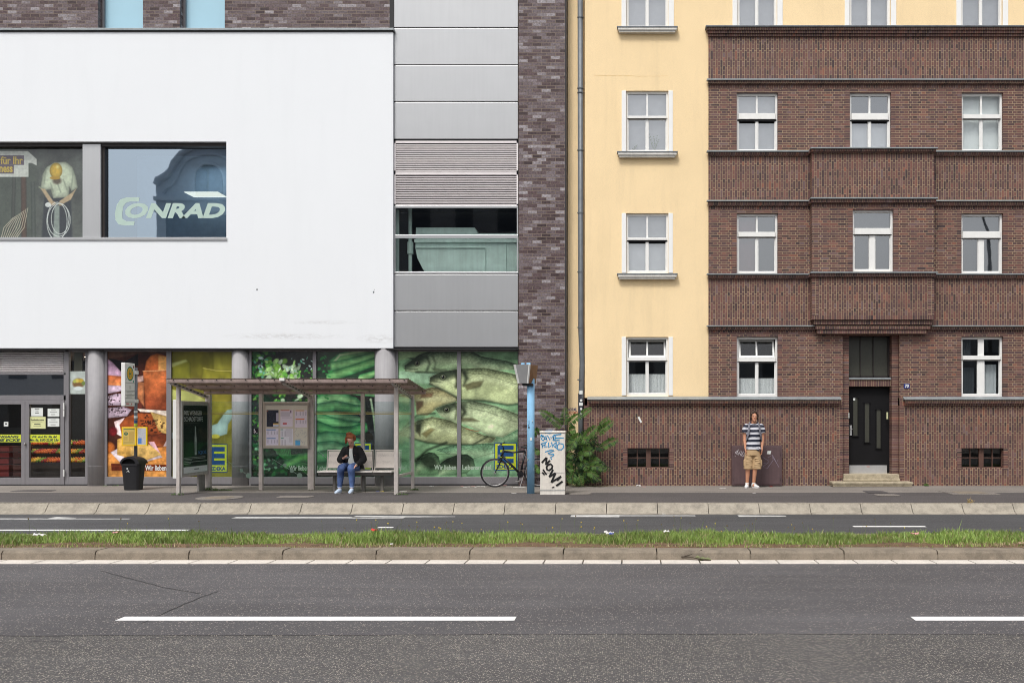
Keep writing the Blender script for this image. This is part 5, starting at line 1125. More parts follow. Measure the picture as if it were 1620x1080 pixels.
# downpipe in the render recess
mb = MB(); Yp_ = .10; rp = 4.3/sc(Yp_)
xp = fx(919, Yp_); pts = [(xp, Yp_, .05), (xp+.0, Yp_, fz(640, Yp_)), (xp+.03, Yp_, fz(575, Yp_)), (xp+.0, Yp_, fz(520, Yp_)), (xp-.02, Yp_, ZT)]
mb.tube(pts, rp, 14)
dp = mb.build('downpipe', M['zinc_dark'], AP, smooth=True)
mb = MB()
for py in (28, 140, 147, 238, 337, 430, 518, 600.5): zz_ = fz(py, Yp_); mb.tube([(xp-.01, Yp_, zz_-.012), (xp-.01, Yp_, zz_+.012)], rp+.012, 14); mb.box(xp-.02, xp+.02, Yp_, .26, zz_-.01, zz_+.01)
mb.build('pipe_bracket', M['zinc_dark'], dp)
for k, (py, hh, ww, m) in enumerate(((620.5, 5.6, 5.2, 'paper'), (633, 4.0, 4.0, 'white_plastic'), (639, 5.0, 5.6, 'paper'), (646.5, 4.0, 3.6, 'white_plastic'), (654, 3.6, 3.6, 'paper'))):
    mb = MB(); Yk = Yp_-rp-.004
    if k in (1, 3): mb.prism([(fx(919.3, Yk)+ww/134*math.cos(t*math.pi/8), fz(py, Yk)+ww/134*math.sin(t*math.pi/8)) for t in range(16)], (0, Yk-.004, 0), (1, 0, 0), (0, 0, 1), (0, .008, 0))
    else: mb.box(fx(919-ww/2, Yk), fx(919+ww/2, Yk), Yk-.004, Yk+.014, fz(py+hh/2, Yk), fz(py-hh/2, Yk))
    mb.build('sticker', M[m], dp)
mb = MB(); mb.tube([(xp, Yp_, fz(660, Yp_)), (xp, Yp_, fz(622, Yp_))], rp+.002, 14); mb.build('pipe_collar', mat('dark_pipe_section', col(52, 56, 66), .6, var=.3, vs=20), dp)
tpx('graffiti', 'uvORML', 897.5, 645, 913, 650, .258, M['spray_navy'], AP, bold=.02); tpx('graffiti', 'RAOVMO', 897.5, 650.5, 914, 655, .258, M['spray_red'], AP, bold=.02)
mb = MB(); ribbon(mb, [O(1010, 659, 0), O(1012, 663, 0), O(1014.5, 668, 0)], .045); mb.build('paint_splash', M['white_text'], AP)
# the building's body
mb = MB(); mb.box(xr0, XE, 9, 9.3, 0, ZT); mb.box(XE-.0, XE+.3, .07, 9.3, 0, ZT); mb.box(xr0, XE, YY+.0, 9.3, ZT, ZT+.25); mb.box(xr0, XE, 1.2, 1.25, 0, ZT); mb.box(xr0, xr0+.01, .27, 9, 0, ZT)
mb.box(fx(897), XE, .55, 1.2, 2.35, 2.4); mb.box(fx(897), XE, .55, 1.2, 5.2, 5.25); mb.box(fx(897), XE, .55, 1.2, 8.0, 8.05)
for xx in (fx(1100), fx(1290), fx(1460), fx(1650)): mb.box(xx, xx+.05, .55, 1.2, 0, ZT)
mb.build('building_shell', M['interior'], AP)

# ================================================================== houses and trees across the street (seen only as reflections)
OH = thing('opposite_house', (-22, -38, 0), 'grey old town house with a curved gable, only reflected in the upper shop window', 'building')
def OX(px): return (px-1000)/25.85
def OZ(py): return 1.6+(661-py)/25.85
mb = MB(); g = [(247, 900)] ; prof = [(247, 700), (247, 292), (251, 284), (262, 279), (270, 270), (277, 256), (287, 243), (300, 235), (316, 231), (330, 230), (344, 231), (360, 235), (373, 243), (383, 256), (390, 270), (398, 279), (409, 284), (413, 292), (413, 700)]
mb.prism([(OX(a), max(0, OZ(b))) for a, b in prof][::-1], (0, -38, 0), (1, 0, 0), (0, 0, 1), (0, -9, 0)); mb.build('wall', M['opp_wall'], OH)
mb = MB(); pp = [(OX(a), OZ(b)) for a, b in prof[1:-1]]
mb.tube([(a, -37.95, b) for a, b in pp], .22, 8); mb.tube([(a*.86+OX(330)*.14, -37.95, b-.55) for a, b in pp], .10, 8); mb.box(OX(245), OX(415), -38, -37.7, OZ(318), OZ(312)); mb.box(OX(245), OX(415), -38, -37.8, OZ(336), OZ(331)); mb.build('cornice', M['opp_wall'], OH)
mb = MB(); mb.box(OX(262), OX(398), -38, -37.98, OZ(400), OZ(340)); 
for a, b, t in ((311, 328, 268), (332, 352, 265)): mb.prism([(OX(a), OZ(306)), (OX(b), OZ(306)), (OX(b), OZ(t+4)), (OX((a+b)/2), OZ(t-2)), (OX(a), OZ(t+4))][::-1], (0, -38, 0), (1, 0, 0), (0, 0, 1), (0, .16, 0))
mb.build('window', M['opp_dark'], OH)
mb = MB(); pa = [(OX(331.5)+(24/25.85)*math.cos(math.pi*i/14), OZ(282)+(22/25.85)*math.sin(math.pi*i/14)) for i in range(15)]; mb.prism([(OX(355.5), OZ(310))]+pa+[(OX(307.5), OZ(310))], (0, -38, 0), (1, 0, 0), (0, 0, 1), (0, .1, 0)); mb.build('window_surround', M['opp_roof'], OH)
mb = MB(); mb.tube([(a, -37.86, b) for a, b in [(OX(355.5), OZ(310))]+pa+[(OX(307.5), OZ(310))]], .09, 6); mb.build('window_moulding', M['opp_wall'], OH)
for k, (x0, x1, hh) in enumerate(((-60, -28, 9.5), (-17, -5, 15.5), (-3.4, 12, 7.6), (12.6, 34, 8.4), (34.5, 60, 9))):
    B = thing('opposite_house', ((x0+x1)/2, -38, 0), ('plain grey house across the street far left of the curved gable', 'plain grey house across the street just right of the curved gable', 'low grey house across the street facing the brick entrance', 'grey house across the street beyond the low one', 'last grey house across the street at the far right')[k], 'building')
    mb = MB(); mb.box(x0, x1, -47, -38, 0, hh); mb.build('wall', M['opp_wall'], B)
    mb = MB(); mb.prism([(-47, hh), (-37.7, hh), (-42.5, hh+2.2)], (x0-.2, 0, 0), (0, 1, 0), (0, 0, 1), (x1-x0+.4, 0, 0)); mb.build('roof', M['opp_roof'], B)
    mb = MB(); n = int((x1-x0)/2.6)
    for i in range(n):
        for f_ in range(int(hh/3)): xx = x0+1+i*2.6; mb.box(xx, xx+1.1, -38, -37.97, 1+f_*3, 2.6+f_*3)
    mb.build('window', M['opp_dark'], B)
LP = thing('street_lamp', (19.1, -30, 0), 'grey street lamp post on the far pavement, reflected in the right-hand window', 'street lamp')
mb = MB(); mb.tube([(19.1, -30, 0), (19.1, -30, 9), (19.0, -30, 11.5), (18.6, -30, 12.6), (17.6, -30, 13)], [.12, .1, .08, .07, .05], 10); mb.build('pole', M['zinc_dark'], LP); mb = MB(); mb.ball((17.2, -30, 13), (.6, .2, .12)); mb.build('lamp_head', M['zinc_dark'], LP)
# ================================================================== STREET FURNITURE
# ---- bus shelter
YFp, YBp = -2.80, -1.35
XSL, XSR, XSM = -9.46, -4.92, -7.15
BS = thing('bus_shelter', (-7.2, -2.1, 0), 'long bus shelter of grey painted steel and glass with a brown ribbed roof', 'bus shelter')
def post(x, Y, z1, w=.045, d=.04, name='post'):
    mb = MB(); mb.box(x-w, x+w, Y-d, Y+d, 0, z1); return mb.build(name, M['shelter'], BS, bevel=.006)
post(XSL, YFp, 2.24, .035); post(XSR, YFp, 2.24, .042); post(XSL+.02, YBp, 2.12, .055, .05); post(XSR+.03, YBp, 2.12, .032); post(XSM, YBp, 2.12, .068, .05)
post(fx(413, YBp), YBp, 2.16, .042); post(fx(574, YBp), YBp, 2.16, .04)
RZ = lambda Y: 2.20+(-1.30-Y)*(.19/1.85)     # roof rises towards the kerb
RX0, RX1 = -9.53, -4.60
mb = MB()
n = 11
for k, Y in enumerate((-3.17, -2.25, -1.36)):
    zz_ = RZ(Y)-.03; mb.mat(0).box(RX0, RX1, Y-.03, Y+.03, zz_-.045, zz_+.02)
ro = mb.build('roof_beam', M['shelter_roof'], BS, bevel=.006)
m = bpy.data.materials.new('brown_translucent_sheet'); m.use_nodes = True; n_ = m.node_tree.nodes; l_ = m.node_tree.links; b_ = n_['Principled BSDF']; b_.inputs['Base Color'].default_value = (*col(104, 86, 80), 1); b_.inputs['Roughness'].default_value = .5
t_ = n_.new('ShaderNodeBsdfTransparent'); t_.inputs[0].default_value = (.95, .90, .86, 1); x_ = n_.new('ShaderNodeMixShader'); x_.inputs[0].default_value = .5; l_.new(b_.outputs[0], x_.inputs[1]); l_.new(t_.outputs[0], x_.inputs[2]); l_.new(x_.outputs[0], n_['Material Output'].inputs['Surface']); M['roof_sheet'] = m
mb = MB()
nr = 44
for i in range(nr+1):       # corrugated translucent brown sheet
    Y = -3.2+1.9*i/nr; zz_ = RZ(Y)+.012+.012*math.sin(i*math.pi/2*1.0)
    mb.v += [(RX0-.02, Y, zz_), (RX1+.02, Y, zz_)]
for i in range(nr): mb.f.append((2*i, 2*i+1, 2*i+3, 2*i+2)); mb.m.append(0)
o = mb.build('roof', M['roof_sheet'], BS); sm = o.modifiers.new('thickness', 'SOLIDIFY'); sm.thickness = .012
mb = MB()
for Y in (-3.212, -2.292, -1.402):
    for i in range(17): x = RX0+.15+i*.295; mb.tube([(x, Y, RZ(Y)-.02), (x, Y-.012, RZ(Y)-.02)], .012, 6)
mb.build('bolt', M['dark'], BS)
for x in (XSL, XSM, XSR):     # sloping brackets with slots
    mb = MB(); a = (x, -3.15, RZ(-3.15)-.07); b = (x, YBp, 2.06)
    d = Vector(b)-Vector(a); mb.obox((Vector(a)+Vector(b))/2, d/2, (.03, 0, 0), d.cross(Vector((1, 0, 0))).normalized()*.032)
    bk = mb.build('bracket', M['shelter'], BS, bevel=.005)
    mb = MB()
    for i in range(9): p = Vector(a).lerp(Vector(b), (i+.8)/10); mb.box(p.x-.032, p.x+.032, p.y-.05, p.y+.05, p.z-.010, p.z+.012)
    mb.build('bracket_slot', M['dark_joint'], bk)
mb = MB(); mb.box(XSM-.05, XSM+.05, -3.26, -3.18, 2.36, 2.42); mb.build('roof_lamp', M['white_plastic'], BS)
# back and side glazing
def pane(x0, x1, Y, z0, z1):
    mb = MB(); mb.box(x0, x1, Y-.004, Y+.004, z0, z1); return mb.build('glass_pane', M['glass_shelter'], BS)
Yg_ = YBp+.03
band = mat('yellow_line_film', col(196, 182, 110), .6)
panes = [(fx(333, Yg_), fx(409, Yg_)), (fx(417, Yg_), fx(487, Yg_)), (fx(498, Yg_), fx(570, Yg_)), (fx(578, Yg_), fx(650, Yg_))]
for a, b in panes:
    g = pane(a, b, Yg_, .28, fz(635, Yg_)); mb = MB(); 
    for py in (652.3, 654.6): mb.box(a, b, Yg_-.006, Yg_-.0041, fz(py+.5, Yg_), fz(py-.5, Yg_))
    mb.build('film_stripe', band, g)
    mb = MB()
    for zz_ in (fz(655, Yg_), fz(697, Yg_), fz(750, Yg_)):
        for x in (a-.012, b+.012): mb.box(x-.03, x+.03, Yg_-.02, Yg_-.0062, zz_-.02, zz_+.02)
    mb.build('glass_clamp', M['steel_dull'], g, bevel=.004)
xs = XSR+.01; mb = MB(); mb.box(xs-.004, xs+.004, YFp+.04, YBp-.04, .42, 2.08); g = mb.build('glass_pane', M['glass_shelter'], BS)
mb = MB()
for zz_ in (1.685, 1.72): mb.box(xs-.006, xs+.006, YFp+.05, YBp-.05, zz_-.006, zz_+.006)
mb.build('film_stripe', band, g)
mb = MB(); mb.box(XSR-.02, XSR+.03, YFp+.04, YBp-.04, .36, .41); mb.build('side_rail', M['shelter'], BS, bevel=.005)
mb = MB()    # film decoration: dots joined by lines
fdm = mat('pale_film_dots', col(120, 146, 132), .6)
dots = ((393, 752, 4.2), (382, 744, 2.8), (474, 752, 4.2), (461.5, 744, 3.2), (450.5, 735.5, 3.0), (511, 720, 1.6))
Yf_ = Yg_-.0055
for (px, py, r_) in dots:
    mb = MB(); c = O(px, py, Yf_); k = r_/sc(Yf_); mb.prism([(c.x+k*math.cos(t*math.pi/10), c.z+k*math.sin(t*math.pi/10)) for t in range(20)], (0, Yf_-.0012, 0), (1, 0, 0), (0, 0, 1), (0, .001, 0)); mb.build('film_dot', fdm, BS)
mb = MB()
for A, B in (((430, 725), (474, 752)), ((505, 714), (520, 727)), ((360, 729), (393, 752))): ribbon(mb, [O(*A, Yf_), O(*B, Yf_)], .008)
mb.build('film_lines', fdm, BS)
# ---- advert light box on the left end
xa = XSL+.05; ya0, ya1 = YFp+.05, YBp-.08; az0, az1 = .36, 1.96
AD = BS
mb = MB(); mb.box(XSL-.10, xa, ya0, ya1, az0, az1); ad = mb.build('advert_case', M['shelter'], BS, bevel=.012)
mb = MB(); mb.box(XSL-.13, XSL-.045, ya0-.035, ya0-.001, az0-.02, az1+.02); mb.box(XSL-.035, xa-.0, ya0-.03, ya0-.001, az0, az1+.0); mb.build('case_edge', M['white_plastic'], ad, bevel=.005)
cv = Canvas(0, 100, 0, 200, .9, (20, 24, 20)); cv.ell(88, 92, 40, 30, (62, 48, 38), soft=.8, op=.8); cv.ell(30, 130, 30, 30, (28, 44, 30), soft=.9); cv.ell(20, 40, 30, 26, (46, 40, 34), soft=.9); cv.ell(70, 75, 12, 14, (70, 60, 46), soft=.9)
cv.poly([(46, 62), (51, 61), (52.5, 88), (54.5, 100), (54.5, 148), (45.5, 148), (44.5, 100), (45.5, 88)], (196, 206, 200), 1.0, edge=.4, edgew=1.2); cv.ell(50, 110, 1.2, 1.6, (30, 30, 30)); cv.poly([(46, 112), (53, 112), (53, 140), (46, 140)], (150, 160, 156), 1)
cv.poly([(0, 181), (100, 181), (100, 200), (0, 200)], (250, 250, 250), .8)
for k, (y, w) in enumerate(((154, 90), (158, 88), (162, 34), (167, 92), (171.5, 28))): 
    x = 4
    r_ = random.Random(k)
    while x < w: q_ = r_.uniform(4, 11); cv.stroke([(x, y), (x+q_-1.4, y)], 1.4, (196, 200, 194)); x += q_
for k in range(5): cv.stroke([(4, 174.2+k*1.5), (95, 174.2+k*1.5)], .6, (84, 90, 86))
cv.poly([(44, 188), (64, 188), (64, 191), (44, 191)], (120, 122, 124), .8); cv.stroke([(4, 53), (66, 53)], .8, (140, 142, 138))
m_ = .06; Wd = ya1-ya0-2*m_; Hd = az1-az0-.16
cv.panel('advert_poster', (xa+.003, ya0+m_, az1-.09), (0, Wd, 0), (0, 0, -Hd), M['print_matt'], ad)
mb = MB(); mb.box(xa+.010, xa+.013, ya0+.03, ya1-.03, az0+.05, az1-.05); mb.build('case_glass', glassmat('advert_glass', (.97, .98, .98), .01, fres=.12), ad)
def adt(s, u0, u1, v0, v1, m, **k):
    text('advert_lettering', s, (xa+.004, ya0+m_+Wd*u0/100, az1-.09-Hd*v1/200), (0, Wd*(u1-u0)/100, 0), (0, 0, Hd*(v1-v0)/200), m, ad, N=(1, 0, 0), **k)
adt('90% WENIGER', 2, 76, 16, 29, M['white_text']); adt('SCHADSTOFFE', 3, 80, 34, 47, M['white_text']); adt('IQOS', 62, 95, 136, 148, M['iq_blue'])
mb = MB(); mb.box(XSL-.05, XSL+.0, ya1-.36, ya1-.05, 0, az0-.001); mb.build('case_foot', M['steel_dull'], BS, bevel=.006)
# ---- timetable case
tY = YBp-.10
TX0, TX1, TZ0, TZ1 = fx(415.5, tY), fx(489, tY), fz(709.5, tY), fz(635.5, tY)
mb = MB(); mb.box(TX0, TX1, tY, tY+.10, TZ0, TZ1); tc_ = mb.build('timetable_case', M['shelter'], BS, bevel=.008)
cr_ = mat('case_frame_beige', col(176, 166, 154), .5, .1)
mb = MB(); e = .055; Yt = tY-.022
mb.box(TX0+.01, TX0+e, Yt, tY-.001, TZ0+.012, TZ1-.012); mb.box(TX1-e*.7, TX1-.01, Yt, tY-.001, TZ0+.012, TZ1-.012); mb.box(TX0+e, TX1-e*.7, Yt, tY-.001, TZ0+.012, TZ0+.05); mb.box(TX0+e, TX1-e*.7, Yt, tY-.001, TZ1-.05, TZ1-.012); mb.build('case_frame', cr_, tc_, bevel=.004)
cv = Canvas(418.5, 487, 640.5, 705, .33, (196, 186, 172)); Z = zz(12.71, 410, 630)
def rc(a, b, c, d, k, **kw): cv.poly(Z([(a, c), (b, c), (b, d), (a, d)]), k, .25, **kw)
rc(125, 965, 135, 222, (202, 196, 182)); rc(150, 388, 232, 570, (44, 46, 58)); r_ = np.random.RandomState(3)
for k in range(60): cv.ell(410+r_.uniform(160, 340)/12.71, 630+r_.uniform(250, 500)/12.71, .35, .3, (92, 92, 104), soft=.5)
rc(338, 388, 290, 465, (176, 170, 186)); rc(280, 388, 500, 520, (220, 180, 70)); rc(280, 388, 520, 562, (196, 200, 214)); rc(150, 180, 252, 264, (170, 100, 70))
rc(425, 672, 232, 572, (214, 204, 214)); rc(430, 610, 232, 248, (190, 96, 66)); rc(475, 555, 490, 522, (186, 70, 76)); rc(455, 655, 380, 388, (130, 120, 130)); rc(430, 620, 270, 362, (192, 182, 192)); rc(618, 648, 240, 292, (130, 110, 130))
rc(715, 960, 232, 582, (212, 202, 212)); rc(730, 905, 236, 252, (208, 150, 60)); rc(730, 910, 406, 428, (206, 116, 60))
rc(140, 385, 610, 940, (212, 206, 220)); rc(145, 330, 620, 636, (46, 110, 170)); rc(150, 330, 794, 810, (46, 110, 170)); rc(425, 680, 600, 940, (212, 210, 216)); rc(430, 480, 618, 632, (40, 130, 100)); rc(440, 490, 792, 806, (40, 130, 100)); rc(715, 965, 600, 940, (200, 196, 182)); rc(725, 825, 838, 940, (80, 160, 206))
for (x, y0_, h_) in [(x, y, 80) for x in (738, 815, 872, 925) for y in (272, 440)]+[(x, y, 80) for x in (165, 240, 300, 350) for y in (658, 832)]+[(x, y, 110) for x in (450, 510) for y in (660, 835)]:
    for j in range(int(h_/9)): rc(x, x+22, y0_+j*9, y0_+j*9+3.5, (128, 118, 134))
for k in range(26): a = r_.uniform(730, 930); b = r_.uniform(620, 930); cv.stroke(Z([(a, b), (a+r_.uniform(-60, 60), b+r_.uniform(-60, 60))]), .22, (140, 140, 146))
for k in range(8): rc(530, 660, 612+k*20, 616+k*20, (150, 140, 152))
for k in range(6): rc(600, 660, 770+k*22, 774+k*22, (150, 140, 152))
cv.I = cv.I*1.13; cv.panel('timetables', O(418.5, 640.5, tY-.003), (fx(487, tY)-fx(418.5, tY), 0, 0), (0, 0, fz(705, tY)-fz(640.5, tY)), M['print_matt'], tc_)
mb = MB(); mb.box(TX0+e, TX1-e*.7, tY-.014, tY-.011, TZ0+.05, TZ1-.05); mb.build('case_glass', glassmat('timetable_glass', (.98, .98, .98), .01, fres=.2), tc_)
cv = Canvas(0, 10, 0, 10, .5, (40, 38, 50)); r_ = np.random.RandomState(1)
for k in range(16): cv.ell(r_.uniform(1, 9), r_.uniform(1, 9), 1.1, .9, (226, 222, 230), soft=.2)
cv.panel('sticker', O(401, 677.5, Yg_-.006), (7/sc(Yg_), 0, 0), (0, 0, -8.5/sc(Yg_)), M['print_matt'], BS)

# ---- bench
BN = thing('bench', (-6.0, -1.8, 0), 'perforated steel bench with separate backrests under the bus shelter', 'bench')
SZ = .45
for a, b in ((fx(505, -1.9), fx(592, -1.9)), (fx(593.5, -1.9), fx(622.5, -1.9))):
    mb = MB(); mb.box(a, b, -2.06, -1.60, SZ-.03, SZ-.0); mb.tube([(a, -2.06, SZ-.012), (b, -2.06, SZ-.012)], .018, 8); mb.tube([(a, -1.60, SZ-.012), (b, -1.60, SZ-.012)], .018, 8); mb.build('seat', M['bench'], BN, bevel=.004)
holes = bpy.data.materials.new('perforated_steel'); 
m, n_, l_, b_ = newmat('perforated_steel_sheet'); p_ = pos(n_, l_); v_ = n_.new('ShaderNodeTexVoronoi'); v_.inputs['Scale'].default_value = 42; v_.inputs['Randomness'].default_value = .15; l_.new(p_, v_.inputs['Vector'])
l_.new(ramp(n_, l_, v_.outputs['Distance'], [(.2, col(150, 144, 140)), (.32, col(236, 228, 220))]), b_.inputs['Base Color']); b_.inputs['Roughness'].default_value = .55; M['perf'] = m
for a, b in ((517.5, 589.5), (593, 634)):
    Yb = -1.56; x0, x1 = fx(a, Yb), min(fx(b, Yb), XSR-.06); z0_, z1_ = fz(740, Yb), fz(712, Yb)
    mb = MB(); mb.add([(x0+.02, Yb, z0_+.02), (x1-.02, Yb, z0_+.02), (x1-.02, Yb+.05, z1_-.02), (x0+.02, Yb+.05, z1_-.02), (x0+.02, Yb+.006, z0_+.02), (x1-.02, Yb+.006, z0_+.02), (x1-.02, Yb+.056, z1_-.02), (x0+.02, Yb+.056, z1_-.02)], [(0,1,2,3),(7,6,5,4),(0,4,5,1),(1,5,6,2),(2,6,7,3),(3,7,4,0)]); br = mb.build('backrest', M['perf'], BN)
    mb = MB(); mb.tube([(x0, Yb-.06, SZ-.02), (x0, Yb, z0_), (x0, Yb+.05, z1_), (x1, Yb+.05, z1_), (x1, Yb, z0_), (x1, Yb-.06, SZ-.02)], .013, 8); mb.tube([(x0, Yb, z0_+.01), (x1, Yb, z0_+.01)], .011, 8); mb.build('backrest_frame', M['bench'], br)
mb = MB(); mb.box(fx(510, -1.8), fx(620, -1.8), -1.88, -1.78, SZ-.10, SZ-.031); mb.box(fx(508, -1.8), fx(622, -1.8), -2.02, -1.98, SZ-.085, SZ-.031); mb.box(fx(508, -1.8), fx(622, -1.8), -1.66, -1.62, SZ-.085, SZ-.031); mb.build('bench_beam', M['bench_dark'], BN, bevel=.005)
for px in (530, 576, 605.5):
    mb = MB(); x = fx(px, -1.8); mb.box(x-.032, x+.032, -1.87, -1.79, 0, SZ-.10); mb.build('leg', M['bench_dark'], BN, bevel=.005)

# ---- bus stop sign
SG = thing('bus_stop_sign', (-11.16, -1.15, 0), 'tall bus stop pole with a white flag sign showing a green H', 'bus stop sign')
mb = MB(); mb.tube([(-11.16, -1.15, 0), (-11.16, -1.15, 2.73)], .036, 14); mb.build('pole', M['zinc_dark'], SG, smooth=True)
sx = -11.20; y0, y1 = -1.64, -1.20; z0_, z1_ = 1.86, 2.82
mb = MB(); mb.box(sx-.045, sx+.045, y0, y1, z0_, z1_); sgn = mb.build('sign', M['white_plastic'], SG, bevel=.012)
mb = MB(); mb.box(-11.2, -11.12, y1-.02, -1.1, 2.58, 2.66); mb.box(-11.2, -11.12, y1-.02, -1.1, 1.94, 2.02); mb.build('sign_clamp', M['white_plastic'], SG)
cv = Canvas(0, 44, 0, 96, .4, (226, 226, 222)); cy = 23
cv.ell(22, cy, 16.5, 16.5, (48, 126, 96), soft=.03); cv.ell(22, cy, 13.5, 13.5, (226, 172, 50), soft=.04)
for P in ([(16, 14), (19, 14), (19, 32), (16, 32)], [(25, 14), (28, 14), (28, 32), (25, 32)], [(19, 21.5), (25, 21.5), (25, 24.5), (19, 24.5)]): cv.poly(P, (48, 126, 96), .3)
cv.ell(39, 7, 2.6, 3.4, (110, 20, 30), soft=.1); cv.poly([(36, 38), (41, 38), (41, 42), (36, 42)], (60, 140, 130), .5); cv.ell(5, 36, 1.3, 1.3, (120, 120, 120))
for y in (44, 62, 71.5, 79, 88): cv.stroke([(0, y), (44, y)], .7, (70, 72, 72))
for y, x in ((65, 38), (68.5, 30), (74, 40), (77, 30)): cv.stroke([(6, y), (x, y)], .9, (130, 134, 134), op=.8)
cv.poly([(18, 50), (27, 50), (27, 58), (18, 58)], (206, 206, 200), 1)
for x in (6, 11, 16): cv.ell(x, 91.5, 2.4, 2, (180, 40, 56), soft=.3)
cv.poly([(28, 90), (32, 90), (32, 94), (28, 94)], (180, 60, 70), .4)
cv.panel('sign_face', (sx+.047, y0+.012, z1_-.012), (0, y1-y0-.024, 0), (0, 0, -(z1_-z0_-.024)), M['print_matt'], sgn)
def tbox(cx, cy, w, h, rz, zc, inner, seed, nm):
    u = Vector((math.cos(rz), math.sin(rz), 0)); nrm = Vector((math.sin(rz), -math.cos(rz), 0)); c = Vector((cx, cy, zc))
    mb = MB(); mb.obox(c, u*w/2, nrm*.02, Vector((0, 0, h/2))); o = mb.build('timetable_box', M['yellow_paint'], SG, bevel=.006)
    cv = Canvas(0, 40, 0, 60, .5, inner); r_ = np.random.RandomState(seed)
    if seed == 1:
        cv.poly([(2, 1), (38, 1), (38, 5), (2, 5)], (110, 130, 70), .5); cv.ell(10, 20, 6.5, 6.5, (46, 100, 80), soft=.1); cv.ell(10, 20, 4, 4, inner, soft=.1); cv.poly([(4, 18), (17, 18), (17, 22), (4, 22)], (46, 100, 80), .4); cv.stroke([(3, 52), (34, 52)], 1.6, (50, 56, 30))
        for k in range(20): cv.stroke([(20, 14+k*1.7), (36, 14+k*1.7)], .5, (150, 110, 50))
        for k in range(4): cv.stroke([(3, 32+k*4), (15, 32+k*4)], .7, (130, 96, 50))
    else:
        cv.poly([(2, 36), (20, 36), (20, 56), (2, 56)], (76, 120, 190), .5)
        for k in range(40): a, b = r_.uniform(2, 38), r_.uniform(2, 58); cv.stroke([(a, b), (a+r_.uniform(-8, 8), b+r_.uniform(-8, 8))], .5, tuple(r_.randint(110, 170, 3)))
    P0 = c+nrm*.0215-u*(w/2-.025)+Vector((0, 0, h/2-.025)); cv.panel('timetable_sheet', P0, u*(w-.05), (0, 0, -(h-.05)), M['print_matt'], o)
tbox(-11.232, -1.30, .30, .42, .25, fz(690, -1.25), (206, 178, 100), 1, 'a'); tbox(-10.955, -1.27, .26, .42, -.22, fz(690, -1.25), (178, 180, 186), 2, 'b')
mb = MB()
for k, (zz_, h_) in enumerate(((1.60, .05), (1.50, .04), (1.42, .05), (1.72, .04))): mb.mat(k % 3).tube([(-11.16, -1.15, zz_), (-11.16, -1.15, zz_+h_)], .038, 14)
mb.build('sticker', [M['paper'], M['logo_blue'], M['logo_yellow']], SG)

# ---- litter bin
bx, byy = fx(211, -1.33), -1.33
LB = thing('litter_bin', (bx, byy, 0), 'tapered black plastic litter bin with a domed hood beneath the bus stop sign', 'litter bin')
mb = MB(); secs = []
for zz_, w, d in ((.0, .165, .14), (.02, .172, .145), (.53, .212, .185), (.56, .212, .185)): secs.append(((bx, byy, zz_), w, d))
rr = []
for c, w, d in secs:
    ring = []
    for k in range(28):
        t = 2*math.pi*k/28; s_, c_ = math.sin(t), math.cos(t); p = 4.0; q_ = (abs(c_)**p+abs(s_)**p)**(-1/p); ring.append(Vector(c)+Vector((c_*q_*w, s_*q_*d, 0)))
    rr.append(ring)
mb.rings(rr); body_ = mb.build('body', M['black_plastic'], LB, smooth=False, bevel=.006)
mb = MB(); mb.rings([[Vector(((p.x-bx)*f_+bx, (p.y-byy)*f_+byy, zz_)) for p in rr[-1]] for zz_, f_ in ((.545, 1.0), (.545, 1.07), (.585, 1.07), (.585, 1.0))])
mb.build('rim', M['black_plastic'], LB)
mb = MB(); n = 16; rw, rh, dd = .215, .165, .19   # arched hood open at the front-left
arcs = []
for i in range(n+1):
    t = math.pi*i/n; arcs.append((math.cos(t), math.sin(t)))
f = [Vector((bx+rw*c_, byy-dd, .585+rh*s_)) for c_, s_ in arcs]; b2 = [Vector((bx+.02+rw*c_*.98, byy+dd, .585+rh*.9*s_)) for c_, s_ in arcs]; mid = [Vector((bx+.01+rw*c_, byy, .585+rh*1.06*s_)) for c_, s_ in arcs]
fi = [Vector((bx-.02+rw*.72*c_, byy-dd, .585+rh*.72*s_)) for c_, s_ in arcs]
for A, B in ((f, mid), (mid, b2)):
    for i in range(n): mb.quad(A[i], A[i+1], B[i+1], B[i])
for i in range(n): mb.quad(f[i], fi[i], fi[i+1], f[i+1])
mb.add(b2, [tuple(range(n, -1, -1))]); fi2 = [p+Vector((0, .12, 0)) for p in fi]
for i in range(n): mb.quad(fi[i], fi2[i], fi2[i+1], fi[i+1])
mb.build('hood', M['black_plastic'], LB, smooth=False)
mb = MB(); mb.add(fi2, [tuple(range(n+1))]); mb.build('opening', M['dark'], LB)
mb = MB(); 
for px, py, r_ in ((201, 741, 1.4), (202.5, 744.5, 1.2), (204, 746, .8), (200.5, 746, .6)): mb.ball((fx(px, byy-.2), byy-.197, fz(py, byy-.2)), (r_/71, .004, r_/90), 7, 4)
mb.build('sticker_scrap', M['paper'], LB)

# ---- light blue information pillar
lx, ly = fx(839.7, -2.4), -2.4
IP = thing('lamp_pillar', (lx, ly, 0), 'pale blue round pillar carrying a tapered grey and brown box at the kerb', 'pillar')
mb = MB(); mb.tube([(lx, ly, 0), (lx, ly, 2.46)], .079, 28); mb.build('pole', M['blue_post'], IP, smooth=True)
zt1, zt0 = fz(577.5, ly), fz(606.5, ly)
def frust(pts_t, pts_b): return [Vector((a, b, zt1)) for a, b in pts_t], [Vector((a, b, zt0)) for a, b in pts_b]
T = [(fx(814, -2.62), -2.62), (fx(838, -2.72), -2.72), (fx(851, -2.3), -2.3), (fx(846, -2.12), -2.12), (fx(825, -2.1), -2.1)]
Bt = [(fx(820.5, -2.55), -2.55), (fx(835, -2.60), -2.60), (fx(847.5, -2.32), -2.32), (fx(843, -2.2), -2.2), (fx(828, -2.2), -2.2)]
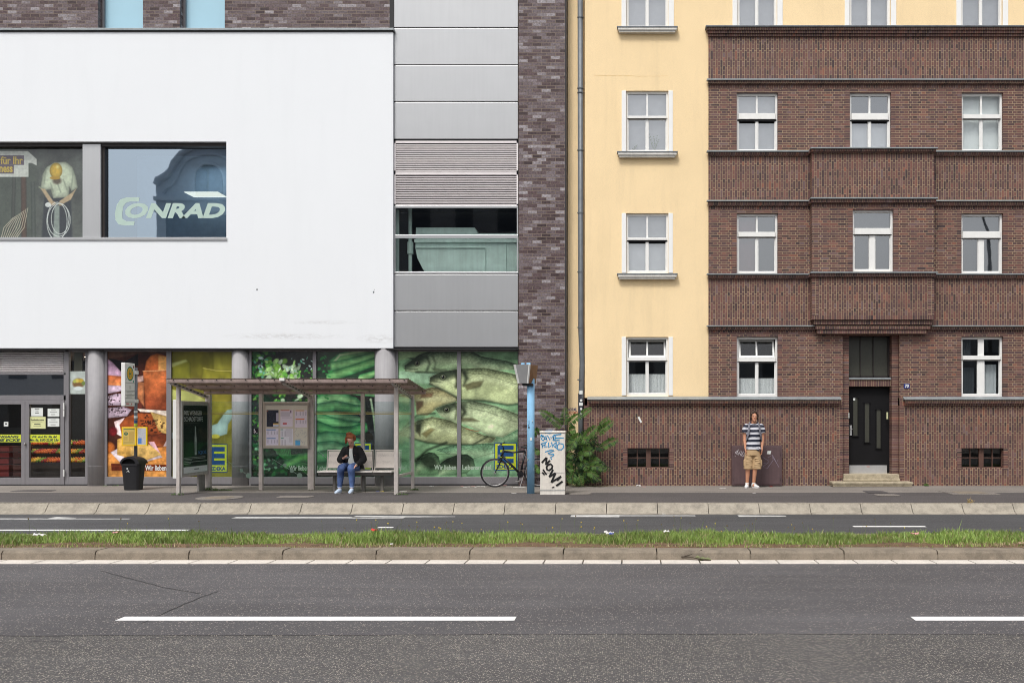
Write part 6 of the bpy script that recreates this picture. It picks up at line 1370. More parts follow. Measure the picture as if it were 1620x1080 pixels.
t_, b_2 = frust(T, Bt); mb = MB(); n = 5
mb.add(t_+b_2, [(0, 1, 6, 5), (3, 4, 9, 8), (4, 0, 5, 9), (0, 4, 3, 2, 1), (5, 6, 7, 8, 9)]); hd = mb.build('head', M['metalpanel'], IP)
mb = MB(); off = Vector((.0, -.0, 0)); mb.add([t_[1], t_[2], b_2[2], b_2[1]], [(0, 1, 2, 3)]); mb.add([t_[2], t_[3], b_2[3], b_2[2]], [(0, 1, 2, 3)]); mb.build('side_panel', M['wood_brown'], hd)
mb = MB()
for a, b in ((t_[0], b_2[0]), (t_[1], b_2[1])): mb.tube([a+Vector((0, -.01, 0)), b+Vector((0, -.01, 0))], .022, 4)
mb.build('edge_strip', M['white_plastic'], hd)
mb = MB(); cc = (b_2[0]+b_2[1]+b_2[2]+b_2[3])/4; mb.box(cc.x-.13, cc.x+.1, cc.y-.1, cc.y+.12, zt0-.05, zt0-.002); mb.build('head_collar', M['black_plastic'], IP)
mb = MB(); mb.box(lx-.085, lx-.005, ly-.06, ly+.06, zt1, zt1+.05); mb.box(lx-.20, lx-.13, ly-.05, ly+.05, zt1, zt1+.045); mb.build('top_cap', M['blue_post'], IP, bevel=.006)
for k, (px, py, w, h_, m) in enumerate(((840, 694, 3.2, 4.6, 'paper'), (836, 668, 2.2, 7, 'blue_post'), (836.6, 675.5, 1.8, 2.6, 'ink'), (842, 665.5, 1, 2.2, 'paper'), (835, 726.5, .9, 1.2, 'paper_yellow'))):
    Y = ly-.083; mb = MB(); mb.box(fx(px-w/2, Y), fx(px+w/2, Y), Y-.002, Y+.03, fz(py+h_/2, Y), fz(py-h_/2, Y)); mb.build('sticker', M[m], IP)

# ---- off-white utility cabinet with graffiti
cY = -2.74; cx0, cx1 = fx(854.5, cY), fx(893.5, cY)
UC = thing('utility_cabinet', ((cx0+cx1)/2, cY+.15, 0), 'off-white ribbed utility cabinet sprayed with blue tags and a black NOW!', 'utility cabinet')
ch = fz(681.5, cY)
mb = MB(); mb.box(cx0, cx1, cY, cY+.32, 0.0, ch-.04); n = 22
for i in range(n): a = cx0+.02+(cx1-cx0-.04)*i/n; mb.box(a+.004, a+(cx1-cx0-.04)/n-.004, cY-.004, cY+.002, .12, ch-.10)
bd = mb.build('cabinet_body', M['cab_white'], UC, bevel=.003)
mb = MB(); mb.box(cx0-.012, cx1+.012, cY-.015, cY+.335, ch-.039, ch); mb.build('cabinet_lid', M['cab_white'], UC, bevel=.008)
mb = MB(); mb.box(cx0-.005, cx1+.005, cY-.007, cY+.325, .085, .095); mb.box(cx0+.01, cx1-.01, cY-.006, cY, .455, .46); mb.build('cabinet_seam', M['zinc_dark'], UC)
Yg2 = cY-.0055
def G(zx, zy): return O(840+zx/7.714, 640+zy/7.714, Yg2)
bl = [[(170, 320), (260, 318), (262, 335), (230, 346), (175, 340), (170, 322)], [(118, 372), (130, 368), (150, 390), (122, 412), (150, 440)], [(112, 388), (150, 376), (165, 395)], [(150, 440), (185, 375), (195, 440)], [(158, 415), (195, 412)], [(200, 372), (232, 430), (240, 385), (268, 438), (280, 365)], [(262, 380), (282, 435)],
    [(296, 375), (292, 440)], [(280, 368), (370, 358)], [(300, 405), (398, 404)], [(290, 440), (345, 425), (340, 466)], [(130, 470), (142, 525)], [(118, 478), (195, 452)], [(135, 500), (170, 488)], [(176, 462), (168, 520), (200, 505)], [(215, 460), (212, 520), (242, 500)], [(252, 455), (262, 515)], [(300, 460), (272, 490), (296, 520)], [(310, 452), (302, 520), (330, 545), (372, 548), (398, 518), (392, 480), (350, 470), (320, 492), (322, 528)],
    [(172, 575), (245, 550), (282, 556), (206, 594), (232, 606), (276, 600), (282, 612), (240, 640), (252, 668)]]
mb = MB(); 
for p in bl: ribbon(mb, [G(*q_) for q_ in p], .021)
mb.build('graffiti', M['spray_blue'], UC)
bk_ = [[(132, 708), (190, 642)], [(190, 642), (184, 732)], [(184, 732), (232, 676)], [(205, 735), (240, 722), (262, 745), (255, 775), (220, 800), (196, 790), (190, 760), (205, 735)], [(270, 790), (222, 880)], [(222, 880), (300, 832)], [(300, 832), (248, 945)], [(248, 945), (368, 872)], [(368, 872), (318, 922)], [(386, 932), (308, 988)], [(146, 788), (190, 852)], [(138, 822), (166, 856)], [(268, 998), (272, 1010)]]
mb = MB()
for k, p in enumerate(bk_): ribbon(mb, [G(*q_) for q_ in p], .040 if k < 10 else (.03 if k < 12 else .055), t=.0015+.0004*k)
mb.build('graffiti', M['spray_black'], UC)
mb = MB()
for k in range(12): zz_ = random.uniform(.45, 1.2); yk = cY+random.uniform(.05, .25); mb.box(cx1-.001, cx1+.0015, yk-.03, yk+.03, zz_, zz_+random.uniform(.03, .12))
mb.build('graffiti', M['spray_black'], UC)

# ---- brown steel cabinet against the brick plinth
bY = -.16; bx0, bx1 = fx(1158, bY), fx(1237, bY); bz0, bz1 = .02, fz(704.5, bY)
BC2 = thing('meter_cabinet', ((bx0+bx1)/2, -.1, 0), 'low brown two-door steel cabinet with scribbled graffiti on the brick wall', 'cabinet')
mb = MB(); mb.box(bx0, bx1, bY, -.012, bz0, bz1); mb.build('cabinet_body', M['cab_brown'], BC2, bevel=.006)
xm = fx(1205, bY)
for a, b in ((bx0+.045, xm-.004), (xm+.004, bx1-.045)):
    mb = MB(); mb.box(a, b, bY-.014, bY-.001, bz0+.03, bz1-.04); d_ = mb.build('cabinet_door', M['cab_brown'], BC2, bevel=.003)
mb = MB(); 
for zz_ in (.16, .75): mb.tube([(bx0+.035, bY-.012, zz_), (bx0+.035, bY-.012, zz_+.06)], .01, 6); mb.tube([(bx1-.035, bY-.012, zz_), (bx1-.035, bY-.012, zz_+.06)], .01, 6)
mb.build('hinge', M['cab_brown'], BC2)
Yb2 = bY-.016
def Q(a, b): return O(1140+a/7.2, 640+b/7.2, Yb2)
mb = MB()
for p in ([(165, 545), (210, 505), (180, 560), (168, 545)], [(178, 540), (200, 575), (212, 530), (225, 580), (240, 530), (262, 585)], [(190, 525), (205, 560), (232, 520), (238, 575), (262, 530), (272, 560)], [(165, 585), (170, 588)], [(210, 545), (250, 590), (275, 575)]): ribbon(mb, [Q(*q_) for q_ in p], .011)
mb.build('graffiti', M['spray_white'], BC2)
mb = MB()
for p in ([(480, 595), (550, 640), (540, 600), (590, 572), (598, 632), (530, 725), (480, 705), (548, 655), (486, 668)], [(590, 572), (640, 665), (655, 620)], [(600, 600), (665, 710)]): ribbon(mb, [Q(*q_) for q_ in p], .007)
mb.build('graffiti', mat('thin_grey_scribble', col(150, 140, 158), .6), BC2)
mb = MB(); P = [Q(535, 525), Q(577, 525), Q(568, 562), Q(525, 560)]; mb.add([p+Vector((0, -.001, 0)) for p in P], [(3, 2, 1, 0)]); mb.build('sticker', M['paper'], BC2)

# ---- manhole covers
for (px0_, px1_, t, u, lab, rnd) in ((313, 382, 784, 790.5, 'pale oval manhole cover in the pavement before the advert case', True), (1496, 1570, 776.5, 782, 'pale rectangular manhole cover in the pavement right of the entrance', False)):
    Ya, Yb = gd(u), gd(t); Ym = (Ya+Yb)/2; xa_, xb_ = fx(px0_, Ym), fx(px1_, Ym); MH = thing('manhole_cover', ((xa_+xb_)/2, Ym, 0), lab, 'manhole cover')
    pts = [((xa_+xb_)/2+(xb_-xa_)/2*math.cos(t_*math.pi/14), Ym+(Yb-Ya)/2*math.sin(t_*math.pi/14)) for t_ in range(28)] if rnd else [(xa_, Ya), (xb_, Ya), (xb_, Yb), (xa_, Yb)]
    mb = MB(); mb.prism(pts, (0, 0, -.01), (1, 0, 0), (0, 1, 0), (0, 0, .018)); mb.build('frame', M['walk_light'], MH)
    cc = ((xa_+xb_)/2, Ym); pts = [(cc[0]+(a-cc[0])*.62, cc[1]+(b-cc[1])*.62) for a, b in pts]; mb = MB(); mb.prism(pts, (0, 0, .0085), (1, 0, 0), (0, 1, 0), (0, 0, .004)); mb.build('lid', M['kerb_old'], MH)

# ---- bicycle leaning on the shop window
BK = thing('bicycle', (fx(783, -.45), -.45, 0), 'black trekking bicycle leaning on the fish window behind the blue pillar', 'bicycle', rz=.10)
wr = .335; wb = 1.0
mb_black = mat('bike_black', col(26, 26, 30), .35, .1); bk_sil = mat('bike_alloy', col(170, 168, 168), .35, .6)
for nm, cx in (('front', 0), ('rear', wb)):
    mb = MB(); mb.torus((cx, 0, wr), wr-.020, .022, (1, 0, 0), (0, 0, 1), 56, 8); wh = mb.build('tyre', M['black_plastic'], BK, local=True, smooth=True)
    mb = MB(); mb.torus((cx, 0, wr), wr-.042, .011, (1, 0, 0), (0, 0, 1), 56, 6, 1.2); mb.build('rim', bk_sil, wh, local=True, smooth=True)
    mb = MB()
    for k in range(28): t = 2*math.pi*k/28; s_ = (k % 2)*.05-.025; mb.tube([(cx+.018*math.cos(t+.5), s_, wr+.018*math.sin(t+.5)), (cx+(wr-.05)*math.cos(t), 0, wr+(wr-.05)*math.sin(t))], .0012, 3, False)
    mb.tube([(cx, -.05, wr), (cx, .05, wr)], .022, 10); mb.build('spokes', bk_sil, wh, local=True)
    a0, a1 = (100, 175) if cx == 0 else (20, 170)
    mb = MB(); L = [[(cx+(wr+.018)*math.cos(R(a)), w, wr+(wr+.018)*math.sin(R(a))) for w in (-.028, .028)] for a in np.linspace(a0, a1, 16)]
    for p, q_ in zip(L, L[1:]): mb.quad(p[0], p[1], q_[1], q_[0])
    o = mb.build('mudguard', mb_black, BK, local=True)
    if cx: o.modifiers.new('t', 'SOLIDIFY').thickness = .004
hd_t, hd_b = (.20, 0, .86), (.155, 0, .70); bb = (.585, 0, .30); st = (.70, 0, .83); rx = (wb, 0, wr)
mb = MB(); mb.tube([hd_t, hd_b], .026, 10); mb.tube([(.195, 0, .83), (.45, 0, .805), st], .023, 10); mb.tube([(.165, 0, .73), bb], .027, 10); mb.tube([bb, st], .021, 10)
for s_ in (-.045, .045): mb.tube([(.68, s_*.4, .79), (wb, s_, wr)], .009, 8); mb.tube([(.585, s_*.7, .30), (wb, s_, wr)], .010, 8)
mb.build('frame', mb_black, BK, local=True, smooth=True)
mb = MB(); mb.tube([(.30, -.019, .60), (.54, -.019, .35)], .006, 4); mb.tube([(.30, -.016, .822), (.46, -.016, .806)], .005, 4); mb.build('frame_trim', bk_sil, BK, local=True)
mb = MB()
for s_ in (-.045, .045): mb.tube([(.15, s_, .67), (.09, s_, .50), (.0, s_, wr)], [.018, .016, .010], 8)
mb.box(.12, .18, -.055, .055, .655, .69); mb.build('fork', mb_black, BK, local=True)
mb = MB(); mb.tube([(.20, 0, .86), (.185, 0, .94), (.13, 0, .985)], .014, 8); mb.tube([(.20, -.27, 1.03), (.12, -.20, .985), (.13, 0, .985), (.12, .20, .985), (.22, .28, 1.03)], .012, 8); mb.build('handlebar', mb_black, BK, local=True, smooth=True)
mb = MB(); mb.tube([(.11, -.12, .99), (.07, -.14, .96)], .016, 6); mb.tube([(.06, -.12, .965), (.14, -.26, .975)], .006, 5); mb.box(.08, .12, -.06, .0, .70, .76); mb.build('brake_lever', bk_sil, BK, local=True)
mb = MB(); mb.tube([(.70, 0, .80), (.715, 0, .91)], .013, 8); mb.build('seat_post', bk_sil, BK, local=True)
mb = MB(); mb.loft([((.60, 0, .925), .01, .02, (0, 1, 0), (0, 0, 1)), ((.66, 0, .925), .025, .022, (0, 1, 0), (0, 0, 1)), ((.74, 0, .925), .055, .028, (0, 1, 0), (0, 0, 1)), ((.82, 0, .935), .08, .03, (0, 1, 0), (0, 0, 1)), ((.86, 0, .945), .06, .02, (0, 1, 0), (0, 0, 1))]); mb.build('saddle', M['black_plastic'], BK, local=True, smooth=True)
mb = MB(); mb.tube([(bb[0], -.05, bb[2]), (bb[0], -.062, bb[2])], .075, 24); mb.tube([(bb[0], -.07, bb[2]), (bb[0]-.06, -.08, bb[2]-.155)], .012, 6); mb.tube([(bb[0], .07, bb[2]), (bb[0]+.06, .08, bb[2]+.155)], .012, 6); mb.tube([(bb[0], -.06, bb[2]), (bb[0], .08, bb[2])], .015, 8); mb.build('crank', mb_black, BK, local=True)
mb = MB(); mb.box(bb[0]-.11, bb[0]-.02, -.16, -.075, bb[2]-.17, bb[2]-.15); mb.build('pedal', bk_sil, BK, local=True); mb = MB(); mb.box(bb[0]+.02, bb[0]+.11, .075, .16, bb[2]+.145, bb[2]+.165); mb.build('pedal', bk_sil, BK, local=True)
mb = MB(); mb.tube([(bb[0], -.056, bb[2]+.09), (wb, -.056, wr+.04)], .005, 4); mb.tube([(bb[0], -.056, bb[2]-.09), (wb-.02, -.056, wr-.10), (wb, -.056, wr-.04)], .005, 4); mb.tube([(wb, -.04, wr), (wb, -.055, wr)], .045, 14); mb.build('chain', mat('chain_dark_steel', col(92, 86, 80), .5, .6), BK, local=True)
mb = MB()
for s_ in (-.06, .06): mb.tube([(.74, s_, .70), (1.06, s_, .72), (wb, s_, wr)], .006, 6)
for x in (.80, .90, 1.0): mb.tube([(x, -.06, .71), (x, .06, .71)], .005, 6)
mb.build('luggage_rack', mb_black, BK, local=True)
mb = MB(); mb.tube([(.66, -.04, .27), (.575, -.13, .0)], .008, 6); mb.build('kickstand', bk_sil, BK, local=True)

# ---- sumac-like shrub
def frond(mb, base, tip, arch, leaf, n, rng, wmax=.017):
    base, tip = Vector(base), Vector(tip); d = tip-base; L = d.length; up = Vector((0, 0, 1))
    nrm = Vector((0, -1, 0)); side0 = d.cross(nrm).normalized()
    pts = []
    for i in range(n+1):
        t = i/n; pts.append(base+d*t+up*arch*L*math.sin(math.pi*t)*.5+Vector((0, -.10*L*math.sin(math.pi*t*.9), 0)))
    mb.mat(1).tube(pts, [.006*(1-.75*i/n) for i in range(n+1)], 4)
    for i in range(2, n+1):
        t = i/n; p = pts[i]; tg = (pts[min(i+1, n)]-pts[i-1]).normalized(); l = leaf*(math.sin(math.pi*min(1, .18+.80*t))**.7)*rng.uniform(.85, 1.1); w = min(wmax, l*.13)
        for s_ in (-1, 1):
            sd = (tg.cross(Vector((rng.uniform(-.2, .2), -1, .35)))).normalized()*s_
            dr = (sd*.92+tg*.42+Vector((0, -rng.uniform(.0, .35), -rng.uniform(.05, .35)))).normalized(); wv = dr.cross(Vector((0, -1, .5))).normalized()*w
            a = p; b = p+dr*l*.35; c = p+dr*l*.75+Vector((0, 0, -l*.05)); e = p+dr*l+Vector((0, 0, -l*.16)); fold = Vector((0, -.25*w, .25*w))
            mb.mat(0 if rng.random() < mb.bright else 2)
            mb.add([a, b+wv+fold, b-wv+fold, c+wv*.8+fold, c-wv*.8+fold, e, b, c], [(0, 1, 6), (0, 6, 2), (1, 3, 7, 6), (6, 7, 4, 2), (3, 5, 7), (7, 5, 4)])
SB = thing('shrub', (fx(925, -.4), -.4, 0), 'bushy green shrub of long feathery leaves growing between cabinet and brick wall', 'shrub')
def leafmat(name, c, tr=.3):
    m, n, l, b = newmat(name); p = pos(n, l); k = ramp(n, l, noise(n, l, p, 7, 3), [(.3, tuple(v*.7 for v in c)), (.7, tuple(v*1.3 for v in c))]); l.new(k, b.inputs['Base Color']); b.inputs['Roughness'].default_value = .45
    t = n.new('ShaderNodeBsdfTranslucent'); l.new(k, t.inputs[0]); x = n.new('ShaderNodeMixShader'); x.inputs[0].default_value = tr; o = n['Material Output']; l.new(b.outputs[0], x.inputs[1]); l.new(t.outputs[0], x.inputs[2]); l.new(x.outputs[0], o.inputs['Surface']); return m
LM = [leafmat('leaf_fresh', (.075, .155, .024)), mat('leaf_stalk', (.16, .17, .05), .7), leafmat('leaf_deep', (.022, .062, .014))]
rg = random.Random(5)
Zp = lambda a, b, Y: O(840+a/7.714, 640+b/7.714, Y)
FR = [(400, 290, 95, 70, .12), (405, 270, 420, 30, .05), (440, 260, 590, 120, .1), (560, 170, 745, 45, .12), (450, 330, 545, 292, .1), (450, 480, 625, 365, .15), (460, 500, 600, 440, .1), (640, 420, 820, 260, .12), (800, 350, 965, 150, .1), (800, 370, 1015, 200, .14), (850, 530, 1065, 420, .12), (620, 560, 730, 500, .2),
    (600, 590, 770, 580, .25), (500, 760, 455, 700, .2), (640, 740, 850, 690, .3), (540, 800, 450, 790, .25), (640, 820, 860, 950, .35), (580, 850, 620, 1000, .3), (700, 760, 905, 800, .3), (520, 830, 500, 990, .3), (110, 560, 40, 600, .3), (100, 380, 40, 320, .3), (110, 760, 45, 810, .3), (520, 600, 460, 640, .2), (600, 680, 690, 800, .3), (560, 420, 470, 560, .3), (620, 400, 690, 480, .3), (640, 800, 720, 930, .3), (560, 880, 560, 985, .3), (560, 640, 640, 620, .2)]
mb = MB(); mb.bright = .85
for (a, b, c, d, ar) in FR:
    Y0 = rg.uniform(-.42, -.25); Y1_ = Y0-rg.uniform(.02, .22)
    A, B = Zp(a, b, Y0), Zp(c, d, Y1_); L = (B-A).length; frond(mb, A, B, ar, rg.uniform(.11, .15), max(10, int(L/.029)), rg)
mb.bright = .18
for k in range(80):
    a = rg.uniform(460, 820); b = rg.uniform(430, 960); th = rg.uniform(-.6, 3.7); L = rg.uniform(120, 230)
    A = Zp(a, b, -.22); B = Zp(a+L*math.cos(th), min(990, b-L*math.sin(th)*.7), rg.uniform(-.32, -.16)); frond(mb, A, B, rg.uniform(.1, .3), rg.uniform(.09, .13), max(8, int((B-A).length/.031)), rg)
mb.build('foliage', LM, SB)
mb = MB()
for (P) in ([(560, 1010), (540, 700), (450, 480), (405, 290)], [(570, 1010), (620, 700), (560, 400), (520, 230)], [(600, 1010), (700, 700), (760, 480), (800, 350)], [(590, 1010), (700, 800), (840, 560)], [(550, 1010), (560, 850), (640, 740)]):
    Y = rg.uniform(-.34, -.2); pts = [Zp(a, b, Y+.03*i) for i, (a, b) in enumerate(P)]; pts[0].z = 0; mb.tube(pts, [.016, .013, .010, .006][:len(P)] if len(P) > 3 else [.016, .012, .006], 7)
mb.build('stem', mat('shrub_bark', col(96, 92, 60), .8), SB)

# ---- weed tufts
def tuft(px, Y, w, h, n, lab, group=None):
    r = random.Random(int(px)); mb = MB(); x = fx(px, Y)
    for k in range(n):
        a = r.uniform(-w, w); b = r.uniform(-.05, .05); hh = h*r.uniform(.4, 1)*(1-.5*abs(a)/w); lx_ = r.uniform(-.04, .04); mb.add([(x+a-.004, Y+b, 0), (x+a+.004, Y+b, 0), (x+a+lx_, Y+b-.02, hh)], [(0, 1, 2)])
        if k % 3 == 0: c = Vector((x+a+lx_*.6, Y+b-.02, hh*.7)); mb.quad(c+Vector((-.012, 0, 0)), c+Vector((0, -.005, -.008)), c+Vector((.012, 0, 0)), c+Vector((0, 0, .01)))
    return tag(mb.build('weed_tuft', LM[0] if px != 1535 else mat('dry_straw', col(160, 140, 96), .8)), lab, 'weed', group)
tuft(281, -2.85, .13, .07, 60, 'small weed tuft at the foot of the shelter\'s left front post')
tuft(330, -1.45, .20, .10, 120, 'weed tuft around the foot of the advert case'); tuft(352, -1.5, .20, .05, 80, 'flat spread of weeds just right of the advert case foot')
tuft(634, -2.8, .16, .06, 90, 'weeds at the foot of the shelter\'s right front post'); tuft(656, -1.4, .09, .06, 50, 'small weed tuft at the right rear shelter post')
tuft(1465, -.06, .055, .09, 90, 'round green weed at the foot of the brick wall right of the steps'); tuft(1535, -4.8, .05, .16, 26, 'dry straw tuft growing on the pale kerb'); tuft(167, -.02, .05, .03, 20, 'tiny weed by the left column foot'); tuft(183, -.02, .05, .03, 20, 'tiny weed under the cheese window')
tuft(492, -1.4, .05, .04, 24, 'tiny weed at the shelter\'s middle rear post')
r = random.Random(4); mb = MB()
for k in range(420):
    x = fx(r.gauss(945, 26), 0); Y = -abs(r.gauss(0, .12))-.02; z0_ = .004; w = r.uniform(.006, .018); a = r.uniform(0, 3.14); c, s_ = math.cos(a)*w, math.sin(a)*w; mb.mat(r.choice((0, 1, 1, 2))).add([(x-c, Y-s_, z0_), (x+s_*.5, Y-c*.5, z0_+.006), (x+c, Y+s_, z0_+.004), (x-s_*.5, Y+c*.5, z0_)], [(0, 1, 2, 3)])
tag(mb.build('fallen_leaves', [LM[0], mat('leaf_dry', col(150, 128, 84), .8), mat('leaf_brown', col(104, 80, 54), .8)]), 'fallen leaflets and crumbs along the wall beside the shrub', 'leaf litter', kind='stuff')

# ---- litter
LMs = {k: mat('litter_'+k, col(*v), .7, var=.08, vs=30) for k, v in dict(white=(218, 216, 212), red=(196, 60, 52), blue=(80, 96, 170), yellow=(220, 196, 70), brown=(146, 126, 100), pink=(206, 150, 146)).items()}
def scrap(px, py, w, h, m, lab, group=None, zg=0.0, name='litter_scrap', Y=None, crumple=.4):
    r = random.Random(int(px*13+py)); 
    if Y is None: Y = gd(py, zg)
    x = fx(px, Y); k = 1/sc(Y); mb = MB(); n = 6; W2 = w*k/2; D = max(.03, W2*.6)
    for i in range(n+1):
        for j in range(3): mb.v.append((x-W2+2*W2*i/n+r.uniform(-.15, .15)*W2, Y-D+D*j+r.uniform(-.2, .2)*D, zg+.004+.6*h*k*crumple*(r.random()+(.6 if j == 1 else 0))))
    for i in range(n):
        for j in range(2): a = i*3+j; mb.f.append((a, a+3, a+4, a+1)); mb.m.append(0)
    o = mb.build(name, LMs[m]); o.modifiers.new('t', 'SOLIDIFY').thickness = .002
    return tag(o, lab, 'litter', group)
scrap(62, 850, 18, 4, 'white', 'crumpled white paper lying in the grass at the far left', zg=.02, Y=-10.4, crumple=1.4)
scrap(592, 842, 9, 4, 'red', 'crumpled red wrapper in the median grass', zg=.04, Y=-10.0, crumple=1.2); scrap(963, 853, 17, 6, 'white', 'white and blue crumpled packet in the median grass', zg=.03, Y=-10.3, crumple=1.2); scrap(967, 854, 7, 4, 'blue', 'blue torn corner beside the crumpled packet in the grass', zg=.035, Y=-10.36, crumple=1.2)
scrap(1447, 852, 11, 4, 'pink', 'pale pink tissue in the grass towards the right', zg=.03, Y=-10.35, crumple=1.3); scrap(183, 851, 8, 3, 'pink', 'small pinkish scrap in the grass at the left', zg=.03, Y=-10.2, crumple=1.3); scrap(1054, 846, 9, 3, 'white', 'pale scrap half buried in the middle of the grass', zg=.04, Y=-10.1, crumple=1.2); scrap(620, 862, 4, 3, 'white', 'small white scrap at the front edge of the grass', zg=-.03, Y=-10.95, crumple=1.2); scrap(1617, 865, 12, 5, 'brown', 'brown paper at the grass edge on the far right', zg=-.03, Y=-10.9, crumple=1.2)
scrap(605, 777.5, 5, 1.6, 'yellow', 'yellow wrapper lying under the bench'); scrap(597.5, 777.5, 5, 1.6, 'blue', 'blue wrapper lying under the bench'); scrap(622, 776, 6, 2, 'white', 'white cup lid beside the right front shelter post'); scrap(638, 777, 11, 1.4, 'white', 'long white strip of paper just right of the right front shelter post')
scrap(683, 769, 6, 2.2, 'white', 'white scrap below the left fish window'); scrap(696, 769.5, 6, 1.8, 'brown', 'brown scrap below the fish window mullion')
for k, (px, py, w) in enumerate(((735, 771, 6), (741, 770, 5), (748, 769.5, 6), (757, 769.5, 7), (764, 769, 5), (768, 770, 4), (799, 768, 6), (805, 770, 9), (816, 771, 10), (826, 771, 12), (731, 769, 4), (752, 771, 3))): scrap(px, py, w, 1.8, ('white', 'white', 'pink', 'white')[k % 4], 'pale paper scrap among those strewn under the bicycle', 'paper scraps strewn under the bicycle')
scrap(813, 780, 7, 2, 'white', 'white scrap on the asphalt left of the blue pillar'); scrap(1010, 768, 7, 4, 'white', 'white crumpled paper by the brick wall below the left cellar window', Y=-.2, crumple=1); scrap(1018, 770, 7, 2, 'pink', 'pinkish paper just right of the crumpled white one by the wall'); scrap(1143, 772.5, 9, 1.2, 'white', 'flat white paper on the pavement left of the brown cabinet'); scrap(1193, 780, 5, 1.2, 'white', 'tiny white scrap on the asphalt below the standing person'); scrap(1220, 769.5, 5, 1, 'red', 'flat orange-red scrap at the foot of the brown cabinet')
scrap(1050, 813, 5, 2, 'white', 'white scrap against the pale kerb', zg=-.16, Y=-5.36)
# twig with leaves lying against the near kerb
TW = thing('fallen_twig', (fx(1100, -11.4), -11.4, -.16), 'dry twig with grey-green leaves lying against the median kerb', 'twig')
mb = MB(); t1 = [O(1108, 887, -11.42), O(1090, 884, -11.40), O(1074, 880, -11.37), O(1104, 873, -11.30), O(1114, 868, -11.26)]; mb.tube([O(1125, 886, -11.45)+Vector((0, 0, 0)), O(1112, 885.5, -11.42), O(1095, 881, -11.38), O(1078, 880, -11.36)], .005, 5); mb.tube([O(1078, 881, -11.37), O(1098, 875, -11.34), O(1111, 869, -11.29)], .004, 5); mb.build('stem', mat('twig_dark', col(66, 56, 46), .9), TW)
mb = MB()
for (px, py, w) in ((1112, 884, 14), (1120, 885, 12), (1104, 882, 10), (1110, 887, 9)):
    c = O(px, py, -11.42); k = w/sc(-11.42)/2; mb.add([c+Vector((-k, 0, .0)), c+Vector((-k*.2, -.03, .015)), c+Vector((k, 0, .0)), c+Vector((0, .03, .03))], [(0, 1, 2), (0, 2, 3)])
mb.build('leaf', mat('leaf_greygreen', col(112, 118, 78), .7), TW)
# ================================================================== PEOPLE
def mix_(a, b, t): return tuple(x+(y-x)*t for x, y in zip(a, b))
def limb(mb, pts, radii, sq=1.0, n=14):
    """tapering limb through joints, with extra rings so the bends stay round"""
    P = [Vector(p) for p in pts]; Q_, Rr = [], []
    m = len(P)
    for i in range(m-1):
        p0 = P[max(i-1, 0)]; p1 = P[i]; p2 = P[i+1]; p3 = P[min(i+2, m-1)]
        for k in range(5):
            t = k/5; c = .25
            a = p1+(p2-p1)*t; h = ((2*t**3-3*t*t+1)*p1+(t**3-2*t*t+t)*(p2-p0)*.5+(-2*t**3+3*t*t)*p2+(t**3-t*t)*(p3-p1)*.5)
            Q_.append(a.lerp(h, .7)); Rr.append(radii[i]+(radii[i+1]-radii[i])*(t*t*(3-2*t)))
    Q_.append(P[-1]); Rr.append(radii[-1]); mb.tube(Q_, Rr, n)
    mb.ball(P[0], radii[0]*.99, 12, 8); mb.ball(P[-1], radii[-1]*.99, 12, 8)
def hand(mb, w, d, palmn, L=.175, curl=.5, thumb=1, spread=.12):
    """w wrist, d pointing to the fingers, palmn palm normal; five separate fingers"""
    w, d, pn = Vector(w), Vector(d).normalized(), Vector(palmn).normalized(); s_ = d.cross(pn).normalized()*thumb; pn = s_.cross(d).normalized()*thumb
    pl = L*.52
    mb.loft([(w, .024, .019, s_, pn), (w+d*pl*.3, .033, .016, s_, pn), (w+d*pl*.75, .041, .015, s_, pn), (w+d*pl, .040, .012, s_, pn)], 14)
    for k, (o, fl) in enumerate(((.030, .92), (.010, 1.0), (-.010, .94), (-.029, .76))):
        b = w+d*pl*.93+s_*o; f = L*.48*fl; dd = (d+s_*(o*spread*30*.25)).normalized(); pts = [b]; a = 0
        for j, q_ in enumerate((.42, .32, .26)):
            a += curl*(.55, .8, .6)[j]; pts.append(pts[-1]+(dd*math.cos(a)+pn*math.sin(a))*f*q_)
        mb.tube(pts, [.0095, .0088, .008, .0062], 8); mb.ball(pts[-1], .0064, 8, 5)
    b = w+d*pl*.28+s_*.026; t1 = b+(s_*.72+d*.62+pn*.25).normalized()*L*.19; t2 = t1+(s_*.2+d*.9+pn*.3).normalized()*L*.15; t3 = t2+(d*.95+pn*.3-s_*.1).normalized()*L*.10
    mb.tube([b, t1, t2, t3], [.014, .0115, .0098, .0075], 8); mb.ball(t3, .0076, 8, 5)
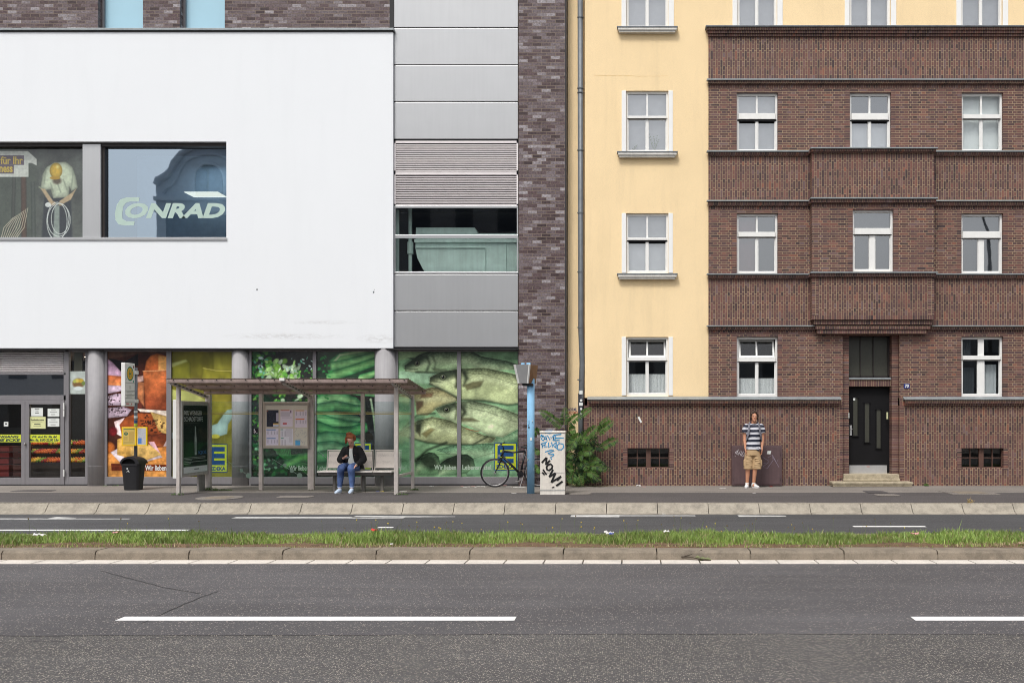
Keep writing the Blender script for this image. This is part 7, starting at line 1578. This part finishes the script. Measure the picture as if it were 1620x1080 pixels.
def head(mb, c, up, fwd, s=1.0):
    """c = centre of the skull (eye level); chin, nose, brow, ears in one closed form"""
    c, up, fwd = Vector(c), Vector(up).normalized(), Vector(fwd).normalized(); X = fwd.cross(up).normalized(); f = up.cross(X).normalized()
    def sec(h, w, d, o): mb.loft; return (c+up*h*s+f*o*s, w*s, d*s, X, f)
    mb.loft([sec(-.118, .020, .020, .058), sec(-.108, .036, .040, .045), sec(-.085, .050, .062, .026), sec(-.055, .060, .078, .012), sec(-.02, .067, .088, .002), sec(.015, .073, .094, -.004), (c+up*.05*s-f*.008*s, .074*s, .096*s, X, f), sec(.085, .064, .082, -.010), sec(.11, .040, .052, -.012), sec(.118, .012, .016, -.012)], 24)
    mb.loft([sec(.005, .007, .010, .083), sec(-.015, .009, .014, .090), sec(-.034, .015, .017, .092), sec(-.044, .013, .010, .086)], 10)      # nose
    mb.loft([sec(.028, .052, .010, .080), sec(.018, .055, .014, .080), sec(.010, .048, .008, .078)], 14)     # brow
    mb.loft([sec(-.060, .022, .010, .080), sec(-.066, .027, .014, .080), sec(-.074, .020, .012, .078)], 12)     # lips
    mb.ball(c-up*.107*s+f*.075*s, .017*s, 10, 6)
    for q_ in (-1, 1):
        mb.ball(c-up*.022*s+X*q_*.034*s+f*.060*s, (.018*s, .018*s, .016*s), 10, 6)
        mb.ball(c-up*.018*s+X*q_*.074*s-f*.006*s, (.010*s, .018*s, .030*s), 10, 6)
    return X, f, up
def face(par, c, X, f, up, s, brow, lip, lids=False):
    dk = mat('eye_dark', (.02, .015, .012), .3); wh = mat('eye_white', col(214, 206, 200), .3)
    for q_ in (-1, 1):
        e = c+X*q_*.031*s+f*.083*s-up*.0*s
        mb = MB(); mb.ball(e, (.013*s, .008*s, .0065*s), 10, 6); ey = mb.build('eye', wh if not lids else brow, par); mb = MB(); mb.ball(e+f*.006*s, (.0062*s, .004*s, .0062*s), 8, 5); mb.build('iris', dk, ey)
        mb = MB(); mb.tube([e+up*.020*s-X*q_*.014*s+f*.003*s, e+up*.024*s+f*.006*s, e+up*.019*s+X*q_*.016*s-f*.004*s], .0042*s, 6); mb.build('eyebrow', brow, par)
    mb = MB(); mb.tube([c-up*.067*s+f*.090*s+X*(-.021)*s-f*.006*s, c-up*.066*s+f*.0925*s, c-up*.067*s+f*.086*s+X*.021*s-f*.001*s], .0048*s, 6); mb.build('mouth', lip, par)
skin = mat('skin_tanned', col(198, 142, 112), .55, var=.06, vs=12); skin2 = mat('skin_pale', col(214, 160, 140), .55, var=.06, vs=12)
lipm = mat('lips', col(166, 96, 84), .5)

# ---- standing man
mY = -.62; mx = fx(1192.5, mY); MO = Vector((mx, mY, 0))
PM = thing('person', MO, 'standing person with brown hair, striped T-shirt, beige cargo shorts and white shoes', 'person')
def P(x, y, z_): return MO+Vector((x, y, z_))
mb = MB()
hc = P(.004, -.035, 1.640)
X_, f_, u_ = head(mb, hc, (0, 0, 1), (.02, -1, -.04), .98)
mb.loft([(P(.002, .0, 1.46), .062, .06), (P(.002, -.005, 1.50), .056, .057), (P(.002, -.014, 1.55), .055, .06), (P(.002, -.02, 1.60), .05, .055)], 16)
mb.loft([(P(-.03, .01, .80), .15, .10), (P(-.02, .01, .92), .165, .108), (P(-.01, .01, 1.05), .145, .095), (P(0, .01, 1.2), .158, .100), (P(0, .01, 1.33), .175, .105), (P(0, .01, 1.41), .16, .085), (P(0, .005, 1.46), .10, .065)], 20)
AL = [(-.175, .01, 1.405), (-.205, .02, 1.15), (-.198, -.04, .905)]; AR = [(.18, .01, 1.405), (.205, .02, 1.15), (.182, -.04, .905)]
for A in (AL, AR): limb(mb, [P(*p) for p in A], [.056, .041, .026])
hand(mb, P(-.198, -.045, .90), (.03, -.10, -1), (1, -.1, 0), .18, .45, thumb=1); hand(mb, P(.182, -.045, .90), (-.03, -.10, -1), (-1, -.1, 0), .18, .45, thumb=-1)
LLg = [(-.105, .0, .86), (-.135, -.015, .47), (-.150, .03, .085)]; LRg = [(.065, .0, .86), (.028, -.03, .47), (.000, .02, .085)]
for A in (LLg, LRg): 
    limb(mb, [P(*p) for p in A], [.085, .055, .036]); k_ = Vector(A[1]).lerp(Vector(A[2]), .3); mb.ball(P(k_.x, k_.y+.018, k_.z), (.050, .048, .10), 12, 8)
    mb.ball(P(A[2][0], A[2][1]-.02, .05), (.036, .07, .045), 12, 8)
bo = mb.build('body', skin, PM, remesh=.0075, relax=2, smooth=True)
hairm = mat('hair_dark_brown', col(62, 44, 34), .6, var=.3, vs=40, bmp=.4, bsc=90)
face(bo, hc, X_, f_, u_, .98, hairm, lipm)
def hair(name, c, spec, m, par, seed, vox=.008):
    r = random.Random(seed); mb = MB()
    for (p, rad, n) in spec:
        for k in range(n): q_ = Vector((r.gauss(0, 1), r.gauss(0, 1), r.gauss(0, 1))).normalized(); mb.ball(c+Vector(p)+Vector((q_.x*rad[0]*.55, q_.y*rad[1]*.55, q_.z*rad[2]*.55)), tuple(v*r.uniform(.42, .6) for v in rad), 8, 6)
    return mb.build(name, m, par, remesh=vox, relax=1, smooth=True)
hair('hair', hc, [((0, .035, .055), (.092, .095, .078), 40), ((0, -.035, .098), (.072, .060, .034), 18), ((-.074, .015, -.01), (.026, .055, .085), 22), ((.076, .015, -.01), (.026, .055, .08), 22), ((0, .075, -.02), (.075, .035, .085), 24), ((-.062, -.045, .045), (.026, .035, .045), 12), ((.060, -.045, .05), (.026, .035, .042), 12), ((.03, -.078, .085), (.035, .016, .02), 8), ((-.03, -.078, .085), (.035, .016, .018), 8)], hairm, bo, 3)
# T-shirt
m, n_, l_, b_ = newmat('striped_cotton'); tc = n_.new('ShaderNodeTexCoord').outputs['Object']; sp_ = n_.new('ShaderNodeSeparateXYZ'); nn = n_.new('ShaderNodeTexNoise'); nn.inputs['Scale'].default_value = 7; l_.new(tc, nn.inputs['Vector']); l_.new(tc, sp_.inputs[0])
ma = n_.new('ShaderNodeMath'); ma.operation = 'MULTIPLY_ADD'; ma.inputs[1].default_value = .022; l_.new(nn.outputs['Fac'], ma.inputs[0]); l_.new(sp_.outputs[2], ma.inputs[2])
md = n_.new('ShaderNodeMath'); md.operation = 'MODULO'; md.inputs[1].default_value = .112; l_.new(ma.outputs[0], md.inputs[0])
dv = n_.new('ShaderNodeMath'); dv.operation = 'DIVIDE'; dv.inputs[1].default_value = .112; l_.new(md.outputs[0], dv.inputs[0])
navy = col(28, 32, 50); wht = col(206, 206, 214)
l_.new(ramp(n_, l_, dv.outputs[0], [(0, wht), (.47, navy)], 'CONSTANT'), b_.inputs['Base Color']); b_.inputs['Roughness'].default_value = .85
mb = MB()
mb.loft([(P(-.022, .0, .872), .178, .125), (P(-.02, .0, .92), .176, .122), (P(-.012, .005, 1.03), .163, .115), (P(-.002, .005, 1.18), .172, .118), (P(0, .005, 1.31), .188, .120), (P(0, .01, 1.40), .195, .110), (P(0, .01, 1.445), .150, .090), (P(0, .01, 1.475), .085, .068)], 28)
for s_ in (-1, 1):
    mb.ball(P(s_*.168, .01, 1.395), (.078, .078, .074), 14, 10); mb.tube([P(s_*.135, .01, 1.40), P(s_*.19, .012, 1.36), P(s_*.212, .015, 1.262)], [.070, .072, .070], 16)
for k in range(9): a = k*.7; mb.ball(P(-.02+.16*math.cos(a*1.3), -.09, .90+.05*math.sin(a)), (.035, .02, .012), 8, 5)
mb.build('shirt', m, bo, remesh=.008, relax=2, smooth=True)
mb = MB(); mb.torus(P(0, -.008, 1.482), .070, .009, (1, 0, 0), (0, .86, .24), 24, 6); mb.build('collar', mat('navy_trim', navy, .8), bo)
# cargo shorts
sh = mat('beige_cotton', col(176, 148, 112), .9, var=.12, vs=9, bmp=.25, bsc=30)
mb = MB(); mb.loft([(P(-.022, .0, .90), .160, .112), (P(-.024, .0, .82), .176, .122), (P(-.026, .0, .74), .185, .126)], 26)
mb.tube([P(-.108, .0, .80), P(-.118, .0, .64), P(-.128, -.004, .425)], [.098, .104, .108], 20); mb.tube([P(.062, .0, .80), P(.070, -.005, .64), P(.066, -.012, .425)], [.098, .102, .108], 20)
for s_, cx in ((-1, -.215), (1, .168)): mb.box(mx+cx-.02, mx+cx+.02, mY-.06, mY+.06, .50, .64)
for k in range(6): mb.ball(P(-.12+.03*math.sin(k*2), -.10, .46+k*.045), (.06, .012, .008), 8, 5); mb.ball(P(.07+.03*math.cos(k*2), -.108, .45+k*.045), (.06, .012, .008), 8, 5)
mb.build('shorts', sh, bo, remesh=.009, relax=3, smooth=True)
wsh = mat('white_shoe', col(216, 216, 216), .5, var=.05, vs=30)
def shoe(ax, ay, dirv, par, m, L=.27, sole=None):
    d = Vector(dirv).normalized(); s_ = Vector((-d.y, d.x, 0)); o = Vector((ax, ay, 0)); mb = MB(); U = Vector((0, 0, 1))
    mb.loft([(o-d*.065+U*.035, .026, .033, s_, U), (o-d*.05+U*.050, .036, .050, s_, U), (o+U*.052, .041, .052, s_, U), (o+d*.05+U*.045, .043, .045, s_, U), (o+d*.11+U*.034, .046, .034, s_, U), (o+d*.16+U*.028, .042, .028, s_, U), (o+d*.195+U*.022, .026, .020, s_, U)], 16)
    mb.tube([o-d*.008+U*.06, o-d*.012+U*.098], [.044, .042], 14); sh_ = mb.build('shoe', m, par, remesh=.006, relax=2, smooth=True)
    mb = MB(); rr_ = []
    for zz_ in (.0, .018): rr_.append([o+U*zz_+(d*(.065+.13*math.cos(t))+s_*.045*math.sin(t)*(1+.12*math.cos(t))) for t in [k*2*math.pi/24 for k in range(24)]])
    mb.rings(rr_); mb.build('sole', sole or m, sh_)
    for k in range(3): mb = MB(); c = o+d*(.035+k*.025)+U*(.098-k*.010); mb.tube([c-s_*.025, c+U*.004, c+s_*.025], .004, 5); 
    mb.build('lace', M['paper'], sh_)
shoe(mx-.150, mY+.03, (-.25, -1, 0), bo, wsh); shoe(mx+.0, mY+.02, (.55, -1, 0), bo, wsh)
mb = MB()
for A in (LLg, LRg): mb.tube([P(A[2][0], A[2][1], .075), P(A[2][0], A[2][1], .115)], .043, 14)
mb.build('sock', M['white_plastic'], bo)
# rucksack worn by the man
BP = thing('backpack', P(0, .15, 1.1), 'grey backpack worn by the standing person, straps over the shoulders', 'backpack')
gs = mat('grey_strap', col(120, 120, 130), .8, var=.15, vs=30)
mb = MB(); mb.loft([(P(-.01, .20, .95), .13, .07), (P(-.01, .21, 1.05), .15, .085), (P(-.01, .20, 1.25), .14, .08), (P(-.01, .18, 1.38), .10, .06)], 20); mb.build('bag', gs, BP, smooth=True)
for s_ in (-1, 1):
    path = [P(s_*.085, .14, 1.40), P(s_*.095, .06, 1.487), P(s_*.103, -.03, 1.482), P(s_*.113, -.092, 1.42), P(s_*.124, -.117, 1.32), P(s_*.145, -.105, 1.20), P(s_*.172, -.04, 1.10), P(s_*.155, .10, 1.06)]
    mb = MB(); L_ = []
    for i, p in enumerate(path):
        t = (path[min(i+1, 7)]-path[max(i-1, 0)]).normalized(); out = (p-P(0, .01, p.z-MO.z)); out.z = .4*out.length if p.z-MO.z > 1.44 else 0; out.normalize(); w = t.cross(out).normalized()*.026; L_.append([p+w+out*.012, p-w+out*.012, p-w-out*.004, p+w-out*.004])
    mb.rings(L_); mb.build('strap', gs, BP)

# ---- sitting woman looking at her phone
wx = fx(556, -1.95); WO = Vector((wx, -1.84, 0))
PW = thing('person', WO, 'sitting person with curly red hair, black jacket and blue jeans, head bent over a phone', 'person')
def Pw(x, y, z_): return WO+Vector((x, y, z_))
mb = MB(); hw = Pw(.012, -.215, 1.12)
X2, f2, u2 = head(mb, hw, (.02, -.64, .77), (-.04, -.77, -.64), .92)
mb.loft([(Pw(.005, -.075, .97), .056, .055), (Pw(.008, -.11, 1.02), .050, .052), (Pw(.012, -.15, 1.09), .048, .055)], 16)
mb.loft([(Pw(0, .0, .50), .17, .13), (Pw(0, -.0, .62), .15, .12), (Pw(0, -.03, .78), .16, .12), (Pw(0, -.06, .90), .17, .10), (Pw(0, -.075, .97), .10, .07)], 18)
elL, haL = Pw(-.245, -.10, .695), Pw(-.110, -.34, .735); elR, haR = Pw(.25, -.08, .70), Pw(.165, -.36, .585)
limb(mb, [Pw(-.17, -.04, .90), elL, haL], [.052, .042, .026]); limb(mb, [Pw(.17, -.04, .90), elR, haR], [.052, .042, .026])
hand(mb, haL+Vector((.0, -.01, .0)), (.62, -.55, .12), (.0, -.25, 1), .165, .75, thumb=-1)
hand(mb, haR, (-.22, -.75, -.22), (0, .25, -1), .165, .30, thumb=-1, spread=.55)
for a, b in (((-.10, .0, .53), ((-.125, -.42, .52), (-.165, -.43, .09))), ((.09, .0, .53), ((.085, -.42, .52), (.095, -.43, .09)))):
    limb(mb, [Pw(*a), Pw(*b[0]), Pw(*b[1])], [.06, .042, .030]); mb.ball(Pw(b[1][0], -.45, .05), (.034, .07, .042), 12, 8)
wb_ = mb.build('body', skin2, PW, remesh=.0075, relax=2, smooth=True)
redh = mat('hair_copper', col(142, 80, 46), .7, var=.5, vs=70, bmp=1.0, bsc=110); face(wb_, hw, X2, f2, u2, .92, redh, mat('lips_pink', col(186, 104, 100), .5), lids=True)
hair('hair', hw, [((-.005, .03, .06), (.105, .10, .085), 60), ((-.005, -.045, .075), (.092, .055, .045), 40), ((-.03, .0, .135), (.070, .065, .042), 36), ((-.092, .0, .015), (.034, .055, .07), 34), ((.084, .01, .035), (.028, .05, .055), 22), ((-.100, -.01, -.035), (.024, .03, .045), 18), ((.02, -.085, .055), (.062, .022, .022), 16)], redh, wb_, 8, .007)
mb = MB(); mb.torus(hw+Vector((-.012, .02, .135)), .042, .012, (1, 0, 0), (0, .85, .3), 20, 6); mb.build('hair_band', M['black_plastic'], wb_)
# jeans
jm, n_, l_, b_ = newmat('blue_denim'); tc = n_.new('ShaderNodeTexCoord').outputs['Object']; k = ramp(n_, l_, noise(n_, l_, tc, 5, 4), [(.35, col(44, 62, 104)), (.62, col(84, 108, 156))]); k = mix(n_, l_, 1.0, k, ramp(n_, l_, noise(n_, l_, tc, 200, 2), [(.3, (.75,)*3), (.7, (1.2,)*3)]), 'MULTIPLY'); l_.new(k, b_.inputs['Base Color']); b_.inputs['Roughness'].default_value = .85
mb = MB(); mb.loft([(Pw(0, .01, .47), .17, .14), (Pw(0, .0, .56), .18, .145), (Pw(0, -.01, .66), .165, .13)], 24)
for a, b in (((-.10, -.02, .535), ((-.125, -.43, .535), (-.150, -.42, .33), (-.165, -.42, .135))), ((.09, -.02, .535), ((.085, -.43, .535), (.092, -.42, .33), (.095, -.42, .135)))):
    limb(mb, [Pw(*a), Pw(*b[0]), Pw(*b[1]), Pw(*b[2])], [.100, .083, .068, .048], n=18)
    for q_ in range(4): mb.ball(Pw(b[2][0], b[2][1]-.02, .15+q_*.022), (.050, .036, .010), 10, 5)
    mb.ball(Pw(b[0][0], -.44, .53), (.084, .075, .078), 14, 10)
mb.build('jeans', jm, wb_, remesh=.008, relax=3, smooth=True)
mb = MB()
for x in (-.165, .095): mb.tube([Pw(x, -.42, .118), Pw(x, -.42, .145)], .050, 16)
mb.build('jeans_cuff', mat('pale_cuff', col(150, 166, 196), .8), wb_)
# jacket with open front, bulky sleeves, flared hem
jk = mat('black_fabric', col(22, 22, 26), .85, var=.2, vs=14, bmp=.4, bsc=40)
mb = MB(); n = 30; rr_ = []
for zz_, w, d, yo, gap in ((.50, .245, .19, .0, .62), (.56, .235, .185, .0, .56), (.66, .205, .165, -.01, .36), (.76, .19, .150, -.03, .26), (.86, .19, .145, -.05, .22), (.93, .175, .125, -.06, .25), (.975, .12, .10, -.065, .5), (1.005, .085, .085, -.075, .75)):
    ring = [Pw(w*math.sin(g+(2*math.pi-2*g)*k/n+0), yo-d*math.cos(g+(2*math.pi-2*g)*k/n), zz_) for g in (gap,) for k in range(n+1)]; rr_.append(ring)
def shell(rr_, th):
    m_ = len(rr_); k_ = len(rr_[0]); vs = []; inner = []
    for r0 in rr_:
        c = sum(r0, Vector())/len(r0); inner.append([p+(c-p).normalized()*th for p in r0])
    allv = [p for r0 in rr_ for p in r0]+[p for r0 in inner for p in r0]; N = m_*k_; fs = []
    for i in range(m_-1):
        for j in range(k_-1): a = i*k_+j; fs.append((a, a+1, a+k_+1, a+k_)); fs.append((N+a, N+a+k_, N+a+k_+1, N+a+1))
    for i in range(m_-1):
        for j in (0, k_-1): a = i*k_+j; fs.append((a, a+k_, N+a+k_, N+a) if j == 0 else (a, N+a, N+a+k_, a+k_))
    for j in range(k_-1):
        a = j; fs.append((a, N+a, N+a+1, a+1)); a = (m_-1)*k_+j; fs.append((a, a+1, N+a+1, N+a))
    mb.add(allv, fs)
shell(rr_, .022)
for sh_, el, ha in ((Pw(-.155, -.05, .905), elL, haL), (Pw(.155, -.05, .905), elR, haR)):
    w_ = Vector(el).lerp(Vector(ha), .86); limb(mb, [sh_, Vector(el), w_], [.078, .078, .046], n=16)
    for q_ in range(5): c = Vector(el).lerp(w_, .1+.17*q_); mb.ball(c, (.060, .050, .055), 10, 6)
mb.build('jacket', jk, wb_, remesh=.008, relax=2, smooth=True)
mb = MB(); mb.loft([(Pw(.0, -.03, .60), .150, .128), (Pw(0, -.04, .70), .145, .122), (Pw(0, -.06, .82), .15, .115), (Pw(0, -.072, .90), .13, .095), (Pw(0, -.082, .945), .08, .07)], 22); mb.build('shirt', M['paper'], wb_, remesh=.009, relax=2, smooth=True)
mb = MB(); 
for (a, b) in ((.10, .80), (.075, .72)): mb.ball(Pw(a, -.215, b), (.006, .004, .006), 8, 5)
mb.build('button', mat('button_brass', col(170, 120, 80), .4, .6), wb_)
mb = MB(); mb.tube([haR+Vector((.004, .012, .006)), haR+Vector((-.003, -.012, -.004))], .033, 14); mb.build('watch', M['steel_dull'], wb_)
lsh = mat('pale_blue_shoe', col(190, 206, 226), .5, var=.12, vs=30)
shoe(wx-.165, -1.84-.44, (-.15, -1, 0), wb_, lsh, sole=M['white_plastic']); shoe(wx+.095, -1.84-.44, (.05, -1, 0), wb_, lsh, sole=M['white_plastic'])
fc = haL+Vector((.085, -.075, .022))
PH = thing('phone', fc, 'black smartphone held in the sitting person\'s hand', 'phone')
mb = MB(); a = Vector((.78, -.35, .05)).normalized(); b = Vector((.30, .72, .35)).normalized(); c = a.cross(b).normalized(); mb.obox(fc, a*.070, b*.036, c*.0045); mb.build('case', M['black_plastic'], PH, bevel=.003)
mb = MB(); mb.obox(fc+c*(.005 if c.z > 0 else -.005), a*.064, b*.031, c*.0004); mb.build('screen', mat('phone_screen', col(120, 130, 140), .1), PH)
